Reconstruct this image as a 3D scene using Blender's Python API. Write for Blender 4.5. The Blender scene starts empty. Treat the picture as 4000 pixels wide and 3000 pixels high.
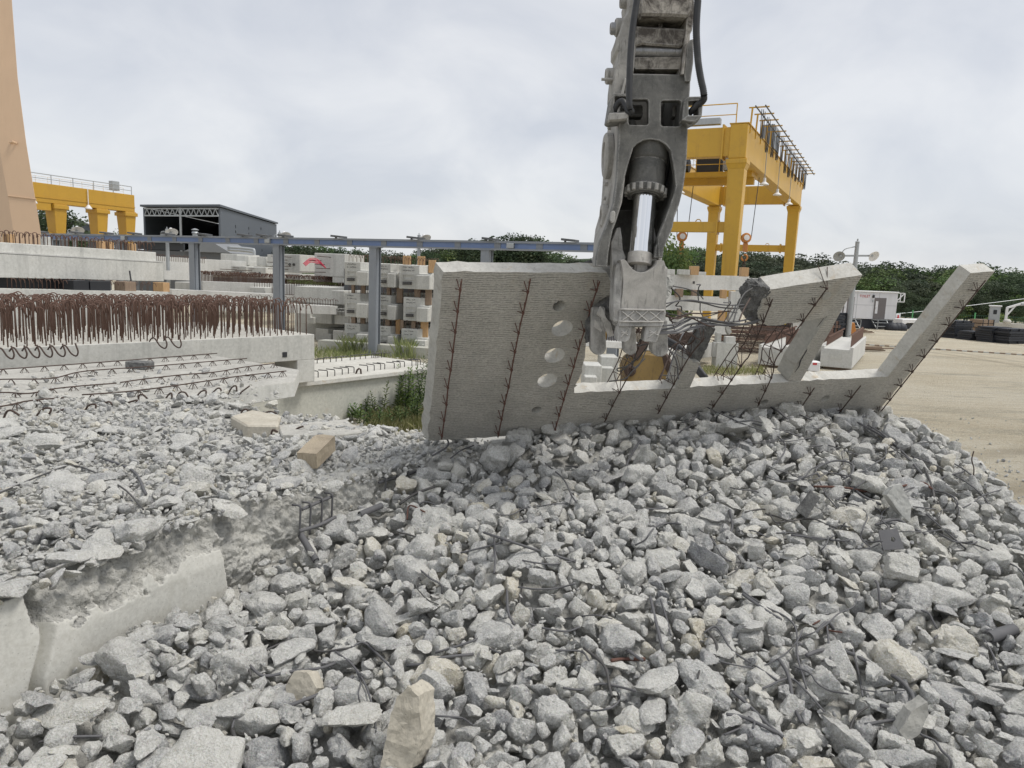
import bpy, bmesh, math, random
import numpy as np
from mathutils import Vector, Matrix, Euler, noise as mnoise
from mathutils.geometry import tessellate_polygon

scene = bpy.context.scene
COL = scene.collection
R = math.radians
random.seed(7)
rng = np.random.default_rng(11)

# ------------------------------------------------------------------ camera
CAM = Vector((0, 0, 4.1))
FPX = 2900.0                       # focal length in photograph pixels (4000 wide)
PITCH, ROLL = R(8.5), R(2.14)
c_f = Vector((0, math.cos(PITCH), -math.sin(PITCH)))
_u0 = Vector((0, math.sin(PITCH), math.cos(PITCH)))
_r0 = Vector((1, 0, 0))
c_r = _r0 * math.cos(ROLL) + _u0 * math.sin(ROLL)
c_u = -_r0 * math.sin(ROLL) + _u0 * math.cos(ROLL)
cam_d = bpy.data.cameras.new('camera')
cam = bpy.data.objects.new('camera', cam_d)
COL.objects.link(cam)
m = Matrix((c_r, c_u, -c_f)).transposed().to_4x4()
m.translation = CAM
cam.matrix_world = m
cam_d.sensor_width = 36
cam_d.lens = FPX / 4000 * 36
cam_d.clip_end = 3000
cam_d.clip_start = 0.05
scene.camera = cam

# ------------------------------------------------------------------ sky, sun, exposure
SUN_EL, SUN_AZ = R(60), R(98)     # azimuth from +Y towards +X
w = bpy.data.worlds.new('World')
scene.world = w
w.use_nodes = True
nt = w.node_tree
nt.nodes.clear()
def wn(t, **k):
    n = nt.nodes.new(t)
    for a, b in k.items():
        setattr(n, a, b)
    return n
sky = wn('ShaderNodeTexSky', sky_type='NISHITA', sun_disc=False, sun_elevation=SUN_EL, sun_rotation=SUN_AZ)
tc = wn('ShaderNodeTexCoord')
sep = wn('ShaderNodeSeparateXYZ')
nt.links.new(tc.outputs['Generated'], sep.inputs[0])
# project the direction onto a cloud layer so that clouds flatten towards the horizon
mx = wn('ShaderNodeMath', operation='MAXIMUM'); mx.inputs[1].default_value = 0.0
nt.links.new(sep.outputs['Z'], mx.inputs[0])
ad = wn('ShaderNodeMath', operation='ADD'); ad.inputs[1].default_value = 0.55
nt.links.new(mx.outputs[0], ad.inputs[0])
dv = wn('ShaderNodeVectorMath', operation='DIVIDE')
cmb = wn('ShaderNodeCombineXYZ')
for i in range(3):
    nt.links.new(ad.outputs[0], cmb.inputs[i])
nt.links.new(tc.outputs['Generated'], dv.inputs[0])
nt.links.new(cmb.outputs[0], dv.inputs[1])
n1 = wn('ShaderNodeTexNoise'); n1.inputs['Scale'].default_value = 3.0; n1.inputs['Detail'].default_value = 8
n1.inputs['Roughness'].default_value = .52; n1.inputs['Distortion'].default_value = .5
nt.links.new(dv.outputs[0], n1.inputs['Vector'])
cr = wn('ShaderNodeValToRGB')
e = cr.color_ramp.elements
e[0].position = .36; e[0].color = (.388, .403, .436, 1)
e[1].position = .63; e[1].color = (.495, .50, .512, 1)
nt.links.new(n1.outputs['Fac'], cr.inputs[0])
sc = wn('ShaderNodeVectorMath', operation='SCALE'); sc.inputs['Scale'].default_value = 10.0
nt.links.new(cr.outputs[0], sc.inputs[0])
mixc = wn('ShaderNodeMix', data_type='RGBA'); mixc.inputs['Factor'].default_value = .9
nt.links.new(sky.outputs[0], mixc.inputs['A'])
nt.links.new(sc.outputs[0], mixc.inputs['B'])
bg = wn('ShaderNodeBackground'); bg.inputs['Strength'].default_value = .10
out = wn('ShaderNodeOutputWorld')
nt.links.new(mixc.outputs['Result'], bg.inputs['Color'])
nt.links.new(bg.outputs[0], out.inputs[0])

sun_d = bpy.data.lights.new('sun', 'SUN')
sun_d.energy = 1.5
sun_d.angle = R(18)
sun_d.color = (1, .96, .9)
sun = bpy.data.objects.new('sun', sun_d)
COL.objects.link(sun)
sdir = Vector((math.sin(SUN_AZ) * math.cos(SUN_EL), math.cos(SUN_AZ) * math.cos(SUN_EL), math.sin(SUN_EL)))
sun.rotation_euler = (-sdir).to_track_quat('-Z', 'Y').to_euler()
vs = scene.view_settings
vs.view_transform = 'Standard'; vs.look = 'None'; vs.exposure = 0.74; vs.gamma = 1; vs.use_curve_mapping = False

# ------------------------------------------------------------------ pixel -> place helpers
def D(px, py):
    return c_f + c_r * ((px - 2000) / FPX) - c_u * ((py - 1500) / FPX)
def Zp(px, py, d):                 # point at depth d along the viewing axis
    return CAM + D(px, py) * d
def G(px, py, z=0.0):              # point on the horizontal plane z
    v = D(px, py)
    return CAM + v * ((z - CAM.z) / v.z)
def PL(px, py, p0, n):
    v = D(px, py)
    return CAM + v * ((p0 - CAM).dot(n) / v.dot(n))
UP = Vector((0, 0, 1))
YS = Vector((.475, .88, 0)).normalized()      # the yard's two directions
YT = Vector((YS.y, -YS.x, 0))

# ------------------------------------------------------------------ object helpers
def tag(o, label=None, cat=None, group=None, kind=None):
    if label: o['label'] = label
    if cat: o['category'] = cat
    if group: o['group'] = group
    if kind: o['kind'] = kind
    return o
def thing(name, loc, label, cat, group=None, rotz=0):
    o = bpy.data.objects.new(name, None)
    o.empty_display_size = .1
    COL.objects.link(o)
    o.location = loc
    o.rotation_euler = (0, 0, rotz)
    return tag(o, label, cat, group)
def origin(o):
    v = Vector((0, 0, 0))
    while o is not None:
        v = v + o.location
        o = o.parent
    return v
class MB:
    """collects geometry, builds ONE mesh object"""
    def __init__(s):
        s.v = []; s.f = []; s.m = []; s.mi = 0; s.uv = None
    def add(s, vs_, fs, mi=None):
        b = len(s.v)
        s.v.extend([tuple(q) for q in vs_])
        for f in fs:
            s.f.append(tuple(i + b for i in f)); s.m.append(s.mi if mi is None else mi)
        return s
    def box(s, c, sx, sy, sz, ax=None, ay=None, az=None, mi=None):
        ax = Vector((1, 0, 0)) if ax is None else ax
        ay = Vector((0, 1, 0)) if ay is None else ay
        az = UP if az is None else az
        c = Vector(c)
        vv = [c + ax * (sx / 2 * i) + ay * (sy / 2 * j) + az * (sz / 2 * k) for k in (-1, 1) for i, j in ((-1, -1), (1, -1), (1, 1), (-1, 1))]
        fl = [(3, 2, 1, 0), (4, 5, 6, 7), (0, 1, 5, 4), (1, 2, 6, 5), (2, 3, 7, 6), (3, 0, 4, 7)]
        if ax.cross(ay).dot(az) < 0: fl = [tuple(reversed(f)) for f in fl]
        return s.add(vv, fl, mi)
    def beam(s, p0, p1, wd, ht, up=UP, w1=None, h1=None, mi=None):
        p0 = Vector(p0); p1 = Vector(p1)
        d = (p1 - p0).normalized()
        x = d.cross(up)
        if x.length < 1e-4: x = d.cross(Vector((0, 1, 0)))
        x.normalize(); y = x.cross(d).normalized()
        w1 = wd if w1 is None else w1; h1 = ht if h1 is None else h1
        vv = [p0 + x * (wd / 2 * i) + y * (ht / 2 * j) for i, j in ((-1, -1), (1, -1), (1, 1), (-1, 1))]
        vv += [p1 + x * (w1 / 2 * i) + y * (h1 / 2 * j) for i, j in ((-1, -1), (1, -1), (1, 1), (-1, 1))]
        return s.add(vv, [(0, 1, 2, 3), (7, 6, 5, 4), (4, 5, 1, 0), (5, 6, 2, 1), (6, 7, 3, 2), (7, 4, 0, 3)], mi)
    def tube(s, pts, r, seg=6, cap=True, mi=None):
        pts = [Vector(p) for p in pts]
        n = len(pts)
        vv = []; px = None
        for i, p in enumerate(pts):
            t = (pts[min(i + 1, n - 1)] - pts[max(i - 1, 0)])
            t = t.normalized() if t.length > 1e-9 else UP
            if px is None:
                a = UP if abs(t.z) < .9 else Vector((1, 0, 0))
                px = a.cross(t).normalized()
            else:
                px = (px - t * px.dot(t))
                px = px.normalized() if px.length > 1e-6 else t.orthogonal().normalized()
            py = t.cross(px)
            rr = r[i] if isinstance(r, (list, tuple)) else r
            for k in range(seg):
                a = 2 * math.pi * k / seg
                vv.append(p + px * (math.cos(a) * rr) + py * (math.sin(a) * rr))
        ff = []
        for i in range(n - 1):
            for k in range(seg):
                k2 = (k + 1) % seg
                ff.append((i * seg + k, i * seg + k2, (i + 1) * seg + k2, (i + 1) * seg + k))
        if cap:
            ff.append(tuple(reversed(range(seg)))); ff.append(tuple((n - 1) * seg + k for k in range(seg)))
        return s.add(vv, ff, mi)
    def cyl(s, p0, p1, r0, r1=None, seg=16, mi=None):
        return s.tube([p0, p1], [r0, r0 if r1 is None else r1], seg, True, mi)
    def lathe(s, c, axis, prof, seg=16, mi=None):       # prof: (radius, distance along axis)
        axis = axis.normalized()
        return s.tube_axis([(Vector(c) + axis * t, r_) for r_, t in prof], axis, seg, mi)
    def tube_axis(s, pr, axis, seg, mi=None):
        a = axis.orthogonal().normalized(); b = axis.cross(a)
        vv = []
        for p, r_ in pr:
            for k in range(seg):
                t = 2 * math.pi * k / seg
                vv.append(p + a * (math.cos(t) * r_) + b * (math.sin(t) * r_))
        ff = []
        for i in range(len(pr) - 1):
            for k in range(seg):
                k2 = (k + 1) % seg
                ff.append((i * seg + k, i * seg + k2, (i + 1) * seg + k2, (i + 1) * seg + k))
        ff.append(tuple(reversed(range(seg)))); ff.append(tuple((len(pr) - 1) * seg + k for k in range(seg)))
        return s.add(vv, ff, mi)
    def prism(s, poly, vec, holes=(), mi=None, mside=None, mback=None, mhole=None):
        """polygon (3D points), optional holes, extruded along vec"""
        vec = Vector(vec)
        loops = [[Vector(p) for p in poly]] + [[Vector(p) for p in h] for h in holes]
        flat = [p for l in loops for p in l]
        n = len(flat)
        tris = tessellate_polygon(loops)
        nrm = Vector((0, 0, 0))
        q = loops[0]
        for i in range(len(q)):
            nrm += (q[i] - q[0]).cross(q[(i + 1) % len(q)] - q[0])
        flip = nrm.dot(vec) > 0
        b = len(s.v)
        s.v.extend([tuple(p) for p in flat]); s.v.extend([tuple(p + vec) for p in flat])
        m0 = s.mi if mi is None else mi
        m1 = m0 if mside is None else mside
        m2 = m1 if mback is None else mback
        for t in tris:
            A, B_, C_ = (flat[i] for i in t)
            tn = (B_ - A).cross(C_ - A)
            if (tn.dot(vec) > 0): t = (t[0], t[2], t[1])
            s.f.append(tuple(i + b for i in t)); s.m.append(m0)
            s.f.append(tuple(i + b + n for i in reversed(t))); s.m.append(m2)
        o = 0
        for li, l in enumerate(loops):
            k = len(l)
            ln = Vector((0, 0, 0))
            for i in range(k): ln += (l[i] - l[0]).cross(l[(i + 1) % k] - l[0])
            rev = ln.dot(vec) > 0
            if li > 0: rev = not rev
            for i in range(k):
                a, c2 = b + o + i, b + o + (i + 1) % k
                f = (a, a + n, c2 + n, c2)
                if rev: f = tuple(reversed(f))
                s.f.append(f); s.m.append(m1 if li == 0 or mhole is None else mhole[li - 1])
            o += k
        return s
    def quad(s, a, b, c, d, mi=None):
        return s.add([a, b, c, d], [(0, 1, 2, 3)], mi)
    def build(s, name, mat, parent=None, smooth=False, bevel=0, at=None, uv=None, angle=40):
        off = origin(parent) if parent is not None else (Vector(at) if at is not None else Vector((0, 0, 0)))
        me = bpy.data.meshes.new(name)
        vs2 = [(q[0] - off.x, q[1] - off.y, q[2] - off.z) for q in s.v]
        me.from_pydata(vs2, [], s.f)
        mats = mat if isinstance(mat, (list, tuple)) else [mat]
        for mm in mats: me.materials.append(mm)
        if len(mats) > 1: me.polygons.foreach_set('material_index', s.m)
        if uv is not None:
            ul = me.uv_layers.new(name='UVMap')
            for l in me.loops:
                ul.data[l.index].uv = uv(Vector(s.v[l.vertex_index]))
        if smooth:
            me.polygons.foreach_set('use_smooth', [True] * len(me.polygons))
            if smooth != 'all':
                me.set_sharp_from_angle(angle=R(angle))
        me.update()
        o = bpy.data.objects.new(name, me)
        COL.objects.link(o)
        if parent is not None: o.parent = parent
        else: o.location = off
        if bevel:
            md = o.modifiers.new('bevel', 'BEVEL'); md.width = bevel; md.segments = 1; md.limit_method = 'ANGLE'; md.angle_limit = R(35)
        return o
def dup(o, loc=None, rotz=None, parent=None, label=None, scale=None):
    c = o.copy(); COL.objects.link(c)
    if parent is not None: c.parent = parent
    if loc is not None: c.location = loc
    if rotz is not None: c.rotation_euler.z = rotz
    if scale is not None: c.scale = scale
    if label: c['label'] = label
    for ch in o.children: dup(ch, parent=c)
    return c
def share(name, me, parent, loc=(0, 0, 0), rot=(0, 0, 0), scale=(1, 1, 1), world=True):
    """another object that shares a mesh; loc in world coordinates"""
    o = bpy.data.objects.new(name, me)
    COL.objects.link(o)
    if parent is not None:
        o.parent = parent
        loc = Vector(loc) - origin(parent)
    o.location = loc; o.rotation_euler = rot; o.scale = scale
    return o
def arc(c, a, b, r, t0, t1, n):
    return [c + a * (math.cos(t0 + (t1 - t0) * i / n) * r) + b * (math.sin(t0 + (t1 - t0) * i / n) * r) for i in range(n + 1)]
def spline(pts, n=6):
    """Catmull-Rom through the points"""
    pts = [Vector(p) for p in pts]
    if len(pts) < 3: return pts
    q = [pts[0] * 2 - pts[1]] + pts + [pts[-1] * 2 - pts[-2]]
    o = []
    for i in range(1, len(q) - 2):
        for k in range(n):
            t = k / n
            o.append(.5 * ((2 * q[i]) + (q[i + 1] - q[i - 1]) * t + (2 * q[i - 1] - 5 * q[i] + 4 * q[i + 1] - q[i + 2]) * t * t + (3 * q[i] - 3 * q[i + 1] + q[i + 2] - q[i - 1]) * t ** 3))
    o.append(pts[-1])
    return o
# ------------------------------------------------------------------ materials
class NT:
    def __init__(s, name):
        s.m = bpy.data.materials.new(name); s.m.use_nodes = True
        s.t = s.m.node_tree; s.b = s.t.nodes['Principled BSDF']
    def n(s, t, **k):
        q = s.t.nodes.new(t)
        for a, b in k.items():
            if a in q.inputs.keys(): q.inputs[a].default_value = b
            else: setattr(q, a, b)
        return q
    def l(s, a, b): s.t.links.new(a, b)
    def noise(s, scale, detail=4, rough=.6, vec=None, dist=0):
        q = s.n('ShaderNodeTexNoise', Scale=scale, Detail=detail, Roughness=rough, Distortion=dist)
        if vec is not None: s.l(vec, q.inputs['Vector'])
        return q.outputs['Fac']
    def ramp(s, fac, stops):
        q = s.n('ShaderNodeValToRGB'); el = q.color_ramp.elements
        while len(el) < len(stops): el.new(.5)
        for e_, (p, c) in zip(el, stops):
            e_.position = p; e_.color = (*c, 1) if len(c) == 3 else c
        s.l(fac, q.inputs[0]); return q.outputs[0]
    def mix(s, fac, a, b, mode='MIX'):
        q = s.n('ShaderNodeMix', data_type='RGBA', blend_type=mode)
        for k, v in (('Factor', fac), ('A', a), ('B', b)):
            if isinstance(v, (int, float)): q.inputs[k].default_value = v
            elif isinstance(v, tuple): q.inputs[k].default_value = (*v, 1) if len(v) == 3 else v
            else: s.l(v, q.inputs[k])
        return q.outputs['Result']
    def math(s, op, a, b=None):
        q = s.n('ShaderNodeMath', operation=op)
        for i, v in enumerate((a, b)):
            if v is None: continue
            if isinstance(v, (int, float)): q.inputs[i].default_value = v
            else: s.l(v, q.inputs[i])
        return q.outputs[0]
    def bump(s, h, strength=.3, dist=.01, nrm=None):
        q = s.n('ShaderNodeBump', Strength=strength, Distance=dist)
        s.l(h, q.inputs['Height'])
        if nrm is not None: s.l(nrm, q.inputs['Normal'])
        return q.outputs[0]
    def pos(s): return s.n('ShaderNodeNewGeometry').outputs['Position']
    def obj(s): return s.n('ShaderNodeTexCoord').outputs['Object']
    def rnd(s): return s.n('ShaderNodeObjectInfo').outputs['Random']
    def ocol(s):
        q = s.n('ShaderNodeSeparateColor'); s.l(s.n('ShaderNodeObjectInfo').outputs['Color'], q.inputs[0]); return q.outputs[0]
    def col(s, c): s.l(c, s.b.inputs['Base Color'])
    def set(s, **k):
        for a, v in k.items(): s.b.inputs[a.replace('_', ' ')].default_value = v
        return s

def concrete(name, dark, light, big=1.2, fine=40, stain=None, rough=.9, bump=.25, bdist=.004, rnd=0, drip=0):
    q = NT(name); p = q.pos()
    c = q.ramp(q.noise(big, 5, .65, p), [(.3, dark), (.7, light)])
    f = q.noise(fine, 4, .7, p)
    c = q.mix(.5, c, q.ramp(f, [(.25, (.35, .35, .35)), (.75, (.68, .68, .68))]), 'OVERLAY')
    if stain:
        c = q.mix(q.ramp(q.noise(big * 1.7, 6, .7, p, 1.0), [(.56, (0, 0, 0)), (.72, (.8, .8, .8))]), c, stain)
    if drip:
        mp = q.n('ShaderNodeMapping'); mp.inputs['Scale'].default_value = (3.5, 3.5, .25); q.l(p, mp.inputs[0])
        c = q.mix(q.ramp(q.noise(1.2, 4, .7, mp.outputs[0]), [(.5, (0, 0, 0)), (.75, (drip, drip, drip))]), c, (.20, .20, .185))
    # small pits
    v = q.n('ShaderNodeTexVoronoi', Scale=fine * .9); q.l(p, v.inputs['Vector'])
    pit = q.ramp(v.outputs['Distance'], [(.08, (1, 1, 1)), (.16, (0, 0, 0))])
    c = q.mix(q.math('MULTIPLY', pit, .35), c, (.14, .14, .13))
    if rnd:
        hv = q.n('ShaderNodeHueSaturation'); q.l(c, hv.inputs['Color'])
        q.l(q.math('ADD', q.math('MULTIPLY', q.rnd(), rnd), 1 - rnd / 2), hv.inputs['Value'])
        c = hv.outputs[0]
    q.col(c); q.set(Roughness=rough)
    q.b.inputs['Specular IOR Level'].default_value = .25
    h = q.math('ADD', f, q.math('MULTIPLY', pit, -.6))
    q.l(q.bump(h, bump, bdist), q.b.inputs['Normal'])
    return q.m

def paint(name, base, dirt=(.2, .17, .12), rough=.45, amt=.5, scale=3, metallic=0, fine=60):
    q = NT(name); p = q.pos()
    c = q.mix(.35, base, q.ramp(q.noise(scale * .5, 4, .6, p), [(.3, tuple(x * .8 for x in base)), (.7, tuple(min(1, x * 1.12) for x in base))]))
    mpd = q.n('ShaderNodeMapping'); mpd.inputs['Scale'].default_value = (1, 1, .1); q.l(p, mpd.inputs[0])
    c = q.mix(q.ramp(q.noise(scale * 2.2, 5, .7, mpd.outputs[0]), [(.55, (0, 0, 0)), (.78, (amt * .7, amt * .7, amt * .7))]), c, tuple(x * .75 for x in dirt))
    c = q.mix(q.ramp(q.noise(scale, 7, .75, p, .5), [(.52, (0, 0, 0)), (.8, (amt, amt, amt))]), c, dirt)
    q.col(c); q.set(Roughness=rough, Metallic=metallic)
    q.l(q.bump(q.noise(fine, 3, .6, p), .08, .002), q.b.inputs['Normal'])
    return q.m

# rubble: every chunk has its own tint (object random, or the 'tint' attribute in the joined mass)
def rubble_mat(name, attr):
    q = NT(name); p = q.pos()
    if attr:
        r = q.n('ShaderNodeAttribute', attribute_name='tint').outputs['Fac']
    else:
        r = q.ocol()
    base = q.ramp(r, [(0, (.39, .393, .395)), (.12, (.50, .50, .485)), (.55, (.575, .572, .545)), (.88, (.62, .613, .57)), (.975, (.64, .615, .54)), (1, (.65, .605, .50))])
    off = q.n('ShaderNodeVectorMath', operation='ADD'); q.l(p, off.inputs[0])
    cb = q.n('ShaderNodeCombineXYZ')
    for i, k in enumerate((37., 91., 53.)): q.l(q.math('MULTIPLY', r, k), cb.inputs[i])
    q.l(cb.outputs[0], off.inputs[1])
    v = off.outputs[0]
    n1_ = q.noise(9, 6, .7, v)
    n2_ = q.noise(70, 5, .75, v)
    c = q.mix(.7, base, q.ramp(n1_, [(.28, (.27, .275, .29)), (.5, (.5, .5, .5)), (.75, (.68, .675, .65))]), 'OVERLAY')
    c = q.mix(.8, c, q.ramp(n2_, [(.3, (.2, .2, .2)), (.7, (.78, .78, .78))]), 'OVERLAY')
    vo = q.n('ShaderNodeTexVoronoi', Scale=85); q.l(v, vo.inputs['Vector'])
    agg = q.ramp(vo.outputs['Distance'], [(.2, (1, 1, 1)), (.3, (0, 0, 0))])
    c = q.mix(q.math('MULTIPLY', agg, .3), c, vo.outputs['Color'], 'SOFT_LIGHT')
    # pale dust lies on what faces up
    nz = q.n('ShaderNodeSeparateXYZ'); q.l(q.n('ShaderNodeNewGeometry').outputs['Normal'], nz.inputs[0])
    d = q.math('MULTIPLY', q.ramp(nz.outputs['Z'], [(.35, (0, 0, 0)), (.95, (1, 1, 1))]), q.ramp(q.noise(6, 4, .6, p), [(.35, (0, 0, 0)), (.7, (.55, .55, .55))]))
    c = q.mix(d, c, (.66, .648, .595))
    q.col(c); q.set(Roughness=.95); q.b.inputs['Specular IOR Level'].default_value = .15
    h = q.math('ADD', q.math('MULTIPLY', n2_, .6), q.math('ADD', q.math('MULTIPLY', q.noise(25, 5, .7, v), 1.4), q.math('MULTIPLY', agg, .12)))
    q.l(q.bump(h, 1.0, .022), q.b.inputs['Normal'])
    return q.m
M = {}
M['rubble'] = rubble_mat('rubble', False)
M['rubble_mass'] = rubble_mat('rubble_mass', True)
M['dustbed'] = concrete('dust_bed', (.40, .398, .375), (.57, .56, .52), 2.5, 45, None, .95, 1.0, .025)
M['beam_old'] = concrete('beam_old', (.47, .467, .432), (.58, .57, .52), 1.6, 35, (.44, .43, .38), .9, .22, .004)
M['chipped'] = concrete('chipped', (.40, .397, .375), (.62, .61, .56), 4, 40, None, .95, 1.0, .03)
M['precast'] = concrete('precast', (.46, .462, .435), (.58, .575, .535), .8, 14, None, .85, .1, .004, .18, .35)
M['precast_white'] = concrete('precast_white', (.50, .50, .475), (.60, .595, .565), .7, 12, None, .85, .1, .004, .12, .25)
M['precast_top'] = concrete('precast_top', (.46, .445, .40), (.60, .585, .53), 1.2, 10, (.44, .42, .37), .95, .6, .012)
M['buff'] = concrete('buff', (.40, .37, .305), (.52, .485, .41), 3.5, 35, (.36, .31, .24), .9, .4, .008)
M['slab_dusty'] = concrete('slab_dusty', (.345, .338, .31), (.50, .487, .445), 2.4, 16, (.36, .35, .325), .95, .9, .02)
M['precast_green'] = concrete('precast_green', (.40, .405, .36), (.50, .495, .44), .7, 14, (.46, .40, .33), .9, .12, .004)
M['panel_edge'] = concrete('panel_edge', (.46, .45, .415), (.62, .61, .565), 3.2, 30, (.45, .36, .24), .9, .2, .004)
M['panel_side'] = concrete('panel_side', (.36, .355, .325), (.46, .45, .41), 3.2, 30, (.30, .28, .24), .9, .2, .004)
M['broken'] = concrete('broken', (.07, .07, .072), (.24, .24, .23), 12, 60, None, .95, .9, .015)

# broom-finished face of the panel: irregular grooves along its length (uv in metres)
q = NT('panel_face')
uvn = q.n('ShaderNodeTexCoord').outputs['UV']
mp = q.n('ShaderNodeMapping'); q.l(uvn, mp.inputs[0])
nz1 = q.n('ShaderNodeTexNoise', Scale=5, Detail=4); q.l(uvn, nz1.inputs['Vector'])
wob = q.math('MULTIPLY', q.math('SUBTRACT', nz1.outputs['Fac'], .5), .06)
sepu = q.n('ShaderNodeSeparateXYZ'); q.l(uvn, sepu.inputs[0])
yy = q.math('ADD', sepu.outputs['Y'], wob)
saw = q.math('FRACT', q.math('MULTIPLY', yy, 38.0))
line = q.ramp(saw, [(0, (0, 0, 0)), (.10, (.25, .25, .25)), (.24, (1, 1, 1)), (.85, (.75, .75, .75)), (1, (0, 0, 0))])
brk = q.ramp(q.noise(14, 4, .7, uvn), [(.42, (0, 0, 0)), (.55, (1, 1, 1))])
line2 = q.mix(brk, (.8, .8, .8), line)
gp = q.noise(42, 6, .8, uvn)
base = q.ramp(q.noise(2.2, 6, .65, uvn), [(.3, (.44, .425, .385)), (.7, (.57, .55, .50))])
base = q.mix(.6, base, q.ramp(gp, [(.3, (.22, .22, .22)), (.7, (.78, .78, .78))]), 'OVERLAY')
base = q.mix(q.math('MULTIPLY', q.math('SUBTRACT', 1.0, line2), .42), base, (.19, .18, .155))
mps = q.n('ShaderNodeMapping'); mps.inputs['Scale'].default_value = (.8, .18, 1); q.l(uvn, mps.inputs[0])
base = q.mix(q.ramp(q.noise(4, 5, .7, mps.outputs[0]), [(.57, (0, 0, 0)), (.74, (.35, .35, .35))]), base, (.41, .33, .23))
q.col(base); q.set(Roughness=.95); q.b.inputs['Specular IOR Level'].default_value = .15
q.l(q.bump(q.math('ADD', line2, q.math('MULTIPLY', gp, .6)), .8, .012), q.b.inputs['Normal'])
M['panel_face'] = q.m

M['rust'] = paint('rust', (.128, .074, .055), (.20, .14, .11), .85, .7, 9)
M['rust_dark'] = paint('rust_dark', (.075, .05, .04), (.03, .025, .022), .85, .7, 9)
M['rust_red'] = paint('rust_red', (.12, .058, .043), (.06, .035, .03), .85, .7, 14)
M['rebar_dust'] = paint('rebar_dust', (.125, .125, .13), (.21, .20, .195), .8, .6, 12, .2)
M['iron'] = paint('iron', (.07, .068, .066), (.14, .13, .12), .65, .7, 7)
M['yellow'] = paint('yellow', (.55, .325, .035), (.30, .165, .05), .45, .55, .9)
M['yellow_far'] = paint('yellow_far', (.48, .275, .03), (.36, .21, .05), .5, .5, .5)
M['yellow_worn'] = paint('yellow_worn', (.235, .155, .05), (.11, .08, .05), .7, 1.0, 7)
M['peach'] = paint('peach', (.64, .455, .30), (.50, .34, .21), .55, .3, .4)
M['blue'] = paint('blue', (.185, .26, .45), (.19, .22, .29), .5, .5, 1.5)
M['grey_paint'] = paint('grey_paint', (.24, .262, .29), (.2, .2, .2), .55, .4, 1.5)
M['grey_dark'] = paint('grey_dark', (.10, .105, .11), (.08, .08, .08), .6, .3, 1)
M['shed'] = paint('shed', (.10, .115, .135), (.11, .12, .135), .6, .4, .2)
M['shed_in'] = paint('shed_in', (.045, .048, .053), (.06, .06, .062), .8, .3, .3)  # shade inside the sheds put into the colour
M['shed_roof'] = paint('shed_roof', (.20, .21, .22), (.14, .14, .14), .6, .4, .3)
M['galv'] = paint('galv', (.40, .42, .43), (.28, .29, .29), .5, .5, 2, .4)
M['white'] = paint('white', (.74, .74, .74), (.55, .54, .5), .5, .3, 1)
M['cabin_wall'] = paint('cabin_wall', (.64, .64, .66), (.52, .52, .5), .5, .4, .7)
M['cabin_door'] = paint('cabin_door', (.145, .13, .13), (.1, .1, .1), .5, .3, 1)
M['red'] = paint('red', (.50, .05, .05), (.4, .05, .05), .5, .2, 1)
M['red_hose'] = paint('red_hose', (.62, .05, .10), (.45, .05, .08), .5, .2, 1)
M['yellow_hose'] = paint('yellow_hose', (.70, .55, .06), (.5, .4, .08), .5, .2, 1)
M['orange'] = paint('orange', (.50, .20, .045), (.5, .2, .06), .5, .3, 1)
M['black'] = paint('black', (.022, .024, .028), (.05, .05, .055), .55, .6, 3)
M['rubber'] = paint('rubber', (.028, .029, .031), (.10, .10, .098), .5, .6, 9)
M['mark'] = paint('mark', (.05, .05, .055), (.1, .1, .1), .9, .5, 6)
M['green_paint'] = paint('green_paint', (.10, .36, .14), (.12, .3, .15), .5, .3, 1)
M['fence_green'] = paint('fence_green', (.045, .12, .075), (.06, .12, .08), .6, .3, 1)
M['black_stack'] = paint('black_stack', (.022, .025, .033), (.05, .055, .065), .6, .5, 3)

# machine steel: grey paint under pale concrete dust, dust thicker where it can lie or splash
def machine(name, base, dust, lo, hi, rough=.6, metal=.0):
    q = NT(name); p = q.pos()
    c = q.mix(q.ramp(q.noise(5, 8, .72, p, .4), [(lo, (0, 0, 0)), (hi, (1, 1, 1))]), base, dust)
    sm = q.ramp(q.noise(45, 5, .7, p), [(.56, (0, 0, 0)), (.66, (.8, .8, .8))])
    c = q.mix(sm, c, tuple(min(1, x * 1.5 + .03) for x in base))
    mp = q.n('ShaderNodeMapping'); mp.inputs['Scale'].default_value = (1, 1, .12); q.l(p, mp.inputs[0])
    scr = q.ramp(q.noise(38, 3, .6, mp.outputs[0]), [(.58, (0, 0, 0)), (.66, (.7, .7, .7))])
    c = q.mix(scr, c, tuple(x * .45 for x in dust))
    bv = q.n('ShaderNodeBevel', samples=4); bv.inputs['Radius'].default_value = .018
    dt = q.n('ShaderNodeVectorMath', operation='DOT_PRODUCT'); q.l(bv.outputs[0], dt.inputs[0]); q.l(q.n('ShaderNodeNewGeometry').outputs['Normal'], dt.inputs[1])
    em = q.math('MULTIPLY', q.ramp(dt.outputs['Value'], [(.90, (1, 1, 1)), (.985, (0, 0, 0))]), q.ramp(q.noise(14, 5, .7, p), [(.4, (.1, .1, .1)), (.6, (.85, .85, .85))]))
    c = q.mix(em, c, (.46, .45, .43))
    q.col(c); q.set(Roughness=rough, Metallic=metal)
    h = q.math('ADD', q.noise(30, 6, .7, p), q.math('MULTIPLY', q.noise(120, 3, .6, p), .4))
    q.l(q.bump(h, .35, .008), q.b.inputs['Normal'])
    return q.m
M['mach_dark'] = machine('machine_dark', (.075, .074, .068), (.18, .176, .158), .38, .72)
M['mach_dusty'] = machine('machine_dusty', (.20, .195, .18), (.40, .385, .355), .3, .62, .85)
M['mach_jaw'] = machine('machine_jaw', (.31, .295, .272), (.52, .50, .46), .33, .62, .7)
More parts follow.
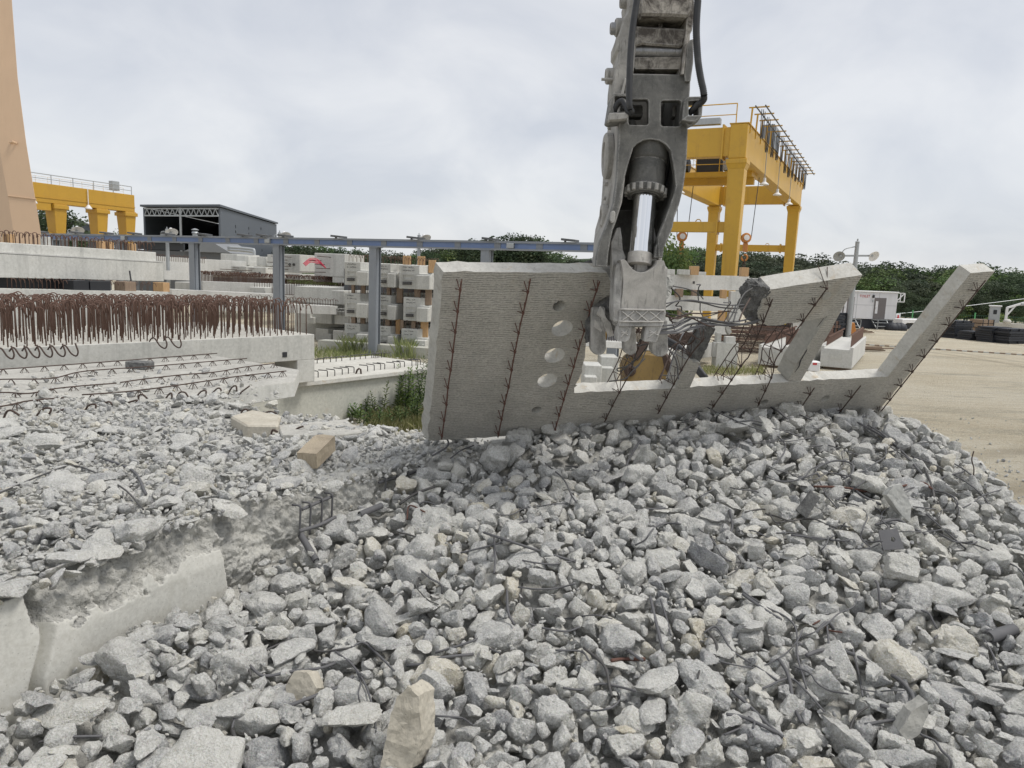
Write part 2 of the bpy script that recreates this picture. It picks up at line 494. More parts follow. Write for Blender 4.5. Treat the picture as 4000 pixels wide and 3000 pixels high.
M['mach_worn'] = machine('machine_worn', (.19, .185, .172), (.44, .43, .405), .36, .6, .8)
M['mach_dirty'] = machine('machine_dirty', (.07, .06, .05), (.36, .335, .29), .42, .56, .8)
M['pin_steel'] = machine('pin_steel', (.25, .25, .25), (.38, .37, .35), .45, .7, .38, .75)
q = NT('chrome'); q.set(Metallic=1.0, Roughness=.05); q.b.inputs['Base Color'].default_value = (.86, .87, .88, 1)
M['chrome'] = q.m
# timber
def wood(name, a, b, sc_=1.0):
    q = NT(name); p = q.obj()
    mp = q.n('ShaderNodeMapping'); mp.inputs['Scale'].default_value = (14 * sc_, 14 * sc_, 1.6 * sc_); q.l(p, mp.inputs[0])
    n_ = q.noise(3, 6, .65, mp.outputs[0], .6)
    c = q.ramp(n_, [(.3, a), (.7, b)])
    c = q.mix(q.ramp(q.noise(2.5 * sc_, 4, .6, p), [(.55, (0, 0, 0)), (.8, (.6, .6, .6))]), c, tuple(x * .5 for x in a))
    q.col(c); q.set(Roughness=.85)
    q.l(q.bump(n_, .4, .004), q.b.inputs['Normal'])
    return q.m
M['wood'] = wood('timber', (.40, .245, .12), (.55, .36, .19))
M['wood_old'] = wood('timber_old', (.20, .145, .105), (.31, .23, .165))
M['wood_dusty'] = wood('timber_dusty', (.30, .245, .18), (.47, .40, .29), 2.2)
M['bark'] = wood('bark', (.06, .045, .035), (.11, .085, .065), .3)
# leaves
def leaf(name, a, b):
    q = NT(name)
    r = q.n('ShaderNodeAttribute', attribute_name='tint').outputs['Fac']
    c = q.ramp(r, [(0, a), (1, b)])
    hv = q.n('ShaderNodeHueSaturation'); q.l(c, hv.inputs['Color'])
    q.l(q.math('ADD', q.math('MULTIPLY', q.rnd(), .7), .6), hv.inputs['Value'])
    q.l(q.math('ADD', q.math('MULTIPLY', q.math('FRACT', q.math('MULTIPLY', q.rnd(), 7.13)), .05), .475), hv.inputs['Hue'])
    q.col(hv.outputs[0]); q.set(Roughness=.6)
    q.b.inputs['Specular IOR Level'].default_value = .2
    tr = q.n('ShaderNodeBsdfTranslucent'); q.l(hv.outputs[0], tr.inputs[0])
    mxs = q.n('ShaderNodeMixShader'); mxs.inputs[0].default_value = .25
    q.l(q.b.outputs[0], mxs.inputs[1]); q.l(tr.outputs[0], mxs.inputs[2])
    q.l(mxs.outputs[0], q.t.nodes['Material Output'].inputs[0])
    return q.m
M['leaf_pine'] = leaf('leaf_pine', (.050, .068, .047), (.115, .135, .085))
M['leaf_green'] = leaf('leaf_green', (.065, .105, .038), (.15, .205, .075))
M['leaf_bright'] = leaf('leaf_bright', (.10, .15, .045), (.22, .28, .095))
M['leaf_dark'] = leaf('leaf_dark', (.042, .066, .038), (.10, .135, .072))
M['grass'] = leaf('grass', (.16, .20, .07), (.36, .37, .18))
M['petal'] = paint('petal', (.75, .75, .7), (.7, .7, .6), .6, .2, 1)
# sandy yard: grey-beige gravelly sand with tyre marks, damp earth patches
q = NT('sand'); p = q.pos()
c = q.ramp(q.noise(.16, 6, .65, p, .3), [(.3, (.64, .56, .41)), (.5, (.72, .65, .50)), (.72, (.77, .715, .58))])
rt = q.n('ShaderNodeMapping'); rt.inputs['Rotation'].default_value = (0, 0, R(8)); rt.inputs['Scale'].default_value = (.16, 1.5, 1); q.l(p, rt.inputs[0])
n_a = q.noise(1.6, 6, .7, rt.outputs[0], .8)
c = q.mix(q.ramp(n_a, [(.48, (0, 0, 0)), (.70, (.5, .5, .5))]), c, (.50, .435, .315))
rt2 = q.n('ShaderNodeMapping'); rt2.inputs['Rotation'].default_value = (0, 0, R(-20)); rt2.inputs['Scale'].default_value = (.3, 1.2, 1); q.l(p, rt2.inputs[0])
n_b = q.noise(.5, 5, .65, rt2.outputs[0], 1.2)
c = q.mix(q.ramp(n_b, [(.52, (0, 0, 0)), (.7, (.7, .7, .7))]), c, (.40, .36, .285))
gr = q.noise(22, 4, .8, p)
c = q.mix(.7, c, q.ramp(gr, [(.3, (.24, .24, .24)), (.7, (.78, .78, .78))]), 'OVERLAY')
g2 = q.noise(5.5, 5, .8, p)
c = q.mix(.45, c, q.ramp(g2, [(.3, (.26, .26, .26)), (.7, (.76, .76, .76))]), 'OVERLAY')
def track(cx, cy, rad, wdt, amt):
    global c
    mpt = q.n('ShaderNodeVectorMath', operation='DISTANCE'); q.l(p, mpt.inputs[0]); mpt.inputs[1].default_value = (cx, cy, 0)
    dd = q.math('ABSOLUTE', q.math('SUBTRACT', q.math('ADD', mpt.outputs['Value'], q.math('MULTIPLY', q.noise(.12, 3, .6, p), 1.2)), rad))
    mk = q.math('MULTIPLY', q.ramp(q.math('DIVIDE', dd, wdt), [(.3, (amt, amt, amt)), (1, (0, 0, 0))]), q.ramp(g2, [(.3, (.2, .2, .2)), (.6, (1, 1, 1))]))
    c = q.mix(mk, c, (.40, .335, .235))
for a_ in ((-6, 60, 46, .5, .5), (-6, 60, 48.2, .5, .5), (40, 4, 26, .6, .55), (40, 4, 28, .6, .5), (2, 40, 27, .45, .6), (2, 40, 29, .45, .5), (60, 70, 42, .6, .35)): track(*a_)
sp = q.n('ShaderNodeTexVoronoi', Scale=5.5); q.l(p, sp.inputs['Vector'])
c = q.mix(q.ramp(sp.outputs['Distance'], [(.07, (.7, .7, .7)), (.15, (0, 0, 0))]), c, (.17, .15, .12))
c = q.mix(q.ramp(q.noise(.35, 6, .7, p, 1.0), [(.66, (0, 0, 0)), (.74, (.7, .7, .7))]), c, (.19, .15, .10))
q.col(c); q.set(Roughness=.95); q.b.inputs['Specular IOR Level'].default_value = .15
wv = q.math('ADD', q.math('ADD', q.math('MULTIPLY', n_a, 1.6), q.math('MULTIPLY', g2, 1.6)), gr)
q.l(q.bump(wv, 1.0, .09), q.b.inputs['Normal'])
M['sand'] = q.m
M['hill'] = concrete('hill_earth', (.03, .045, .025), (.06, .08, .04), .2, 2, None, .95, .3, .05)
# ------------------------------------------------------------------ ground and hills
b_ = MB(); b_.quad((-500, -60, 0), (500, -60, 0), (500, 900, 0), (-500, 900, 0))
g_o = b_.build('ground', M['sand']); g_o['kind'] = 'structure'
def hill(name, cx, cy, rx, ry, h, rot=0):
    n = 28; vv = []; ff = []
    for j in range(n + 1):
        for i in range(n + 1):
            u, v = i / n * 2 - 1, j / n * 2 - 1
            z = h * max(0, (1 - u * u)) ** 1.3 * max(0, (1 - v * v)) ** 1.3 * (1 + .25 * math.sin(u * 5 + cx) * math.cos(v * 4 + cy)) - .3
            x_, y_ = u * rx, v * ry
            vv.append((cx + x_ * math.cos(rot) - y_ * math.sin(rot), cy + x_ * math.sin(rot) + y_ * math.cos(rot), z))
    for j in range(n):
        for i in range(n):
            a = j * (n + 1) + i; ff.append((a, a + 1, a + n + 2, a + n + 1))
    b = MB(); b.add(vv, ff); o = b.build(name, M['hill'], smooth='all'); o['kind'] = 'structure'
    return o
# ------------------------------------------------------------------ the hanging concrete panel
# The panel leans over towards the camera: e runs along it, u up its face, nb into its thickness.
def camv(x, down, fwd):
    return (c_r * x - c_u * down + c_f * fwd).normalized()
p_e = camv(10500, -410, 2900)
p_d = camv(-603, 2760, 2900)
p_u = -(p_d - p_e * p_d.dot(p_e)).normalized()
p_n = p_e.cross(p_u).normalized()          # face normal
P0 = Zp(1672, 1722, 8.0)
if p_n.dot(CAM - P0) < 0: p_n = -p_n
p_b = -p_n                                 # into the panel
TH = .135
p_x = p_b * TH - p_e * .05
def on_face(px, py, off=0.0):              # off: metres in front of the face
    return PL(px, py, P0 + p_n * off, p_n)
def ab(v):
    d_ = v - P0
    return d_.dot(p_e), d_.dot(p_u)
def face_uv(v): return ab(v)
def ring(px, py, r, n=20, off=0.0):
    c = on_face(px, py, off)
    return [c + p_e * (math.cos(2 * math.pi * i / n) * r) + p_u * (math.sin(2 * math.pi * i / n) * r) for i in range(n)]
panel = thing('precast_wall', P0, 'long ribbed grey concrete panel with a broken opening, gripped in the crusher jaw', 'concrete panel')
def rough(poly, i0, i1, amp, n=6, seed=1):
    """break the outline between vertices i0..i1 into small jagged steps (in the panel plane)"""
    rr = random.Random(seed); o = []
    k = len(poly)
    for i in range(k):
        o.append(poly[i])
        if i0 <= i < i1:
            a, b = poly[i], poly[(i + 1) % k]
            for j in range(1, n):
                t = j / n
                q_ = a.lerp(b, t) + p_e * rr.uniform(-amp, amp) + p_u * rr.uniform(-amp, amp)
                o.append(q_)
    return o
pix = [(1672, 1722), (1733, 1063), (2372, 1065), (2381, 1084), (2395, 1117), (2400, 1144), (2349, 1171), (2321, 1204), (2289, 1334), (2272, 1442), (2254, 1491), (2243, 1535),
       (2700, 1513), (3060, 1493), (3467, 1471), (3792, 1066), (3886, 1060), (3431, 1605), (3416, 1598), (3378, 1616)]
body = [on_face(*q_) for q_ in pix]
body = rough(body, 2, 11, .018, 5, 3)
body = rough(body, 0, 1, .005, 22, 9) if False else body
_b = []
for _i in range(len(body)):
    a_, c_ = body[_i], body[(_i + 1) % len(body)]; _n = max(1, int((c_ - a_).length / .09)); _b.append(a_)
    for _k in range(1, _n):
        _d = (c_ - a_).normalized(); _in = p_n.cross(_d); _q = random.uniform(-.004, .004)
        if random.random() < .12: _q = random.uniform(.008, .02)
        _b.append(a_.lerp(c_, _k / _n) - _in * _q if False else a_.lerp(c_, _k / _n) + _in * _q)
body = _b
hl = [ring(2196, 1283, .105), ring(2167, 1388, .105), ring(2138, 1486, .105)]
# recesses for the lifting sockets
rec = [ring(2184, 1195, .062, 16), ring(2096, 1601, .055, 16)]
rec += [ring(3225, 1556, .055, 14), ring(2984, 1572, .055, 14)]
b_ = MB()
b_.prism(body, p_x, holes=hl + rec, mi=0, mside=1, mhole=[1, 1, 1, 2, 2, 2, 2])  # socket recess walls get the darker concrete as their inner shadow
# darker left end, pale formed edges elsewhere
slab_o = b_.build('slab', [M['panel_face'], M['panel_edge'], M['panel_side']], panel, uv=face_uv)
for pl in slab_o.data.polygons:
    if pl.material_index == 1 and abs(pl.normal.dot(p_e)) > .75 and ab(Vector(pl.center) + P0)[0] < .5: pl.material_index = 2
for r_, (px, py) in zip((.062, .055, .055, .055), ((2184, 1195), (2096, 1601), (3225, 1556), (2984, 1572))):
    b_ = MB(); c = on_face(px, py)
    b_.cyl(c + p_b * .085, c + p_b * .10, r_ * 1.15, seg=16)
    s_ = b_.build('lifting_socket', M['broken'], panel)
    b_ = MB(); b_.cyl(c + p_b * .06 - p_e * .02, c + p_b * .086 - p_e * .02, r_ * .34, seg=12)
    b_.build('plug', M['precast_white'], s_)
# cast numbers along the bright upper edge
def text_mesh(txt, size, ext=.002, align='LEFT'):
    cu = bpy.data.curves.new('txt', 'FONT'); cu.body = txt; cu.size = size; cu.extrude = ext; cu.align_x = align
    cu.resolution_u = 2
    o = bpy.data.objects.new('txt', cu); COL.objects.link(o)
    dg = bpy.context.evaluated_depsgraph_get(); dg.update()
    me = bpy.data.meshes.new_from_object(o.evaluated_get(dg))
    bpy.data.objects.remove(o); bpy.data.curves.remove(cu)
    return me
def text_on(name, txt, size, p, ax, ay, mat, parent, ext=.002, mirror=False, align='LEFT'):
    me = text_mesh(txt, size, ext, align); me.name = name
    az = ax.cross(ay)
    off = origin(parent)
    for v in me.vertices:
        x, y, z = v.co
        v.co = p + ax * (-x if mirror else x) + ay * y + az * z - off
    me.materials.clear(); me.materials.append(mat)
    o = bpy.data.objects.new(name, me); COL.objects.link(o); o.parent = parent
    return o
tp = on_face(2078, 1066) + p_u * .001 + p_b * .022
text_on('cast_number', '0068 E22 01', .085, tp, p_e, p_x.normalized(), M['mach_jaw'], panel, .002)

def girder(pts, out=.085, h=.2, step=.25, bottoms=True, tt=None, rad=.0072, parent=panel, phase=.05, mat='rust_red', jit=.0, name='lattice_girder'):
    """triangular lattice girder: pts = polyline of the top chord"""
    b = MB()
    b.tube(pts, rad, 6)
    # resample
    acc = [0]
    for i in range(1, len(pts)): acc.append(acc[-1] + (pts[i] - pts[i - 1]).length)
    L = acc[-1]
    def at(s):
        s = max(0, min(L, s))
        for i in range(1, len(pts)):
            if s <= acc[i] or i == len(pts) - 1:
                t = (s - acc[i - 1]) / max(1e-6, acc[i] - acc[i - 1])
                return pts[i - 1].lerp(pts[i], t), (pts[i] - pts[i - 1]).normalized()
    s = phase
    rr = random.Random(int(L * 1e5))
    while s < L + 1e-6:
        c, t = at(s)
        side = t.cross(p_n).normalized()
        for sg in (-1, 1):
            for dl in (-1, 1):
                q_ = c + p_b * h + t * (dl * step * .5) + side * (sg * .05)
                if jit: q_ += Vector([rr.uniform(-jit, jit) for _ in range(3)])
                b.tube([c + side * (sg * .004), q_], .0042, 4, False)
        b.tube([c - t * .012, c + t * .012], rad * 1.7, 6)
        s += step
    if bottoms:
        for sg in (-1, 1):
            q_ = []
            for p in pts:
                q_.append(p + p_b * h + p_e * (sg * .05))
            b.tube(q_, .006, 5)
    return b.build(name, M[mat], parent, smooth=True)
CH = [[(1725, 1715), (1803, 1098)], [(1947, 1708), (2070, 1090)], [(2165, 1692), (2340, 1100)]]
for c in CH:
    pts = [on_face(px, py, .085) for px, py in c]
    n_ = 8
    pts = spline([pts[0].lerp(pts[1], i / n_) + p_e * random.uniform(-.006, .006) for i in range(n_ + 1)], 2)
    girder(pts)
for c in [[(2362, 1648), (2400, 1570), (2455, 1465), (2480, 1395), (2517, 1300)], [(2570, 1616), (2617, 1529), (2689, 1399), (2752, 1320)],
          [(2780, 1598), (2899, 1424), (2932, 1377), (3018, 1168)], [(2960, 1587), (3015, 1471), (3029, 1406), (3080, 1334), (3232, 1124)]]:
    girder(spline([on_face(px, py, .062) for px, py in c], 4), step=.22, jit=.008, mat='rust_dark', h=.21)
for c in [[(3123, 1602), (3181, 1515)], [(3279, 1612), (3362, 1507)], [(3431, 1620), (3850, 1095)]]:
    girder([on_face(px, py, .08) for px, py in c], mat='rust_dark', phase=.03)

# the broken-off top rail, hanging by its bars, and the broken uprights
rp = [(3011, 1131), (3110, 1114), (3195, 1102), (3260, 1090), (3369, 1074), (3290, 1205), (3255, 1229), (3190, 1245), (3100, 1262), (3010, 1272), (2965, 1263), (2958, 1225), (2975, 1190), (2985, 1160)]
rail_poly = rough([on_face(*q_, -.01) for q_ in rp], 5, 13, .012, 4, 5)
b_ = MB(); b_.prism(rail_poly, p_x * 1.2 + p_u * .03, mi=0, mside=1)
rail_o = b_.build('broken_rail', [M['panel_face'], M['panel_edge'], M['broken']], panel, uv=face_uv)
b_ = MB()
c = on_face(3230, 1158, .002); b_.cyl(c, c + p_b * .012, .05, seg=14)
b_.build('lifting_socket', M['panel_side'], rail_o)
def chunk(name, poly, vec, mat, parent, n=3, amp=.03, seed=1, uv=None):
    """a lump with broken faces: prism, subdivided and pushed about"""
    b = MB(); b.prism(poly, vec)
    o = b.build(name, mat, parent)
    bm = bmesh.new(); bm.from_mesh(o.data)
    bmesh.ops.triangulate(bm, faces=bm.faces)
    for _ in range(n):
        bmesh.ops.subdivide_edges(bm, edges=[e_ for e_ in bm.edges if e_.calc_length() > .03], cuts=1)
        bmesh.ops.triangulate(bm, faces=bm.faces)
    for v in bm.verts:
        k = (v.co * 13) + Vector((seed * 7, 0, 0))
        v.co += mnoise.noise_vector(k) * amp + mnoise.noise_vector(k * 3.1) * amp * .6 + mnoise.noise_vector(k * 7.7) * amp * .3
    bm.to_mesh(o.data); bm.free()
    return o
cp = [(2905, 1160), (2935, 1122), (2960, 1112), (2985, 1118), (3012, 1131), (2988, 1160), (2975, 1200), (2960, 1262), (2930, 1258), (2915, 1235), (2896, 1215), (2912, 1190)]
chunk('broken_end', [on_face(*q_, -.02) for q_ in cp], p_b * .12, M['broken'], rail_o, 4, .024, 3)
# uprights
up1 = rough([on_face(*q_) for q_ in [(2639, 1517), (2686, 1408), (2735, 1418), (2694, 1516)]], 1, 2, .012, 4, 2)
b_ = MB(); b_.prism(up1, p_x * 1.2, mi=0, mside=1)
b_.build('broken_upright', [M['panel_face'], M['panel_side']], panel, uv=face_uv)
sh = [(2686, 1412), (2733, 1420), (2768, 1340), (2795, 1283), (2768, 1268), (2738, 1300)]
chunk('broken_upright', [on_face(*q_, -.05) for q_ in sh], p_b * .13, M['broken'], panel, 3, .014, 8)
up2 = rough([on_face(*q_, -.005) for q_ in [(3080, 1486), (3120, 1405), (3232, 1236), (3289, 1208), (3245, 1290), (3128, 1488)]], 0, 1, .01, 4, 4)
b_ = MB(); b_.prism(up2, p_x * 1.3, mi=0, mside=1)
u2 = b_.build('broken_upright', [M['panel_face'], M['panel_side']], panel, uv=face_uv)
# the crack down the upright's side
ck = []
cn_ = (on_face(3232, 1236, -.005) - on_face(3080, 1486, -.005)).cross(p_x).normalized(); c0_ = on_face(3080, 1486, -.005)
for i, (px, py) in enumerate([(3218, 1243), (3195, 1275), (3182, 1310), (3160, 1335), (3150, 1370), (3128, 1405), (3122, 1430), (3105, 1455)]):
    ck.append(PL(px, py, c0_, cn_) + cn_ * (.002 if cn_.dot(CAM - c0_) > 0 else -.002))
b_ = MB(); b_.tube(ck, [.003, .007, .009, .012, .007, .010, .006, .003], 5); b_.build('crack', M['mark'], u2)
# bundle of strands and bent bars between the jaw and the broken rail
def pxpath(pts, dep):
    """pixels with depths (number or list)"""
    n = len(pts)
    return [Zp(px, py, dep[0] + (dep[1] - dep[0]) * i / max(1, n - 1)) for i, (px, py) in enumerate(pts)]
strands = [
 ([(2560, 1298), (2640, 1292), (2690, 1268), (2760, 1262), (2850, 1272), (2960, 1256)], .0105),
 ([(2560, 1290), (2630, 1280), (2680, 1255), (2720, 1240), (2800, 1258), (2900, 1266), (2965, 1250)], .0105),
 ([(2565, 1303), (2650, 1299), (2710, 1277), (2790, 1270), (2880, 1270), (2950, 1262)], .009),
 ([(2590, 1272), (2640, 1266), (2690, 1240), (2745, 1243), (2830, 1258), (2900, 1252), (2940, 1240)], .009),
]
for pts, r_ in strands:
    b_ = MB(); b_.tube(spline(pxpath(pts, (6.55, 7.6)), 6), r_, 6)
    b_.build('steel_strand', M['rebar_dust'], panel, smooth=True)
bars = [
 [(2600, 1200), (2650, 1175), (2740, 1182), (2810, 1200), (2880, 1205), (2915, 1200)],
 [(2603, 1185), (2690, 1172), (2760, 1182), (2840, 1192), (2905, 1190)],
 [(2630, 1118), (2690, 1130), (2730, 1150), (2747, 1168)],
 [(2622, 1125), (2655, 1160), (2650, 1182), (2640, 1195), (2660, 1197), (2662, 1213)],
 [(2722, 1112), (2736, 1112), (2729, 1125), (2728, 1170), (2735, 1185), (2737, 1220), (2765, 1265)],
 [(2827, 1182), (2845, 1182), (2850, 1175), (2853, 1185), (2838, 1202), (2822, 1225), (2805, 1245)],
 [(2645, 1205), (2670, 1222), (2688, 1224), (2700, 1218), (2690, 1228), (2660, 1230)],
 [(2600, 1222), (2660, 1235), (2740, 1240), (2790, 1228), (2830, 1216), (2880, 1222)],
 [(2600, 1232), (2650, 1245), (2690, 1225), (2760, 1225), (2850, 1215)],
 [(2615, 1250), (2680, 1235), (2760, 1270), (2790, 1275)],
 [(2830, 1255), (2855, 1210), (2862, 1195)], [(2846, 1255), (2868, 1212), (2875, 1190)], [(2866, 1255), (2880, 1205), (2905, 1150), (2940, 1125)], [(2888, 1250), (2905, 1210), (2930, 1165)],
 [(2600, 1225), (2620, 1245), (2635, 1290)], [(2605, 1218), (2622, 1255), (2655, 1262)], [(2690, 1290), (2740, 1278), (2755, 1292)],
 [(2640, 1310), (2665, 1294), (2690, 1302), (2715, 1320), (2690, 1345), (2655, 1335)],
 [(2610, 1300), (2650, 1330), (2690, 1380)], [(2577, 1485), (2610, 1400), (2630, 1350), (2680, 1330)], [(2610, 1480), (2625, 1410), (2655, 1330), (2670, 1300)],
 [(2615, 1370), (2680, 1402)], [(2580, 1465), (2640, 1468)], [(2600, 1350), (2640, 1405), (2650, 1480)],
]
for pts in bars:
    b_ = MB(); z0 = random.uniform(6.6, 6.9)
    b_.tube(spline(pxpath(pts, (z0, z0 + .5)), 5), random.choice([.0055, .0065, .0075]), 5)
    b_.build('bent_bar', M[random.choice(['rebar_dust', 'iron', 'rust_dark'])], panel, smooth=True)
for pts in [[(2445, 1385), (2450, 1398), (2475, 1365), (2480, 1400), (2440, 1440), (2418, 1450), (2412, 1440), (2450, 1430), (2475, 1410)],
            [(2520, 1300), (2490, 1350), (2530, 1345), (2500, 1390), (2470, 1420), (2480, 1435), (2520, 1400)],
            [(2380, 1490), (2440, 1480), (2470, 1450), (2500, 1420), (2530, 1350)]]:
    b_ = MB(); b_.tube(spline(pxpath(pts, (7.0, 7.4)), 6), .0065, 5)
    b_.build('bent_bar', M['iron'], panel, smooth=True)
# torn strips of concrete dangling at the jaw
st = [(2332, 1225), (2345, 1195), (2358, 1215), (2368, 1240), (2385, 1262), (2398, 1310), (2378, 1318), (2362, 1275), (2350, 1240)]
chunk('torn_strip', [Zp(px, py, 6.62) for px, py in st], c_f * .05, M['mach_jaw'], panel, 2, .006, 2)
st = [(2320, 1275), (2324, 1248), (2352, 1290), (2348, 1295)]
chunk('torn_strip', [Zp(px, py, 6.66) for px, py in st], c_f * .03, M['mach_jaw'], panel, 2, .004, 4)
st = [(2290, 1250), (2330, 1205), (2400, 1150), (2410, 1240), (2415, 1290), (2395, 1285), (2350, 1205), (2325, 1230), (2308, 1330), (2292, 1335)]
chunk('broken_end', [Zp(px, py, 6.95) for px, py in st], c_f * .14, M['broken'], panel, 3, .014, 6)
chunk('hanging_crumb', [Zp(px, py, 7.1) for px, py in [(2835, 1275), (2855, 1280), (2857, 1300), (2848, 1308), (2838, 1292)]], c_f * .05, M['panel_side'], panel, 2, .008, 9)
chunk('broken_end', [Zp(px, py, 6.9) for px, py in [(2600, 1080), (2625, 1085), (2632, 1110), (2620, 1150), (2600, 1170)]], c_f * .12, M['precast'], panel, 3, .016, 12)
chunk('broken_end', [Zp(px, py, 7.15) for px, py in [(2275, 1030), (2310, 1017), (2345, 1025), (2395, 1060), (2385, 1085), (2330, 1052)]], c_f * .12, M['broken'], panel, 3, .014, 14)

# ------------------------------------------------------------------ excavator arm with the crusher
ex = thing('crusher_excavator', Zp(2540, 700, 6.3), 'dusty grey hydraulic crusher on the end of an excavator arm, biting the panel', 'excavator')
def plate(name, pts, d0, th, mat, parent=ex, holes=(), bevel=.006, lean=0.0):
    """front-view outline (pixels at depth d0), th deep"""
    b = MB(); f = [Zp(px, py, d0) for px, py in pts]
    hh = [[Zp(px, py, d0) for px, py in h] for h in holes]
    fw = Vector((0, 1, 0))
    b.prism(f, fw * th, holes=hh)
    return b.build(name, M[mat], parent, bevel=bevel)
def rrect(x0, y0, x1, y1, r, n=4):
    o = []
    for cx, cy, a0 in ((x1 - r, y0 + r, -90), (x1 - r, y1 - r, 0), (x0 + r, y1 - r, 90), (x0 + r, y0 + r, 180)):
        for i in range(n + 1):
            a = R(a0 + 90 * i / n); o.append((cx + r * math.cos(a), cy + r * math.sin(a)))
    return o
# front web: two windows; the lower edge is the arch round the cylinder
arch = [(2594, 1000)]
archL = [(2411, 829), (2419, 798), (2436, 711), (2452, 648), (2474, 578), (2490, 561), (2515, 548), (2544, 544), (2575, 549), (2602, 565), (2620, 589), (2631, 650), (2638, 711), (2640, 725)]
web = [(2473, 287), (2676, 291), (2697, 313), (2696, 345), (2692, 400), (2688, 467), (2684, 590), (2680, 660), (2669, 735), (2653, 800), (2634, 850), (2628, 886), (2607, 940), (2594, 965), (2588, 1008), (2573, 1004), (2569, 931), (2600, 850), (2630, 765)] + list(reversed(archL)) + \
      [(2399, 872), (2384, 944), (2376, 994), (2372, 1044), (2327, 1040), (2330, 1000), (2343, 942), (2372, 870), (2397, 790), (2408, 700), (2416, 560), (2419, 467), (2428, 440), (2445, 300)]
plate('front_plate', web, 6.15, .09, 'mach_dark', holes=[rrect(2455, 388, 2533, 488, 10), rrect(2582, 393, 2661, 493, 10)])
# left and right cheek plates run back from the web
def cheek(name, front, d0, depth, mat, taper=1.0, th=.07, sgn=1):
    b = MB()
    f = [Zp(px, py, d0) for px, py in front]
    vv = []
    for i, p in enumerate(f):
        dd = depth[i]
        vv.append(p); vv.append(p + Vector((0, dd, 0)))
    n = len(f)
    x = c_r * (th * sgn)
    vv2 = [v + x for v in vv]
    fs = []
    for i in range(n - 1):
        a, b1, c_, d_ = 2 * i, 2 * i + 1, 2 * i + 3, 2 * i + 2
        fs.append((a, b1, c_, d_))
        k = 2 * n
        fs.append((a + k, d_ + k, c_ + k, b1 + k))
        fs.append((a, d_, d_ + k, a + k)); fs.append((b1, b1 + k, c_ + k, c_))
    fs.append((0, 2 * n, 2 * n + 1, 1)); e_ = 2 * (n - 1)
    fs.append((e_, e_ + 1, e_ + 1 + 2 * n, e_ + 2 * n))
    b.add(vv + vv2, fs)
    return b.build(name, M[mat], ex, bevel=.008)
cheekL = cheek('cheek_plate', [(2445, 292), (2419, 467), (2416, 560), (2408, 700), (2397, 790), (2372, 870), (2343, 942), (2330, 1000), (2327, 1040)], 6.17,
      [.75, .95, 1.05, 1.05, .98, .95, .5, .3, .28], 'mach_dusty', sgn=1)
cheek('cheek_plate', [(2697, 313), (2688, 467), (2684, 590), (2680, 660), (2669, 735), (2653, 800), (2634, 850), (2628, 886), (2607, 940), (2594, 965), (2588, 1008)], 6.17,
      [.75, .95, 1.05, 1.05, 1.0, .95, .9, .8, .5, .4, .35], 'mach_dark', sgn=-1)
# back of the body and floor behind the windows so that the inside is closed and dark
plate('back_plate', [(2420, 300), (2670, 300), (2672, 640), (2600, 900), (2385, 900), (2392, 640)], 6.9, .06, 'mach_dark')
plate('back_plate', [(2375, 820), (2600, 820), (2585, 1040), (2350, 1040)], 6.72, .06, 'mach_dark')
# pivot bosses on the left cheek
def on_cheek(px, py): return Zp(px, py, 6.6)
def boss(px, py, r, out, d=6.6, mat='mach_dusty', parent=cheekL, name='pivot_boss', seg=22):
    c = Zp(px, py, d)
    b = MB()
    b.lathe(c + c_r * .02, -c_r, [(r, 0), (r, out + .02), (r * .9, out + .035), (r * .62, out + .035), (r * .6, out + .02), (0.02, out + .02)], seg)
    return b.build(name, M[mat], parent, smooth=True)
boss(2378, 610, .20, .03, 6.62); boss(2362, 850, .12, .02, 6.55)
# rib and bolts on the cheek
b_ = MB()
for i in range(9):
    py = 500 + i * 55
    c = Zp(2388 - i * 3.4, py, 6.75)
    b_.lathe(c, -c_r, [(.018, 0), (.018, .03), (.008, .036)], 6)
b_.build('bolt', M['mach_dusty'], cheekL)
b_ = MB(); b_.beam(Zp(2402, 690, 6.5), Zp(2352, 885, 6.5), .05, .05, c_f); b_.build('weld_rib', M['mach_dusty'], cheekL, bevel=.01)
# small lugs on the lower limb
b_ = MB(); b_.prism([Zp(px, py, 6.1) for px, py in [(2388, 826), (2400, 822), (2405, 832), (2400, 866), (2392, 872), (2383, 860)]], Vector((0, .06, 0)))
b_.build('lug', M['mach_dusty'], ex, bevel=.006)
# cylinder
def cyl_at(name, prof, d, mat, parent=ex, seg=32, axis=None, cx0=2530, cx1=2500, y0=560, y1=1000):
    pass
ax0, ax1 = Zp(2538, 560, 6.36), Zp(2500, 1000, 6.27)
axd = (ax1 - ax0).normalized()
def ax_at(py):   # distance along the axis for a picture height
    t = (py - 560) / 440
    return (ax1 - ax0).length * t
b_ = MB(); b_.lathe(ax0, axd, [(.05, ax_at(520)), (.165, ax_at(520)), (.168, ax_at(630)), (.158, ax_at(636)), (.150, ax_at(640)), (.150, ax_at(738))], 40)
brl = b_.build('cylinder_barrel', M['mach_dark'], ex, smooth=True)
b_ = MB(); b_.lathe(ax0, axd, [(.150, ax_at(736)), (.172, ax_at(738)), (.172, ax_at(752)), (.150, ax_at(768)), (.118, ax_at(771)), (.118, ax_at(765))], 40)
fl = b_.build('gland_flange', M['mach_dark'], brl, smooth=True)
xa = c_r.cross(axd).normalized(); xb = axd.cross(xa)
for k in range(16):
    a = 2 * math.pi * k / 16
    c = ax0 + axd * ax_at(742) + xa * (math.cos(a) * .165) + xb * (math.sin(a) * .165)
    b_ = MB(); b_.lathe(c, axd, [(.019, 0), (.019, .05), (.014, .055)], 10)
    b_.build('bolt', M['mach_dusty'], fl, smooth=True)
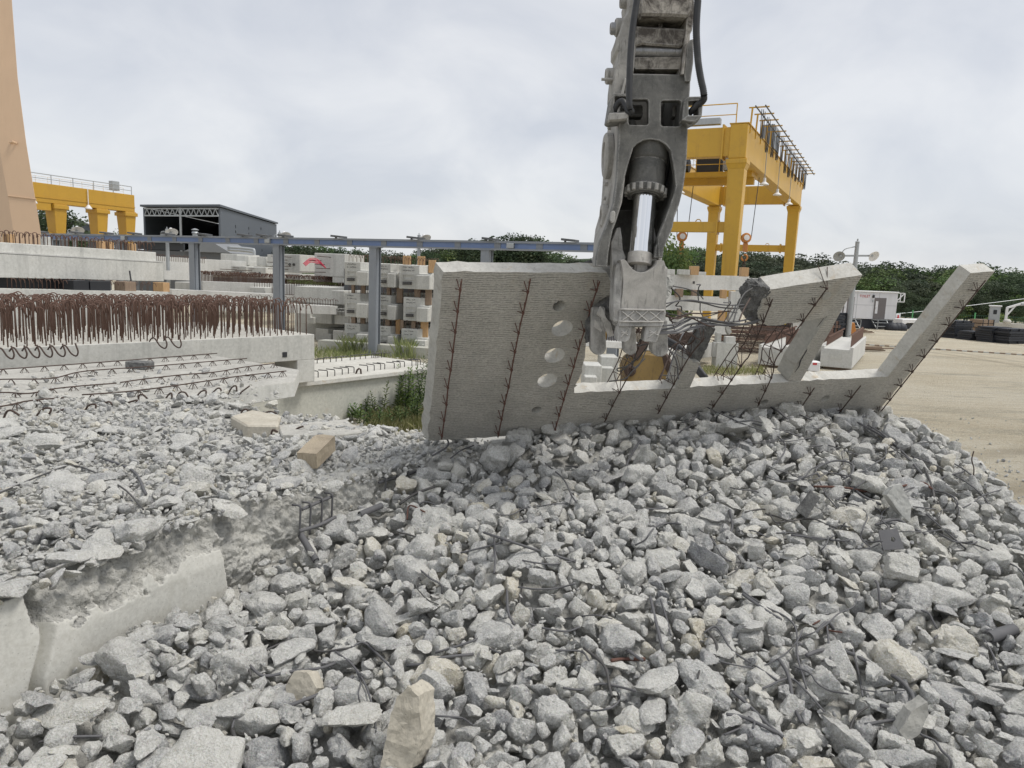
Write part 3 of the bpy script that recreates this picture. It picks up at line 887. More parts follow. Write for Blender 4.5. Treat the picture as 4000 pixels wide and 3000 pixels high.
b_ = MB(); b_.lathe(ax0, axd, [(.098, ax_at(745)), (.098, ax_at(996))], 48)
b_.build('piston_rod', M['chrome'], ex, smooth=True)
b_ = MB(); b_.lathe(ax0, axd, [(.06, ax_at(990)), (.103, ax_at(992)), (.103, ax_at(1034)), (.06, ax_at(1036))], 32)
re_ = b_.build('rod_end', M['mach_jaw'], ex, smooth=True)
b_ = MB(); b_.box(Zp(2502, 1056, 6.3), .12, .12, .14, c_r, c_f, c_u); b_.build('rod_eye', M['mach_worn'], re_, bevel=.02)
# corrugated hose beside the barrel
def corrugated(b, pts, r, pitch=.012, seg=10, amp=.12):
    pp = spline(pts, 10)
    L = sum((pp[i + 1] - pp[i]).length for i in range(len(pp) - 1))
    n = max(8, int(L / pitch * 2))
    acc = [0]
    for i in range(1, len(pp)): acc.append(acc[-1] + (pp[i] - pp[i - 1]).length)
    out_ = []; rr = []; j = 1
    for k in range(n + 1):
        s = L * k / n
        while j < len(pp) - 1 and acc[j] < s: j += 1
        t = (s - acc[j - 1]) / max(1e-9, acc[j] - acc[j - 1])
        out_.append(pp[j - 1].lerp(pp[j], t)); rr.append(r * (1 + (amp if k % 2 else -amp)))
    b.tube(out_, rr, seg)
b_ = MB(); corrugated(b_, pxpath([(2626, 600), (2622, 650), (2612, 700), (2600, 728)], (6.5, 6.55)), .022)
b_.build('hose', M['rubber'], ex, smooth='all')
# inner jaw arms either side of the rod (they carry the moving jaw)
plate('jaw_arm', [(2424, 888), (2430, 930), (2433, 975), (2445, 1005), (2440, 1020), (2420, 1100), (2396, 1180), (2390, 1080), (2387, 990), (2386, 950), (2410, 890)], 6.32, .10, 'mach_worn')
plate('jaw_arm', [(2553, 870), (2563, 930), (2570, 985), (2588, 1014), (2580, 1022), (2562, 1000), (2556, 960), (2550, 900)], 6.35, .10, 'mach_worn')
# moving jaw: saddle-shaped front, reinforced nose, two teeth
jawf = [(2425, 1016), (2438, 1013), (2448, 1020), (2456, 1034), (2470, 1051), (2486, 1061), (2504, 1065), (2524, 1062), (2545, 1050), (2558, 1040), (2565, 1030), (2569, 1017), (2593, 1018), (2600, 1040), (2603, 1070), (2604, 1163), (2601, 1207), (2590, 1256), (2417, 1258), (2424, 1204), (2432, 1150), (2436, 1100), (2432, 1050)]
b_ = MB(); f = [Zp(px, py, 6.12 + (py - 1010) / 250 * .12) for px, py in jawf]
b_.prism(f, Vector((0, .30, 0)))
jaw = b_.build('moving_jaw', M['mach_jaw'], ex, bevel=.012)
# left cheek of the moving jaw with a round boss
ck = [(2432, 1020), (2436, 1100), (2432, 1150), (2424, 1204), (2417, 1262), (2397, 1258), (2394, 1200), (2398, 1120), (2404, 1070), (2408, 1034)]
b_ = MB(); b_.prism([Zp(px, py, 6.2) for px, py in ck], Vector((0, .26, 0)))
b_.build('jaw_cheek', M['mach_worn'], jaw, bevel=.012)
b_ = MB(); c = Zp(2410, 1088, 6.33)
b_.lathe(c + c_r * .06, -c_r, [(.13, 0), (.13, .075), (.11, .09), (.075, .09), (.07, .07), (.02, .07)], 26)
b_.build('pivot_boss', M['mach_worn'], jaw, smooth=True)
# nose block with hard-facing weld pattern
nose = [(2420, 1206), (2597, 1210), (2603, 1222), (2590, 1275), (2414, 1276)]
b_ = MB(); b_.prism([Zp(px, py, 6.18) for px, py in nose], Vector((0, .3, 0)))
ns = b_.build('nose_block', M['mach_worn'], jaw, bevel=.01)
b_ = MB()
def weld(a, c, r_=.005, d=6.175):
    n_ = 8
    b_.tube([Zp(a[0] + (c[0] - a[0]) * i / n_ + random.uniform(-1, 1), a[1] + (c[1] - a[1]) * i / n_ + random.uniform(-.8, .8), d) for i in range(n_ + 1)], r_, 5)
weld((2421, 1208), (2597, 1212), .009); weld((2418, 1256), (2592, 1257), .008)
for x in (2430, 2484, 2538):
    weld((x, 1216), (x + 46, 1254)); weld((x + 46, 1216), (x, 1254))
b_.build('weld_bead', M['mach_jaw'], ns, smooth='all')
for tx in ([(2414, 1272), (2470, 1274), (2467, 1300), (2458, 1331), (2450, 1336), (2410, 1332), (2409, 1300)], [(2523, 1273), (2588, 1272), (2578, 1300), (2566, 1336), (2555, 1340), (2514, 1334), (2518, 1300)]):
    b_ = MB(); b_.prism([Zp(px, py, 6.2) for px, py in tx], Vector((0, .16, 0)))
    to = b_.build('tooth', M['mach_worn'], jaw, bevel=.018)
    x0, x1 = tx[0][0], tx[1][0]
    b_ = MB()
    weld((x0 + 12, 1290), (x1 - 16, 1310), .005, 6.197); weld((x1 - 16, 1285), (x0 + 10, 1318), .005, 6.197); weld((x0 + 12, 1300), (x1 - 20, 1298), .005, 6.197)
    b_.build('weld_bead', M['mach_jaw'], to, smooth='all')
# bearing pad between the jaws
plate('jaw_body', [(2400, 1050), (2600, 1050), (2585, 1280), (2405, 1280)], 6.42, .28, 'mach_worn', jaw, bevel=.02)
# fixed jaw behind with three long teeth
def tooth3(px0, px1, ytop, ybot, d, lean=0, mat='mach_worn'):
    w_ = (px1 - px0)
    o = [(px0 + 4, ytop), (px1 - 4, ytop), (px1 + lean, ybot - w_ * .35), (px1 - w_ * .12 + lean, ybot - w_ * .12), (px1 - w_ * .35 + lean, ybot), (px0 + w_ * .35 + lean, ybot), (px0 + w_ * .12 + lean, ybot - w_ * .12), (px0 + lean, ybot - w_ * .4)]
    b = MB(); b.prism([Zp(px, py, d) for px, py in o], Vector((0, .16, 0)))
    return b.build('fixed_tooth', M[mat], ex, bevel=.02)
tooth3(2307, 2368, 1200, 1386, 6.85); tooth3(2432, 2482, 1230, 1386, 6.8, 6); tooth3(2545, 2611, 1250, 1393, 6.78)
plate('fixed_jaw', [(2320, 1000), (2385, 1040), (2610, 1040), (2600, 1270), (2330, 1250), (2315, 1200)], 7.02, .25, 'mach_worn', bevel=.02)

# quick hitch, pins and the stick above
hitch = ex
def hpin(px0, px1, py, r, d, mat='pin_steel', dy=0, name='hitch_pin'):
    b = MB(); b.cyl(Zp(px0, py, d), Zp(px1, py + dy, d), r, seg=22)
    return b.build(name, M[mat], ex, smooth=True)
hpin(2478, 2682, 202, .049, 6.22, dy=4)
b_ = MB(); b_.prism([Zp(px, py, 6.2) for px, py in rrect(2476, 222, 2676, 270, 12)], Vector((0, .2, 0))); b_.build('hitch_block', M['mach_dirty'], ex, bevel=.02)
plate('hitch_beam', [(2484, 100), (2680, 112), (2680, 130), (2668, 178), (2655, 184), (2510, 172), (2484, 180)], 6.14, .3, 'mach_dirty', bevel=.015)
plate('hitch_rib', [(2573, 60), (2590, 60), (2588, 108), (2572, 108)], 6.25, .2, 'mach_dirty')
plate('hitch_back', [(2470, 40), (2700, 40), (2690, 290), (2470, 290)], 6.6, .06, 'mach_dirty')
plate('stick_box', [(2500, -420), (2708, -420), (2706, 40), (2690, 66), (2640, 62), (2498, 58)], 6.05, .5, 'mach_dirty', bevel=.02)
# hitch side plates
plate('hitch_side_plate', [(2690, -60), (2712, -60), (2712, 60), (2704, 118), (2692, 140), (2683, 178), (2672, 290), (2660, 290), (2672, 180), (2680, 110)], 6.1, .6, 'mach_dirty')
plate('ear', [(2683, 172), (2698, 154), (2710, 152), (2709, 240), (2698, 318), (2676, 318), (2672, 290)], 6.12, .3, 'mach_dark')
lp = [(2478, -60), (2452, -20), (2456, 20), (2452, 42), (2434, 75), (2425, 110), (2410, 150), (2408, 195), (2418, 200), (2414, 245), (2404, 262), (2396, 330), (2394, 372), (2446, 370), (2474, 288), (2486, 180), (2486, 60), (2500, 20)]
hs = plate('hitch_side_plate', lp, 6.16, .4, 'mach_dusty', bevel=.01)
def sideboss(px, py, r, l, d=6.3, mat='mach_dusty', pw=0):
    c = Zp(px, py, d)
    b = MB(); b.lathe(c + c_r * .14, -c_r, [(r, 0), (r, .14 + l), (r * .85, .15 + l), (r * .8, .14 + l), (.01, .14 + l)], 24)
    return b.build('pin_boss', M[mat], hs, smooth=True)
sideboss(2440, 8, .052, .03); sideboss(2416, 108, .075, .02); sideboss(2402, 112, .05, .03, mat='pin_steel'); sideboss(2440, 205, .085, .04); sideboss(2392, 298, .05, .03); sideboss(2374, 298, .066, .01, 6.3)
b_ = MB(); b_.lathe(Zp(2424, 310, 6.22), c_r, [(.012, -.16), (.012, .1)], 6); b_.build('bolt', M['mach_dusty'], hs)
# fins on the left side plate
plate('fin', [(2442, 300), (2448, 308), (2436, 370), (2424, 372)], 6.12, .2, 'mach_dusty', hs)
# hose brackets: bent plates with a window
def bracket(o, i, d, depth, name='hose_bracket'):
    b = MB(); b.prism([Zp(px, py, d) for px, py in o], Vector((0, depth, 0)), holes=[[Zp(px, py, d) for px, py in i]])
    return b.build(name, M['mach_dark'], ex, bevel=.006)
bracket([(2398, 364), (2452, 366), (2452, 470), (2384, 478), (2372, 470), (2386, 385)], [(2402, 376), (2446, 377), (2446, 436), (2398, 438)], 6.06, .22)
bracket([(2672, 392), (2688, 377), (2740, 376), (2748, 384), (2742, 452), (2728, 474), (2690, 492), (2664, 470)], [(2690, 396), (2728, 392), (2730, 450), (2690, 455)], 6.08, .2)
plate('bracket_lip', [(2380, 440), (2446, 441), (2457, 450), (2448, 462), (2420, 466), (2380, 468)], 5.98, .14, 'mach_dusty')
plate('bracket_lip', [(2664, 468), (2684, 450), (2736, 450), (2744, 454), (2716, 476), (2690, 474)], 6.0, .14, 'mach_dark')
# hoses
b_ = MB()
b_.tube(spline(pxpath([(2496, -60), (2488, 0), (2474, 90), (2464, 190), (2459, 300), (2458, 400), (2461, 425)], (5.85, 5.95)), 8), .026, 12)
b_.tube(spline(pxpath([(2461, 425), (2466, 437), (2458, 438), (2446, 416), (2432, 396), (2416, 402), (2402, 424), (2398, 436)], (5.95, 6.1)), 6), .026, 12)
b_.build('hose', M['rubber'], ex, smooth=True)
b_ = MB()
corrugated(b_, pxpath([(2727, -60), (2726, 0), (2722, 60), (2720, 120), (2723, 190), (2728, 250), (2738, 310), (2746, 345), (2750, 372)], (5.95, 6.0)), .027, .016, 12)
b_.build('hose', M['rubber'], ex, smooth='all')
b_ = MB()
b_.tube(spline(pxpath([(2750, 372), (2750, 388), (2740, 400), (2722, 412), (2706, 428), (2692, 444)], (6.0, 6.15)), 6), .026, 12)
b_.build('hose', M['rubber'], ex, smooth=True)
for px in (2470, 2640):
    b_ = MB(); b_.box(Zp(px + 10, 440, 6.4), .12, .1, .10, c_r, c_f, c_u); b_.cyl(Zp(px, 470, 6.4), Zp(px, 500, 6.4), .03)
    b_.build('hose_fitting', M['mach_dark'], ex, bevel=.01)
# ------------------------------------------------------------------ rubble pile
def fbm(x, y, s, seed=0.0):
    out_ = np.zeros(np.broadcast(x, y).shape)
    r2 = np.random.default_rng(int(seed * 10) + 3)
    for k in range(6):
        a = r2.uniform(0, 2 * np.pi); f = s * r2.uniform(.6, 1.9)
        out_ += np.sin((x * np.cos(a) + y * np.sin(a)) * f + r2.uniform(0, 6.28)) / (1 + .5 * k)
    return out_ / 2.6
# edge of the old beam (its upper front edge), in plan
ZB = 2.2
edge_px = [(-150, 2420), (127, 2330), (400, 2222), (640, 2120), (844, 2049), (1060, 1975), (1300, 1905), (1520, 1850), (1740, 1800)]
edge = [G(px, py, ZB) for px, py in edge_px]
ex_ = np.array([p.x for p in edge]); ey_ = np.array([p.y for p in edge])
def beam_x(y):
    """x of the beam's face at distance y"""
    return np.interp(y, ey_, ex_, left=ex_[0] - 0.0, right=ex_[-1] + 0.6)
def sstep(a, b, v):
    t = np.clip((v - a) / (b - a), 0, 1); return t * t * (3 - 2 * t)
def target(x, y, inset=0.0):
    x = np.asarray(x, float); y = np.asarray(y, float)
    pile = 1.36 + .255 * (y - 3.8)
    pile = np.minimum(pile, 2.42 + .15 * sstep(.2, 1.4, x) - .03 * np.maximum(0, x - 3.2))
    pile = pile + .07 * fbm(x, y, 2.2, 1) + .03 * fbm(x, y, 5, 2)
    pile = pile + .32 * sstep(5.3, 4.1, y) * sstep(1.3, .2, x - beam_x(y)) + .16 * np.exp(-((x - .2) ** 2 / 1.2 + (y - 5.6) ** 2 / .8)) - .16 * np.exp(-((x + 1.1) ** 2 / .5 + (y - 5.3) ** 2 / .9))
    # falls away right and behind
    pile = pile - .75 * np.maximum(0, x - (4.8 + .12 * fbm(y, y * 0, 3, 4)))
    rb = np.interp(x, [-2, -.9, 1.5, 3.0, 4.6, 6], [8.45, 8.45, 9.1, 9.5, 9.75, 9.6])
    pile = pile - .8 * np.maximum(0, y - rb)
    plat = ZB + .05 + .05 * fbm(x, y, 2.6, 5) + .10 * np.exp(-((x + 3.6) ** 2 / 1.5 + (y - 5.2) ** 2 / 1.2))
    # platform: thins out over the slab behind
    plat = plat - .5 * np.maximum(0, (y - 9.2 + .9 * (x + 4.5) * .3)) * 0
    plat = plat - .9 * np.maximum(0, y - np.interp(x, [-6.5, -4.2, -2.5, -1], [9.6, 9.9, 9.2, 8.6]))
    bx = beam_x(y) - inset
    t = sstep(-.02, .06, x - bx)
    return np.maximum(plat * (1 - t) + pile * t, 0.0)
# base mound under the loose stones
gx = np.arange(-8.0, 9.01, .1); gy = np.arange(1.6, 13.01, .1)
GX, GY = np.meshgrid(gx, gy)
bxg = beam_x(GY) - .22
GZ = target(GX, GY, .22) - np.where(GX > bxg, .19, .06)
GZ = np.maximum(GZ, -.3)
nv = [(float(a), float(b), float(c)) for a, b, c in zip(GX.ravel(), GY.ravel(), GZ.ravel())]
W = len(gx)
nf = [(j * W + i, j * W + i + 1, (j + 1) * W + i + 1, (j + 1) * W + i) for j in range(len(gy) - 1) for i in range(W - 1)]
me = bpy.data.meshes.new('rubble_mound'); me.from_pydata(nv, [], nf); me.materials.append(M['dustbed'])
me.polygons.foreach_set('use_smooth', [True] * len(nf))
mound = bpy.data.objects.new('rubble_mound', me); COL.objects.link(mound); mound['kind'] = 'structure'

# chunk shapes: fractured polyhedra with rough broken faces
def ico(sub):
    bm = bmesh.new(); bmesh.ops.create_icosphere(bm, subdivisions=sub, radius=1)
    v = np.array([q_.co[:] for q_ in bm.verts]); f = np.array([[l.index for l in p.verts] for p in bm.faces])
    bm.free(); return v, f
ICO = {k: ico(k) for k in (1, 2, 3, 4, 5)}
def vnoise(p, s, seed):
    r2 = np.random.default_rng(seed); o = np.zeros(len(p))
    for k in range(9):
        d = r2.normal(size=3); d /= np.linalg.norm(d)
        o += np.sin(p @ d * s * r2.uniform(.6, 1.7) + r2.uniform(0, 6.28))
    return o / 4.5
def rnoise(p, s, seed):
    off = seed * 3.7
    return np.array([mnoise.fractal(Vector((a[0] * s + off, a[1] * s, a[2] * s)), .8, 2.1, 4) for a in p])
def stone_shape(seed, sub, flat=False):
    r2 = np.random.default_rng(seed)
    v, f = ICO[sub]
    n = r2.integers(9, 15)
    nn = r2.normal(size=(n, 3)); nn /= np.linalg.norm(nn, axis=1)[:, None]
    dd = r2.uniform(.62, 1.0, n)
    if seed % 2 == 0:                     # box-like: opposite cast faces
        q_ = np.linalg.qr(r2.normal(size=(3, 3)))[0]
        nn = np.vstack([nn, q_[0], -q_[0], q_[1]]); dd = np.concatenate([dd, [.58, .62, .66]])
    c = v @ nn.T
    with np.errstate(divide='ignore'):
        t = np.where(c > .05, dd / np.maximum(c, 1e-6), 9.0)
    k = 48.0
    rad = -np.log(np.exp(-k * np.minimum(t, 3)).sum(1)) / k
    rad = np.clip(rad, .35, 1.35)
    p = v * rad[:, None]
    p = p * np.array([1, r2.uniform(.72, .95), r2.uniform(.6, .85)]) if not flat else p * np.array([1, r2.uniform(.6, .9), r2.uniform(.22, .36)])
    amp = (.11 if sub >= 3 else .07) * (.55 if flat else 1)
    nz = rnoise(p, 2.6, seed) * amp + (rnoise(p, 7.5, seed + 50) * amp * .5 if sub >= 3 else 0)
    p = p + v * nz[:, None]
    p -= (p.max(0) + p.min(0)) / 2
    p /= np.abs(p).max()
    return p, f
NV = 26
hi = [stone_shape(i, 4, i >= 19) for i in range(NV)]
lo3 = [stone_shape(i, 3, i >= 19) for i in range(NV)]
lo = [stone_shape(i, 2, i >= 19) for i in range(NV)]
lo1 = [stone_shape(i, 1, i >= 19) for i in range(NV)]
hi_me = []
for i, (p, f) in enumerate(hi):
    me = bpy.data.meshes.new('concrete_chunk'); me.from_pydata(p.tolist(), [], f.tolist())
    me.polygons.foreach_set('use_smooth', [True] * len(f)); me.set_sharp_from_angle(angle=R(48))
    me.materials.append(M['rubble']); me.update(); hi_me.append(me)
def rotm(r2, tilt=None):
    if tilt is None:
        q_ = r2.normal(size=4); q_ /= np.linalg.norm(q_)
        w_, x, y, z = q_
        return np.array([[1 - 2 * (y * y + z * z), 2 * (x * y - z * w_), 2 * (x * z + y * w_)], [2 * (x * y + z * w_), 1 - 2 * (x * x + z * z), 2 * (y * z - x * w_)], [2 * (x * z - y * w_), 2 * (y * z + x * w_), 1 - 2 * (x * x + y * y)]])
    a, b, c = r2.uniform(0, 6.28), r2.normal() * tilt, r2.normal() * tilt
    return np.array(Euler((b, c, a)).to_matrix())
# height map that the stones are dropped on
CE = .03
X0, Y0 = -8.0, 1.6
NXc, NYc = int(17 / CE), int(11.4 / CE)
hx = X0 + (np.arange(NXc) + .5) * CE; hy = Y0 + (np.arange(NYc) + .5) * CE
HX, HY = np.meshgrid(hx, hy)
T = target(HX, HY)
H = T - np.where(HX > beam_x(HY), .19, .06)
placed = []     # (variant, R, scale, x, y, z, rank)
def cellof(x, y): return int((y - Y0) / CE), int((x - X0) / CE)
def footprint(pts):
    ix = np.floor(pts[:, 0] / CE).astype(int); iy = np.floor(pts[:, 1] / CE).astype(int)
    x0, y0 = ix.min(), iy.min(); w_, h_ = ix.max() - x0 + 1, iy.max() - y0 + 1
    lowm = np.full((h_, w_), 9.0); upm = np.full((h_, w_), -9.0)
    np.minimum.at(lowm, (iy - y0, ix - x0), pts[:, 2]); np.maximum.at(upm, (iy - y0, ix - x0), pts[:, 2])
    return x0, y0, lowm, upm
def drop(var, Rm, s, xs, ys, over=.05, sink=.02, force=False):
    pts = (lo[var][0] @ Rm.T) * s
    x0, y0, lw, um = footprint(pts)
    msk = lw < 8
    best = None
    for x, y in zip(xs, ys):
        ci, cj = cellof(x, y)
        a, b = ci + y0, cj + x0
        if a < 0 or b < 0 or a + lw.shape[0] > NYc or b + lw.shape[1] > NXc: continue
        hh = H[a:a + lw.shape[0], b:b + lw.shape[1]]
        z = (hh - lw)[msk].max() - sink * s / .1
        top = z + um[msk].max() - T[ci, cj]
        if best is None or top < best[0]: best = (top, z, x, y, a, b)
    if best is None: return None
    top, z, x, y, a, b = best
    if top > over + s * .35 and not force: return None
    hh = H[a:a + lw.shape[0], b:b + lw.shape[1]]
    up_ = np.where(msk, um + z, -9); np.maximum(hh, up_, out=hh)
    placed.append((var, Rm, s, x, y, z)); return placed[-1]
def inview_xy(r2):
    while True:
        px, py = r2.uniform(-120, 4120), r2.uniform(1560, 3060)
        v = D(px, py)
        # hit the target plane roughly
        p = CAM + v * ((1.9 - CAM.z) / v.z)
        if p.y < 11.5 and -7.5 < p.x < 8 and p.y > 2: return p.x, p.y
r3 = np.random.default_rng(5)
# hand-placed landmarks (pixel, size, variant) dropped in where they lie
marks = []
def landmark(px, py, zg, s, var, label, cat, name='concrete_chunk', tilt=None, Rm=None, seed=0):
    p = G(px, py, zg)
    r2 = np.random.default_rng(seed + 100)
    Rm = rotm(r2, tilt) if Rm is None else Rm
    q_ = drop(var, Rm, s, [p.x], [p.y], force=True, sink=.062)
    if q_ is not None: marks.append((q_, name, label, cat))
LM = [
 (745, 2840, 1.6, .29, 3, 'huge pale boulder of concrete, the largest at the bottom left', 'concrete chunk'),
 (540, 2420, 1.75, .0, 0, '', ''),
 (520, 2085, 2.3, .16, 5, 'big squarish chunk sitting at the edge on top of the old beam', 'concrete chunk'),
 (1040, 2290, 1.8, .14, 7, 'big chunk with a knobbly face lying at the foot of the beam', 'concrete chunk'),
 (1650, 2090, 2.0, .15, 9, 'large round rough chunk left of the middle of the pile', 'concrete chunk'),
 (1500, 2390, 1.7, .16, 11, 'large dark blue-grey chunk in the left half of the pile', 'concrete chunk'),
 (3500, 2570, 1.6, .19, 13, 'big buff oblong chunk at the right of the pile above the cable', 'concrete chunk'),
 (3510, 2300, 1.75, .14, 15, 'big pale rounded chunk right of centre, below the steel plate', 'concrete chunk'),
 (2000, 2150, 1.95, .13, 17, 'big square pitted chunk with a bar crossing behind it', 'concrete chunk'),
 (2490, 1890, 2.15, .17, 1, 'tall rough chunk standing upright near the top of the pile', 'concrete chunk'),
 (1930, 1810, 2.2, .17, 8, 'wide wedge-shaped chunk just below the panel', 'concrete chunk'),
 (2850, 1725, 2.35, .22, 21, 'long flat slab chunk lying tilted near the crest', 'concrete chunk'),
 (2980, 1720, 2.35, .16, 2, 'bright pointed chunk beside the flat slab at the crest', 'concrete chunk'),
 (160, 2070, 2.28, .13, 22, 'pale flat-faced chunk on the rubble at the left edge', 'concrete chunk'),
 (215, 2085, 2.30, .13, 4, 'dark wide chunk below the pale flat-faced one at the left', 'concrete chunk'),
 (770, 1890, 2.26, .14, 6, 'broad chunk in the middle of the rubble on the slab', 'concrete chunk'),
]
import time as _t
_t0 = _t.time()
N1 = 15000
for k in range(N1):
    x, y = inview_xy(r3)
    onpile = x > float(beam_x(y))
    if onpile:
        s = float(np.clip(r3.lognormal(math.log(.103), .40), .032, .20))
    else:
        s = float(np.clip(r3.lognormal(math.log(.046), .60), .016, .19))
    flat = r3.random() < (.07 if onpile else .40)
    var = int(r3.integers(19, NV)) if flat else int(r3.integers(0, 19))
    Rm = rotm(r3, .45 if flat else None)
    j = s * 1.8
    xs = x + r3.uniform(-j, j, 7); ys = y + r3.uniform(-j, j, 7)
    if not onpile:
        xs = np.minimum(xs, beam_x(ys) - s * .3)
    else:
        xs = np.maximum(xs, beam_x(ys) + s * .9)
    drop(var, Rm, s, xs, ys, over=.03 if onpile else .015)
# the landmarks lie on top, bedded into their neighbours
for q_ in LM:
    if q_[3] > 0: landmark(*q_[:5], q_[5], q_[6], tilt=.35, seed=int(q_[0]))
# crumbs and pieces strewn on the bare part of the slab behind
for k in range(620):
    px, py = r3.uniform(-100, 1080), r3.uniform(1430, 1600)
    p = G(px, py, ZB)
    if p.x < X0 + .4 or p.y > Y0 + 11: continue
    s = float(np.clip(r3.lognormal(math.log(.024), .6), .01, .10)); var = int(r3.integers(19, NV)) if r3.random() < .6 else int(r3.integers(0, 19))
    i_, j_ = cellof(p.x, p.y); i_ = min(i_, NYc - 1)
    a_, b_i = max(0, i_ - 8), max(0, j_ - 8); H[a_:i_ + 9, b_i:j_ + 9] = np.maximum(H[a_:i_ + 9, b_i:j_ + 9], ZB - .005)
    drop(var, rotm(r3, .3), s, [p.x], [p.y], force=True)
# small stuff into the gaps
for k in range(24000):
    x, y = inview_xy(r3)
    onpile = x > float(beam_x(y))
    s = float(r3.uniform(.010, .026)) if k > 7000 else float(r3.uniform(.024, .05))
    var = int(r3.integers(0, NV))
    xs = x + r3.uniform(-.09, .09, 6); ys = y + r3.uniform(-.09, .09, 6)
    if not onpile: xs = np.minimum(xs, beam_x(ys) - .02)
    else: xs = np.maximum(xs, beam_x(ys) + .03)
    drop(var, rotm(r3), s, xs, ys, over=-.005 if onpile else .0)
print('rubble placed', len(placed), _t.time() - _t0)
def surf(x, y):
    i, j = cellof(x, y)
    return float(H[max(0, min(NYc - 1, i)), max(0, min(NXc - 1, j))])
# visibility and size in the picture
def proj(p):
    v = Vector(p) - CAM
    d = v.dot(c_f)
    return (2000 + FPX * v.dot(c_r) / d, 1500 - FPX * v.dot(c_u) / d, d)
score = []
ids = {id(q_[0]): i for i, q_ in enumerate(marks)}
for i, (var, Rm, s, x, y, z) in enumerate(placed):
    px, py, d = proj((x, y, z))
    vis = -40 < px < 4040 and py < 3060
    i_, j_ = cellof(x, y)
    buried = H[max(0, i_ - 1):i_ + 2, max(0, j_ - 1):j_ + 2].max() - (z + s * .55)
    score.append((s / d if vis and buried < .04 else 0))
order = np.argsort(-np.array(score))
single = set(int(i) for i in order[:300] if score[i] > 0) | set(i for i, q_ in enumerate(placed) if id(q_) in ids)
def put_chunk(i, label, group, name='concrete_chunk', cat='concrete chunk', tint=.5):
    var, Rm, s, x, y, z = placed[i]
    o = bpy.data.objects.new(name, hi_me[var]); COL.objects.link(o)
    m4 = Matrix(Rm.tolist()).to_4x4() @ Matrix.Diagonal((s, s, s, 1)); m4.translation = (x, y, z)
    o.matrix_world = m4
    o.color = (tint, tint, tint, 1)
    return tag(o, label, cat, group)
REFS = [((745, 2840), 'the huge pale boulder'), ((520, 2085), 'the squarish beam-edge chunk'), ((1500, 2390), 'the large dark chunk'), ((3500, 2570), 'the buff oblong chunk'), ((3478, 2112), 'the steel plate'),
 ((1570, 2860), 'the tall buff wedge'), ((1175, 2680), 'the cream flat-faced block'), ((3580, 2820), 'the leaf-shaped slab piece'), ((3900, 2475), 'the fat grey pipe'), ((1240, 1780), 'the timber block'), ((2850, 1725), 'the flat slab chunk'),
 ((2490, 1890), 'the tall upright chunk'), ((3160, 1970), 'the dark smooth block'), ((2455, 2576), 'the red steel strip'), ((2000, 2150), 'the square pitted chunk'), ((1930, 1810), 'the wide wedge-shaped chunk'), ((1700, 1720), 'the panel\'s lower left corner'), ((2300, 1690), 'the panel\'s third bar'),
 ((3400, 2740), 'the ribbed cable'), ((844, 2200), 'the old beam\'s clean face'), ((160, 2070), 'the flat-faced chunk at left'), ((2400, 2950), 'the middle of the bottom edge'), ((3100, 2930), 'the bottom edge, right of middle'), ((3900, 2900), 'the bottom right corner'), ((3700, 1830), 'the pile\'s right-hand crest'), ((2650, 2200), 'the middle of the pile')]
def describe(i, tn):
    var, Rm, s, x, y, z = placed[i]
    px, py, d = proj((x, y, z))
    ref = min(REFS, key=lambda q_: math.hypot(q_[0][0] - px, q_[0][1] - py))
    dx_, dy_ = px - ref[0][0], py - ref[0][1]; r_ = math.hypot(dx_, dy_)
    a = math.degrees(math.atan2(dy_, dx_)) % 360
    dr = ['right of', 'below and right of', 'below', 'below and left of', 'left of', 'above and left of', 'above', 'above and right of'][int((a + 22.5) // 45) % 8]
    if 'bottom' in ref[1]: dr = 'near'
    pxs = s / d * FPX * 2
    return '%s %s %s %s%s %s' % ('big' if pxs > 170 else 'middling' if pxs > 120 else 'small', 'dark grey' if tn < .2 else 'grey' if tn < .55 else 'pale grey' if tn < .86 else 'cream', 'flat piece' if var >= 19 else 'blocky chunk' if var % 2 == 0 else 'lumpy chunk', 'just ' if r_ < 130 and dr != 'near' else 'well ' if r_ > 330 and dr != 'near' else '', dr, ref[1])
acc_v = []; acc_f = []; acc_t = []; nb = 0
tint_r = np.random.default_rng(77)
for i, (var, Rm, s, x, y, z) in enumerate(placed):
    if i in single:
        q_ = placed[i]
        if id(q_) in ids:
            mk = marks[ids[id(q_)]]; put_chunk(i, mk[2], None, mk[1], mk[3], tint=.15 if 'dark' in mk[2] else .97 if 'buff' in mk[2] else .8 if 'pale' in mk[2] or 'bright' in mk[2] else .5)
        elif x > float(beam_x(y)):
            tn = float(tint_r.random() ** 1.1); put_chunk(i, describe(i, tn), 'concrete chunks of the rubble pile', tint=tn)
        else:
            tn = float(tint_r.random() ** 1.1); put_chunk(i, describe(i, tn), 'concrete chunks on the slab', tint=tn)
        continue
    d = math.hypot(x, y)
    src = lo3 if s / d > .0088 else (lo if s / d > .0036 else lo1)
    p = (src[var][0] @ Rm.T) * s + np.array([x, y, z])
    acc_v.append(p); acc_f.append(src[var][1] + nb); nb += len(p)
    acc_t.append(np.full(len(p), tint_r.random() ** 1.15))
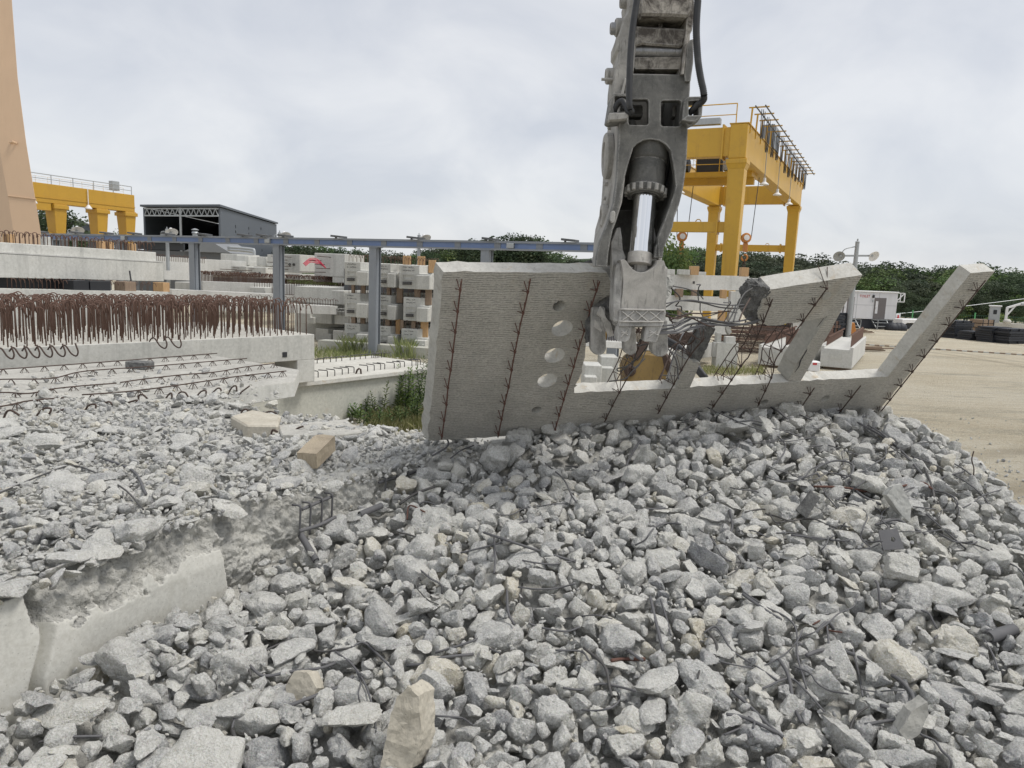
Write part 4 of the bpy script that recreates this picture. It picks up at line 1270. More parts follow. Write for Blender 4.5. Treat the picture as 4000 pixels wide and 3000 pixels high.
# crumbs thinning out over the sand beside the pile
for k in range(3400):
    px, py = r3.uniform(3300, 4100), r3.uniform(1600, 2080)
    g_ = G(px, py, 0); dd = max(0, g_.x - 6.2)
    if g_.y > 24 or r3.random() > math.exp(-dd / 3.2): continue
    s = float(np.clip(r3.lognormal(math.log(.018), .6), .006, .05)) ; var = int(r3.integers(0, NV))
    p = (lo1[var][0] @ rotm(r3).T) * s; p[:, 2] -= p[:, 2].min() + s * .15
    acc_v.append(p + np.array([g_.x, g_.y, 0])); acc_f.append(lo1[var][1] + nb); nb += len(p); acc_t.append(np.full(len(p), tint_r.random()))
V_ = np.concatenate(acc_v); F_ = np.concatenate(acc_f); T_ = np.concatenate(acc_t)
me = bpy.data.meshes.new('rubble')
me.vertices.add(len(V_)); me.vertices.foreach_set('co', V_.ravel().astype(np.float32))
me.loops.add(len(F_) * 3); me.loops.foreach_set('vertex_index', F_.ravel().astype(np.int32))
me.polygons.add(len(F_)); me.polygons.foreach_set('loop_start', np.arange(0, len(F_) * 3, 3, dtype=np.int32))
at_ = me.attributes.new('tint', 'FLOAT', 'POINT'); at_.data.foreach_set('value', T_.astype(np.float32))
me.materials.append(M['rubble_mass']); me.update(); me.validate()
me.polygons.foreach_set('use_smooth', [True] * len(F_)); me.set_sharp_from_angle(angle=R(38))
ro = bpy.data.objects.new('rubble', me); COL.objects.link(ro)
tag(ro, 'smaller grey concrete rubble and gravel filling the pile and strewn over the slab', 'rubble', None, 'stuff')
print('rubble mass tris', len(F_))
# ------------------------------------------------------------------ yard: steel structures
def tube_rail(b, pts, r=.025): b.tube(pts, r, 5)
# -- elevated blue/grey busbar rail on posts
rail = thing('crane_rail', G(1455, 1385), 'long blue and grey steel rail carried across the yard on grey posts', 'crane rail')
def post_x(i): return (765 + 255 * i) / (1 - .0643 * i)
def post_Z(i): return 40.2 * (1 - .0643 * i)
rz0 = 5.03
def rail_pt(i, z):
    p = CAM + D(post_x(i), 1200) * post_Z(i)
    return Vector((p.x, p.y, z))
rdir = (rail_pt(4, 0) - rail_pt(0, 0)).normalized(); rperp = Vector((-rdir.y, rdir.x, 0))
rh = .40
A_, B_ = rail_pt(-7.2, rz0), rail_pt(4.25, rz0)
b_ = MB(); b_.beam(A_ + UP * .05, B_ + UP * .05, .34, .07); b_.beam(A_ + UP * (rh - .045), B_ + UP * (rh - .045), .34, .09)
b_.build('rail_flange', M['grey_paint'], rail)
b_ = MB(); b_.beam(A_ + UP * .21, B_ + UP * .21, .10, .25); b_.build('rail_web', M['blue'], rail)
ii = -6.9
while ii < 4.2:
    p = rail_pt(ii, rz0)
    b_ = MB(); b_.beam(p + UP * .09, p + UP * .35, .16, .30, rdir); b_.build('stiffener', M['grey_paint'], rail)
    ii += .333
for ii in (-5.8, -4.5, -3.9, -3.0, -2.2, -1.65, -1.2, -.8, -.35, .12, .6, .82, 1.06, 1.62, 2.35, 3.0, 3.62):
    p = rail_pt(ii, rz0 + rh)
    b_ = MB(); b_.beam(p - rdir * .05, p - rdir * .05 + UP * .05, .1, .06, rdir)
    b_.beam(p - rdir * .10 + UP * .10 - rperp * .1, p + rdir * .50 + UP * .05 - rperp * .1, .5, .09)
    b_.build('rail_bracket', M['grey_dark'], rail)
for ii in (-.92, .9, 3.2):
    p = rail_pt(ii, rz0 + .21); b_ = MB(); b_.box(p - rperp * .12, .34, .16, .22, rdir, rperp); b_.build('junction_box', M['galv'], rail, bevel=.02)
for i in range(-6, 5):
    p = rail_pt(i, 0)
    b_ = MB(); wd = .40
    for s_ in (-1, 1): b_.box(p + UP * (rz0 / 2) + rperp * (s_ * (wd / 2 - .012)), wd, .024, rz0, rdir, rperp)
    b_.box(p + UP * (rz0 / 2), .016, wd - .05, rz0, rdir, rperp)
    b_.box(p + UP * (rz0 / 2), wd - .1, .2, rz0 - .02, rdir, rperp)
    b_.box(p + UP * (rz0 + .006), .55, .5, .024, rdir, rperp)
    b_.build('post', M['grey_paint'], rail)
# -- flood lamps on poles standing along the rail
def flood(px, py, label):
    Zd = 46.0
    p = CAM + D(px, py) * Zd; ztop = p.z; p.z = 0
    t = thing('flood_lamp', p, label, 'flood lamp', 'flood lamps along the rail')
    b_ = MB(); b_.cyl(p, p + UP * ztop, .12, .10, 10); b_.cyl(p + UP * ztop, p + UP * (ztop + .12), .03, .03, 6); b_.build('pole', M['galv'], t, smooth=True)
    c = p + UP * (ztop - .22) + Vector((.42, -.3, 0)); ax = Vector((.35, -.45, -.7)).normalized()
    b_ = MB(); b_.lathe(c - ax * .2, ax, [(.08, -.12), (.12, 0), (.36, .18), (.38, .2), (.34, .2), (.1, .05)], 18); b_.build('lamp_shade', M['white'], t, smooth=True)
    b_ = MB(); b_.tube(spline([p + UP * (ztop - .15), p + UP * (ztop - .2) + Vector((-.3, -.1, 0)), p + UP * (ztop - .55) + Vector((-.2, -.1, 0))], 5), .025, 6)
    b_.box(p + UP * (ztop - .45) + Vector((-.2, -.1, 0)), .3, .12, .2); b_.beam(p + UP * (ztop - .25), c, .08, .08); b_.build('bracket', M['galv'], t)
for px, py, nm in ((287, 887, 'white flood lamp above the rail between the yellow crane legs'), (652, 894, 'white flood lamp in front of the grey shed roof'), (1092, 908, 'white flood lamp beside the right end of the grey shed'), (1637, 918, 'white flood lamp above the rail over the block stacks')):
    flood(px, py, nm)

# -- gantry cranes
def gantry(name, label, F, dirA, lenA, dirB, lenB, ztop, gdepth, gw, legw, ztie, mat, festoon, span_legs=True, taper=.72, lens=(0,), hooks=True):
    t = thing(name, F, label, 'gantry crane')
    Fb = F + dirB * lenB
    zt = ztop - gdepth
    for base, nm in ((F, 0), (Fb, 1)):
        a0 = base - dirA * (.5 * gw); a1 = base + dirA * lenA + dirA * (.5 * gw)
        b_ = MB(); b_.beam(a0 + UP * (ztop - gdepth / 2), a1 + UP * (ztop - gdepth / 2), gw, gdepth)
        g_ = b_.build('main_girder', M[mat], t, bevel=.03)
        b_ = MB(); b_.beam(a0 - dirA * .02 + UP * (ztop + .03), a1 + dirA * .02 + UP * (ztop + .03), gw * 1.12, .05); b_.build('girder_flange', M[mat], g_)
        for la in (0, lenA):
            c = base + dirA * la
            b_ = MB(); b_.beam(c, c + UP * zt, legw * taper, legw * taper, dirA, w1=legw, h1=legw)
            l_ = b_.build('leg', M[mat], t, bevel=.02)
            b_ = MB(); b_.beam(c + UP * (zt - .30), c + UP * (zt - .05), legw * 1.22, legw * 1.22, dirA)
            b_.beam(c + UP * (zt - .6), c + UP * (zt - .3), legw * 1.0, legw * 1.0, dirA, w1=legw * 1.2, h1=legw * 1.2)
            b_.build('leg_collar', M[mat], l_, bevel=.02)
    for la in (0, lenA):
        c = F + dirA * la
        b_ = MB(); b_.beam(c + UP * (ztop - gdepth * .5), c + dirB * lenB + UP * (ztop - gdepth * .5), gw * .8, gdepth * .85); e1 = b_.build('end_beam', M[mat], t, bevel=.02)
        for s_ in (.9, lenB - .9):
            b_ = MB(); b_.beam(c + dirB * (s_ - .05) + UP * (ztop - gdepth * .5), c + dirB * (s_ + .05) + UP * (ztop - gdepth * .5), gw * 1.05, gdepth * 1.0); b_.build('splice_plate', M[mat], e1)
        if ztie:
            b_ = MB(); b_.beam(c + UP * ztie, c + dirB * lenB + UP * ztie, .42, .62)
            e1 = b_.build('tie_beam', M[mat], t, bevel=.02)
            for s_ in (.9, lenB - .9):
                b_ = MB(); b_.beam(c + dirB * (s_ - .05) + UP * ztie, c + dirB * (s_ + .05) + UP * ztie, .7, .85); b_.build('splice_plate', M[mat], e1)
                b_ = MB(); b_.tube(arc(c + dirB * (s_ + 1.2) + UP * (ztie + .31), dirB, UP, .16, 0, math.pi, 8), .03, 5); b_.build('lifting_eye', M[mat], e1)
    return t
def handrail(t, p0, p1, h=1.1, step=1.7, r=.028, mat='yellow', name='handrail'):
    b = MB(); L = (p1 - p0).length; n = max(1, int(L / step)); d = (p1 - p0) / n
    for i in range(n + 1): b.tube([p0 + d * i, p0 + d * i + UP * h], r, 5)
    b.tube([p0 + UP * h, p1 + UP * h], r, 5); b.tube([p0 + UP * h * .5, p1 + UP * h * .5], r * .8, 5)
    return b.build(name, M[mat], t)
def from_px(px, py, Zd):
    p = CAM + D(px, py) * Zd; p.z = 0; return p
F1 = from_px(2848, 1075, 45); F1e = from_px(3078, 1075, 70)
dA = (F1e - F1).normalized(); LA = (F1e - F1).length
dB = Vector((-dA.y, dA.x, 0)); LB = 7.3
ZT = 13.2
cr1 = gantry('gantry_crane', 'big yellow gantry crane right of the excavator arm with looped cables along its girder', F1, dA, LA, dB, LB, ZT, 1.95, 1.0, .98, 7.3, 'yellow', True)
# festoon: posts, twin rails and hanging loops on the outer side
side = -dB
for k in range(16):
    b_ = MB()
    s_ = .2 + k * (LA + .4) / 15
    c = F1 + dA * s_ + side * .55 + UP * ZT
    b_.beam(c - UP * .45 - side * .05, c + UP * 1.0, .09, .09, dA)
    b_.beam(c + UP * 1.0 - side * .2, c + UP * 1.0 + side * .95, .07, .07)
    b_.build('festoon_post', M['yellow'], cr1)
b_ = MB()
for o_ in (.25, .8):
    b_.tube([F1 - dA * .3 + side * (.55 + o_) + UP * (ZT + .97), F1 + dA * (LA + 1.2) + side * (.55 + o_) + UP * (ZT + .97)], .045, 5)
b_.build('festoon_rail', M['grey_dark'], cr1)
random.seed(21)
for k in range(12):
    s0 = .4 + k * 2.2
    dp = 2.1 * random.uniform(.7, 1.1)
    b_ = MB()
    for o_ in (.50, .58):
        pts = []
        for i in range(15):
            tt = i / 14
            x = s0 + tt * .62 + (.10 if o_ > .55 else 0)
            pts.append(F1 + dA * x + side * (.55 + o_) + UP * (ZT + .92 - dp * (1 - abs(2 * tt - 1) ** 3.2)))
        b_.tube(pts, .024, 5)
    b_.build('festoon_cable', M['black'], cr1, smooth='all')
handrail(cr1, F1 + dB * .3 + UP * ZT, F1 + dB * LB + UP * ZT, 1.25, 3.0, .035)
handrail(cr1, F1 + dA * LA + dB * .2 + UP * ZT, F1 + dA * LA + dB * LB + UP * ZT, 1.3, 2.2, .035, 'white')
handrail(cr1, F1 + dB * (LB + .3) + dA * 1 + UP * ZT, F1 + dB * (LB + .3) + dA * LA + UP * ZT, 1.2, 2.0, .035, 'white')
b_ = MB(); b_.beam(F1 + dB * 1.2 + UP * (ZT + .28), F1 + dB * LB + UP * (ZT + .28), .5, .35); b_.build('cable_tray', M['galv'], cr1)
# trolley bridge between the girders, with hoist, rail and cabinet
tb = F1 + dA * 6.0
b_ = MB(); b_.beam(tb + UP * (ZT - 2.1), tb + dB * LB + UP * (ZT - 2.1), 2.2, .3); b_.beam(tb + UP * (ZT - 2.45), tb + dB * LB + UP * (ZT - 2.45), .4, .5)
tr = b_.build('trolley', M['yellow'], cr1)
b_ = MB(); b_.box(tb + dB * 3.0 + UP * (ZT - 1.4), 1.6, 1.2, 1.1, dB, dA); b_.cyl(tb + dB * 4.4 + UP * (ZT - 1.35), tb + dB * 6.2 + UP * (ZT - 1.35), .45, seg=14); b_.build('hoist', M['black'], tr)
b_ = MB(); b_.box(tb + dB * 1.4 + UP * (ZT - 1.3), 1.3, .8, .9, dB, dA); b_.build('cabinet', M['galv'], tr)
handrail(tr, tb - dA * 1.0 + dB * .6 + UP * (ZT - 1.95), tb - dA * 1.0 + dB * (LB - .5) + UP * (ZT - 1.95), 1.0, 1.5, .03)
b_ = MB(); b_.box(F1 + dA * 10 + UP * (ZT + .9) - dB * .2, 2.6, .8, 1.5, dA, dB); b_.build('cabinet', M['grey_paint'], cr1)
# hook blocks on ropes
def hook_block(px, py, Zd, lab):
    c = CAM + D(px, py) * Zd
    t = thing('hook_block', c - UP * 1.0, lab, 'crane hook', 'hook blocks of the right gantry crane')
    zt_ = ZT - 1.9
    b_ = MB()
    for s_ in (-.36, .36):
        o_ = c_r * s_
        b_.tube([c + o_, Vector((c.x, c.y, zt_)) + o_ * 1.6], .028, 5)
    b_.build('rope', M['iron'], t)
    b_ = MB(); b_.lathe(c - c_f * .16, c_f, [(.02, -.02), (.30, 0), (.35, .05), (.35, .26), (.30, .31), (.02, .33)], 22); sh_ = b_.build('sheave', M['orange'], t, smooth=True)
    b_ = MB(); b_.lathe(c - c_f * .2, c_f, [(.01, -.01), (.2, 0), (.2, .02)], 18); b_.build('sheave_cover', M['white'], sh_)
    b_ = MB(); b_.beam(c - UP * .35, c - UP * .95, .3, .24, c_f); b_.build('shank', M['orange'], t, bevel=.02)
    b_ = MB(); q_ = c - UP * 1.35
    b_.tube(arc(q_, c_r, UP, .2, R(110), R(-215), 16), [.05] + [.07] * 14 + [.04] * 2, 8); b_.build('hook', M['orange'], t, smooth='all')
    b_ = MB()
    for k in range(7):
        q2 = c - UP * (1.6 + k * .27)
        a_, b2 = (c_r, UP) if k % 2 else (c_f, UP)
        b_.tube(arc(q2, a_ * .55, b2, .2, 0, 2 * math.pi, 10), .035, 5)
    b_.build('chain', M['rust_dark'], t, smooth='all')
hook_block(2914, 930, 52, 'orange crane hook hanging on ropes inside the yellow gantry, right of its front leg')
hook_block(2664, 925, 52, 'orange crane hook hanging beside the crusher, left of the gantry legs')
def hang_lamp(t, p, L):
    b_ = MB(); b_.tube([p, p - UP * L], .03, 5); l_ = b_.build('lamp_rod', M['galv'], t)
    b_ = MB(); b_.lathe(p - UP * L, -UP, [(.1, -.05), (.11, .2), (.31, .36), (.31, .4), (.1, .38)], 14); b_.build('lamp_shade', M['white'], l_, smooth=True)
for s_ in (6.2, 12.5, 19.5): hang_lamp(cr1, F1 + dA * s_ + side * .62 + UP * (ZT - .3), 2.0)
hang_lamp(cr1, F1 + dB * LB + dA * 13 + side * .6 + UP * (ZT - .3), 1.7)

# -- yellow crane at the far left
E2 = from_px(505, 900, 76); S2 = from_px(-90, 900, 62)
dA2 = (E2 - S2).normalized(); L2 = (E2 - S2).length
dB2 = Vector((-dA2.y, dA2.x, 0))
ZT2 = 4.1 + .0836 * 76 + .05
cr2 = thing('gantry_crane', E2, 'yellow gantry crane at the far left with a railed beam on three legs', 'gantry crane')
b_ = MB(); b_.beam(S2 + UP * (ZT2 - .85), E2 + dA2 * .3 + UP * (ZT2 - .85), 1.1, 1.7); g2 = b_.build('main_girder', M['yellow_far'], cr2, bevel=.03)
b_ = MB(); b_.beam(S2 + UP * (ZT2 - 1.25) - dB2 * .56, E2 + dA2 * .3 + UP * (ZT2 - 1.25) - dB2 * .56, .08, .08); b_.build('girder_flange', M['yellow_far'], g2)
b_ = MB(); b_.beam(S2 + UP * (ZT2 - 2.0) + dA2 * 0, S2 + dA2 * (L2 * .42) + UP * (ZT2 - 2.0), 1.0, .7); b_.build('end_beam', M['yellow_far'], g2)
def pxleg(px, w_, zt):
    # the point of the girder line that shows at this column
    best = min((abs(proj_(S2 + dA2 * (L2 * k / 200) + UP * 6)[0] - px), k) for k in range(0, 210))[1]
    return S2 + dA2 * (L2 * best / 200)
def proj_(p):
    v = Vector(p) - CAM; d_ = v.dot(c_f)
    return (2000 + FPX * v.dot(c_r) / d_, 1500 - FPX * v.dot(c_u) / d_)
for px in (224, 388, 497):
    c = pxleg(px, 1, 1); zt_ = ZT2 - 1.7
    b_ = MB(); b_.beam(c, c + UP * 5.6, 1.3, 1.3, dA2); b_.build('leg_pedestal', M['grey_dark'], cr2)
    b_ = MB(); b_.beam(c + UP * 5.6, c + UP * zt_, .95, .95, dA2, w1=1.32, h1=1.3); l_ = b_.build('leg', M['yellow_far'], cr2, bevel=.03)
    b_ = MB(); b_.beam(c + UP * (zt_ - .45), c + UP * (zt_ - .1), 1.55, 1.5, dA2); b_.build('leg_collar', M['yellow_far'], l_, bevel=.03)
b_ = MB(); a0 = pxleg(160, 1, 1); a1 = pxleg(500, 1, 1); b_.beam(a0 + UP * 6.0, a1 + UP * 6.0, .4, .4); b_.build('tie_beam', M['yellow_far'], cr2)
handrail(cr2, S2 + UP * ZT2 - dB2 * .5, E2 + UP * ZT2 - dB2 * .5, .8, 2.0, .04, 'galv')
handrail(cr2, S2 + UP * ZT2 + dB2 * .6, E2 + UP * ZT2 + dB2 * .6, .7, 1.1, .03, 'white')
b_ = MB(); b_.box(E2 - dA2 * 1.6 + UP * (ZT2 + .7), .8, .5, .9, dA2, dB2); b_.build('cabinet', M['galv'], cr2)
for s_ in (.30, .66):
    c = S2 + dA2 * (L2 * s_) - dB2 * .7 + UP * ZT2
    b_ = MB(); b_.tube([c, c - UP * 1.6], .04, 5); b_.lathe(c - UP * 1.5, -UP, [(.1, 0), (.32, .3), (.32, .38)], 12); b_.build('lamp', M['white'], cr2)
# -- peach gantry leg at the left edge
dL = 27.0
lf = thing('portal_crane', from_px(95, 930, dL), 'huge peach-coloured tapered crane leg leaning in at the left edge', 'crane leg')
fr = [(-190, -1500), (-170, -100), (40, -100), (70, 300), (104, 560), (130, 720), (165, 935), (190, 1150), (75, 1150), (55, 920), (30, 760), (8, 640), (-20, 480)]
b_ = MB(); b_.prism([Zp(px, py, dL) for px, py in fr], Vector((-2.0, 1.1, 0)))
b_.build('leg', M['peach'], lf, bevel=.02)
fl_ = [(8, 640), (30, 760), (55, 920), (75, 1150), (5, 1150), (-8, 980), (-25, 800), (-40, 640), (-60, 480), (-20, 480)]
b_ = MB(); b_.tube([Zp(31, 765, dL - .02), Zp(141, 778, dL - .02)], .02, 5); b_.build('weld_seam', M['peach'], lf)
b_ = MB(); b_.tube([Zp(40, 557, dL - .03), Zp(50, 553, dL - .15), Zp(64, 560, dL - .03)], .04, 6); b_.build('lug', M['peach'], lf)

# -- industrial shed with an open front, pierced side wall
sF0, sF1 = from_px(570, 950, 116), from_px(856, 950, 110); sR = from_px(1076, 950, 150)
zS = 12.0
shed = thing('industrial_shed', sF1, 'large dark grey shed with an open truss-topped front and round holes in its side wall', 'shed')
dx = (sF0 - sF1); dy = (sR - sF1); wS = dx.length; lS = dy.length; dxn = dx.normalized(); dyn = dy.normalized()
def wall(a, b2, z0, z1, th, mat, name, parent, holes=()):
    m = MB(); d_ = (b2 - a).normalized(); n_ = Vector((d_.y, -d_.x, 0))
    hs_ = []
    for (s_, z_, r_) in holes:
        hs_.append([a + d_ * (s_ + math.cos(2 * math.pi * k / 14) * r_) + UP * (z_ + math.sin(2 * math.pi * k / 14) * r_) for k in range(14)])
    m.prism([a + UP * z0, b2 + UP * z0, b2 + UP * z1, a + UP * z1], n_ * th, holes=hs_)
    return m.build(name, M[mat], parent)
hs_ = []
for px, py in ((914, 886), (966, 893), (914, 907), (966, 915), (1014, 894), (1014, 922), (914, 965), (1018, 980)):
    # where on the side wall
    v = D(px, py); nrm_ = Vector((dyn.y, -dyn.x, 0)); p = CAM + v * ((sF1 - CAM).dot(nrm_) / v.dot(nrm_))
    hs_.append(((p - sF1).dot(dyn), p.z, .34))
wall(sF1, sR, 0, zS, .25, 'shed', 'side_wall', shed, hs_)
wall(sF0 + dyn * lS, sF0, 0, zS, .25, 'shed', 'side_wall', shed)
hs_ = []
for px, py in ((592, 871), (638, 875), (660, 875), (828, 893)):
    v = D(px, py); nrm_ = Vector((dxn.y, -dxn.x, 0)); bk = sF1 + dyn * lS
    p = CAM + v * ((bk - CAM).dot(nrm_) / v.dot(nrm_)); hs_.append(((p - bk).dot(dxn), p.z, .45))
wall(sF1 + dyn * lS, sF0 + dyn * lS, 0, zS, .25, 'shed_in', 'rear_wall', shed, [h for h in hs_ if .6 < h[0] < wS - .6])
b_ = MB(); b_.prism([sF0 - dyn * .8 + dxn * .6 + UP * (zS + .12), sF1 - dyn * .8 - dxn * .6 + UP * (zS + .12), sF1 + dyn * (lS + .5) - dxn * .6 + UP * (zS + .12), sF0 + dyn * (lS + .5) + dxn * .6 + UP * (zS + .12)], UP * .3)
b_.build('roof', M['shed'], shed)
b_ = MB()
for z_ in (zS - .15, zS - 1.2): b_.beam(sF0 + UP * z_ - dyn * .1, sF1 + UP * z_ - dyn * .1, .2, .2)
n_ = 14
for k in range(n_):
    a, c2 = sF0.lerp(sF1, k / n_), sF0.lerp(sF1, (k + .5) / n_); e2 = sF0.lerp(sF1, (k + 1) / n_)
    b_.beam(a + UP * (zS - 1.2) - dyn * .1, c2 + UP * (zS - .15) - dyn * .1, .12, .12); b_.beam(c2 + UP * (zS - .15) - dyn * .1, e2 + UP * (zS - 1.2) - dyn * .1, .12, .12)
b_.build('roof_truss', M['galv'], shed)
b_ = MB(); c = sF0.lerp(sF1, .5); b_.beam(c - dyn * .1, c + UP * zS - dyn * .1, .3, .3, dyn); b_.build('front_post', M['galv'], shed)
b_ = MB()
for k in range(12): c = sF0.lerp(sF1, .22 + k * .03) + dyn * (lS * .9) + UP * (zS - .8 - k * .12); b_.box(c, .9, .3, .3, dxn, dyn)
b_.build('roof_light', M['white'], shed)
# -- low building in front of the shed, with a chimney
lb0, lb1 = from_px(525, 950, 88), from_px(905, 950, 88)
low = thing('low_building', lb0, 'long low grey-roofed building with a chimney in front of the dark shed', 'building')
b_ = MB(); dl = (lb1 - lb0).normalized(); dn = Vector((-dl.y, dl.x, 0)); Ll = (lb1 - lb0).length
mid = lb0 + dl * (Ll * .52)
b_.box(lb0 + dl * (Ll / 2) + dn * 4 + UP * 2.6, Ll, 8, 5.2, dl, dn); b_.build('wall', M['grey_dark'], low)
b_ = MB()
a = lb0 - dl * .3 - dn * .5; c2 = mid - dn * .5
b_.prism([a + UP * 6.25, c2 + UP * 6.25, c2 + dn * 9 + UP * 6.6, a + dn * 9 + UP * 6.6], UP * .14); b_.build('roof', M['shed_roof'], low)
b_ = MB(); b_.prism([mid + UP * 5.2 - dn * .4, lb1 + UP * 5.2 - dn * .4, mid.lerp(lb1, .55) + UP * 6.6 - dn * .4], dn * 8.5); b_.build('gable', M['shed_roof'], low)
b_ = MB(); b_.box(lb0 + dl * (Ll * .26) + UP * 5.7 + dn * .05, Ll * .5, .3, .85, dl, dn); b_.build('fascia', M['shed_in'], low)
c = CAM + D(762, 905) * 90; c.z = 6.3
b_ = MB(); b_.lathe(c, UP, [(.30, 0), (.30, 1.1), (.42, 1.15), (.30, 1.35), (.1, 1.5), (.42, 1.52), (.42, 1.58), (.1, 1.7)], 14); b_.build('chimney', M['galv'], low, smooth=True)
# small far shed
fs0, fs1 = from_px(243, 950, 120), from_px(372, 950, 122)
fsd = thing('small_shed', fs0, 'small distant grey shed with a dark board as its shaded opening behind the yellow crane legs', 'shed')
df = (fs1 - fs0).normalized(); dfn = Vector((-df.y, df.x, 0)); Lf = (fs1 - fs0).length
zf = 4.1 + .047 * 120
b_ = MB(); b_.prism([fs0 + UP * 0, fs0 + df * Lf, fs0 + df * Lf + UP * (zf - .9), fs0 + df * (Lf * .62) + UP * zf, fs0 + UP * zf], dfn * 14); b_.build('wall', M['shed'], fsd)
b_ = MB(); b_.box(fs0 + df * (Lf * .40) + UP * (zf * .42) - dfn * .06, Lf * .74, .1, zf * .7, df, dfn); b_.build('opening', M['shed_in'], fsd)  # dark board on the solid wall stands for the shaded opening
b_ = MB(); b_.prism([fs0 - df * .4 - dfn * .4 + UP * zf, fs0 + df * (Lf * .62) - dfn * .4 + UP * zf, fs0 + df * (Lf + .4) - dfn * .4 + UP * (zf - 1), fs0 + df * (Lf + .4) - dfn * .4 + UP * (zf - .8), fs0 + df * (Lf * .62) - dfn * .4 + UP * (zf + .2), fs0 - df * .4 - dfn * .4 + UP * (zf + .2)], dfn * 15); b_.build('roof', M['shed_roof'], fsd)

# ------------------------------------------------------------------ toilet cabin, lamp post, yard edge on the right
cb0, cb1 = from_px(3268, 1290, 72), from_px(3492, 1298, 73)
cab = thing('toilet_cabin', cb1, 'white portable toilet cabin with two grey doors and red lettering, raised on a dark base', 'toilet cabin')
dc = (cb1 - cb0).normalized(); dn = Vector((-dc.y, dc.x, 0)); Lc = (cb1 - cb0).length
zb, zc = .95, 3.55
b_ = MB(); b_.box(cb0 + dc * (Lc / 2) + dn * 1.2 + UP * (zb + (zc - zb) / 2), Lc, 2.4, zc - zb, dc, dn); b_.build('wall', M['cabin_wall'], cab, bevel=.03)
b_ = MB(); b_.box(cb0 + dc * (Lc / 2) + dn * 1.2 + UP * (zc + .05), Lc + .12, 2.55, .12, dc, dn); b_.build('roof', M['white'], cab, bevel=.02)
b_ = MB(); b_.box(cb0 + dc * (Lc / 2) + dn * 1.2 + UP * (zb / 2 - .01), Lc - .3, 2.2, zb - .04, dc, dn); b_.build('base', M['black_stack'], cab)
def cab_pt(px, py):
    v = D(px, py); p = CAM + v * ((cb0 - dn * .001 - CAM).dot(dn) / v.dot(dn)); return (p - cb0).dot(dc), p.z
for x0, x1 in ((3292, 3334), (3414, 3458)):
    s0, _ = cab_pt(x0, 1200); s1, _ = cab_pt(x1, 1200)
    b_ = MB(); b_.box(cb0 + dc * ((s0 + s1) / 2) - dn * .03 + UP * (zb + 1.05), s1 - s0, .07, 2.05, dc, dn)
    d_o = b_.build('door', M['cabin_door'], cab)
    b_ = MB(); b_.box(cb0 + dc * (s0 + .22) - dn * .075 + UP * (zb + 1.15), .26, .02, 1.2, dc, dn); b_.build('door_panel', M['cabin_wall'], d_o)
    b_ = MB(); b_.box(cb0 + dc * (s0 + .12) - dn * .12 + UP * (zb + 1.1), .14, .06, .05, dc, dn); b_.build('handle', M['galv'], d_o)
    b_ = MB(); b_.box(cb0 + dc * (s0 - .2) - dn * .07 + UP * (zb + 2.2), .2, .12, .3, dc, dn); b_.build('wall_lamp', M['black'], cab, bevel=.03)
    b_ = MB(); b_.box(cb0 + dc * (s0 - .2) - dn * .02 + UP * (zb + 1.75), .14, .03, .24, dc, dn); b_.build('door_sign', M['galv'], cab)
s0, _ = cab_pt(3357, 1169)
text_on('lettering', 'TOILET', .34, cb0 + dc * s0 - dn * .012 + UP * (zb + 2.08), dc, UP, M['red'], cab, .004)
b_ = MB()
for s_ in (Lc * .3, Lc * .68): b_.box(cb0 + dc * s_ - dn * .006 + UP * (zb + 1.3), .03, .012, 2.5, dc, dn)
b_.box(cb0 + dc * (Lc / 2) - dn * .004 + UP * (zb + 1.35), Lc * .98, .01, .03, dc, dn)
b_.build('panel_joint', M['galv'], cab)
for x0, x1 in ((3283, 3334), (3400, 3456)):
    s0, _ = cab_pt(x0, 1270); s1, _ = cab_pt(x1, 1270)
    b_ = MB()
    for zz, oo in ((.32, 1.0), (.64, .55), (.9, .25)):
        b_.box(cb0 + dc * ((s0 + s1) / 2) - dn * oo + UP * zz, s1 - s0, .3, .045, dc, dn)
    for s_ in (s0, s1):
        b_.beam(cb0 + dc * s_ - dn * 1.1, cb0 + dc * s_ - dn * .1 + UP * .9, .05, .08); b_.beam(cb0 + dc * s_ - dn * 1.1, cb0 + dc * s_ - dn * 1.1 + UP * .9, .05, .05, dn)
        b_.beam(cb0 + dc * s_ - dn * 1.1 + UP * .9, cb0 + dc * s_ - dn * .1 + UP * .9, .05, .05)
    b_.build('steps', M['galv'], cab)
b_ = MB()
c = cb1 + UP * (zc - .45) + dn * .3
for a_, b2 in (((.06, -.4), (.95, -.4)), ((.06, .45), (.95, .45)), ((.95, -.4), (.95, .45)), ((.06, -.4), (.95, .45)), ((.5, -.4), (.5, .45))):
    b_.beam(c + dc * a_[0] + UP * a_[1], c + dc * b2[0] + UP * b2[1], .07, .07, dn)
b_.build('bracket', M['white'], cab)
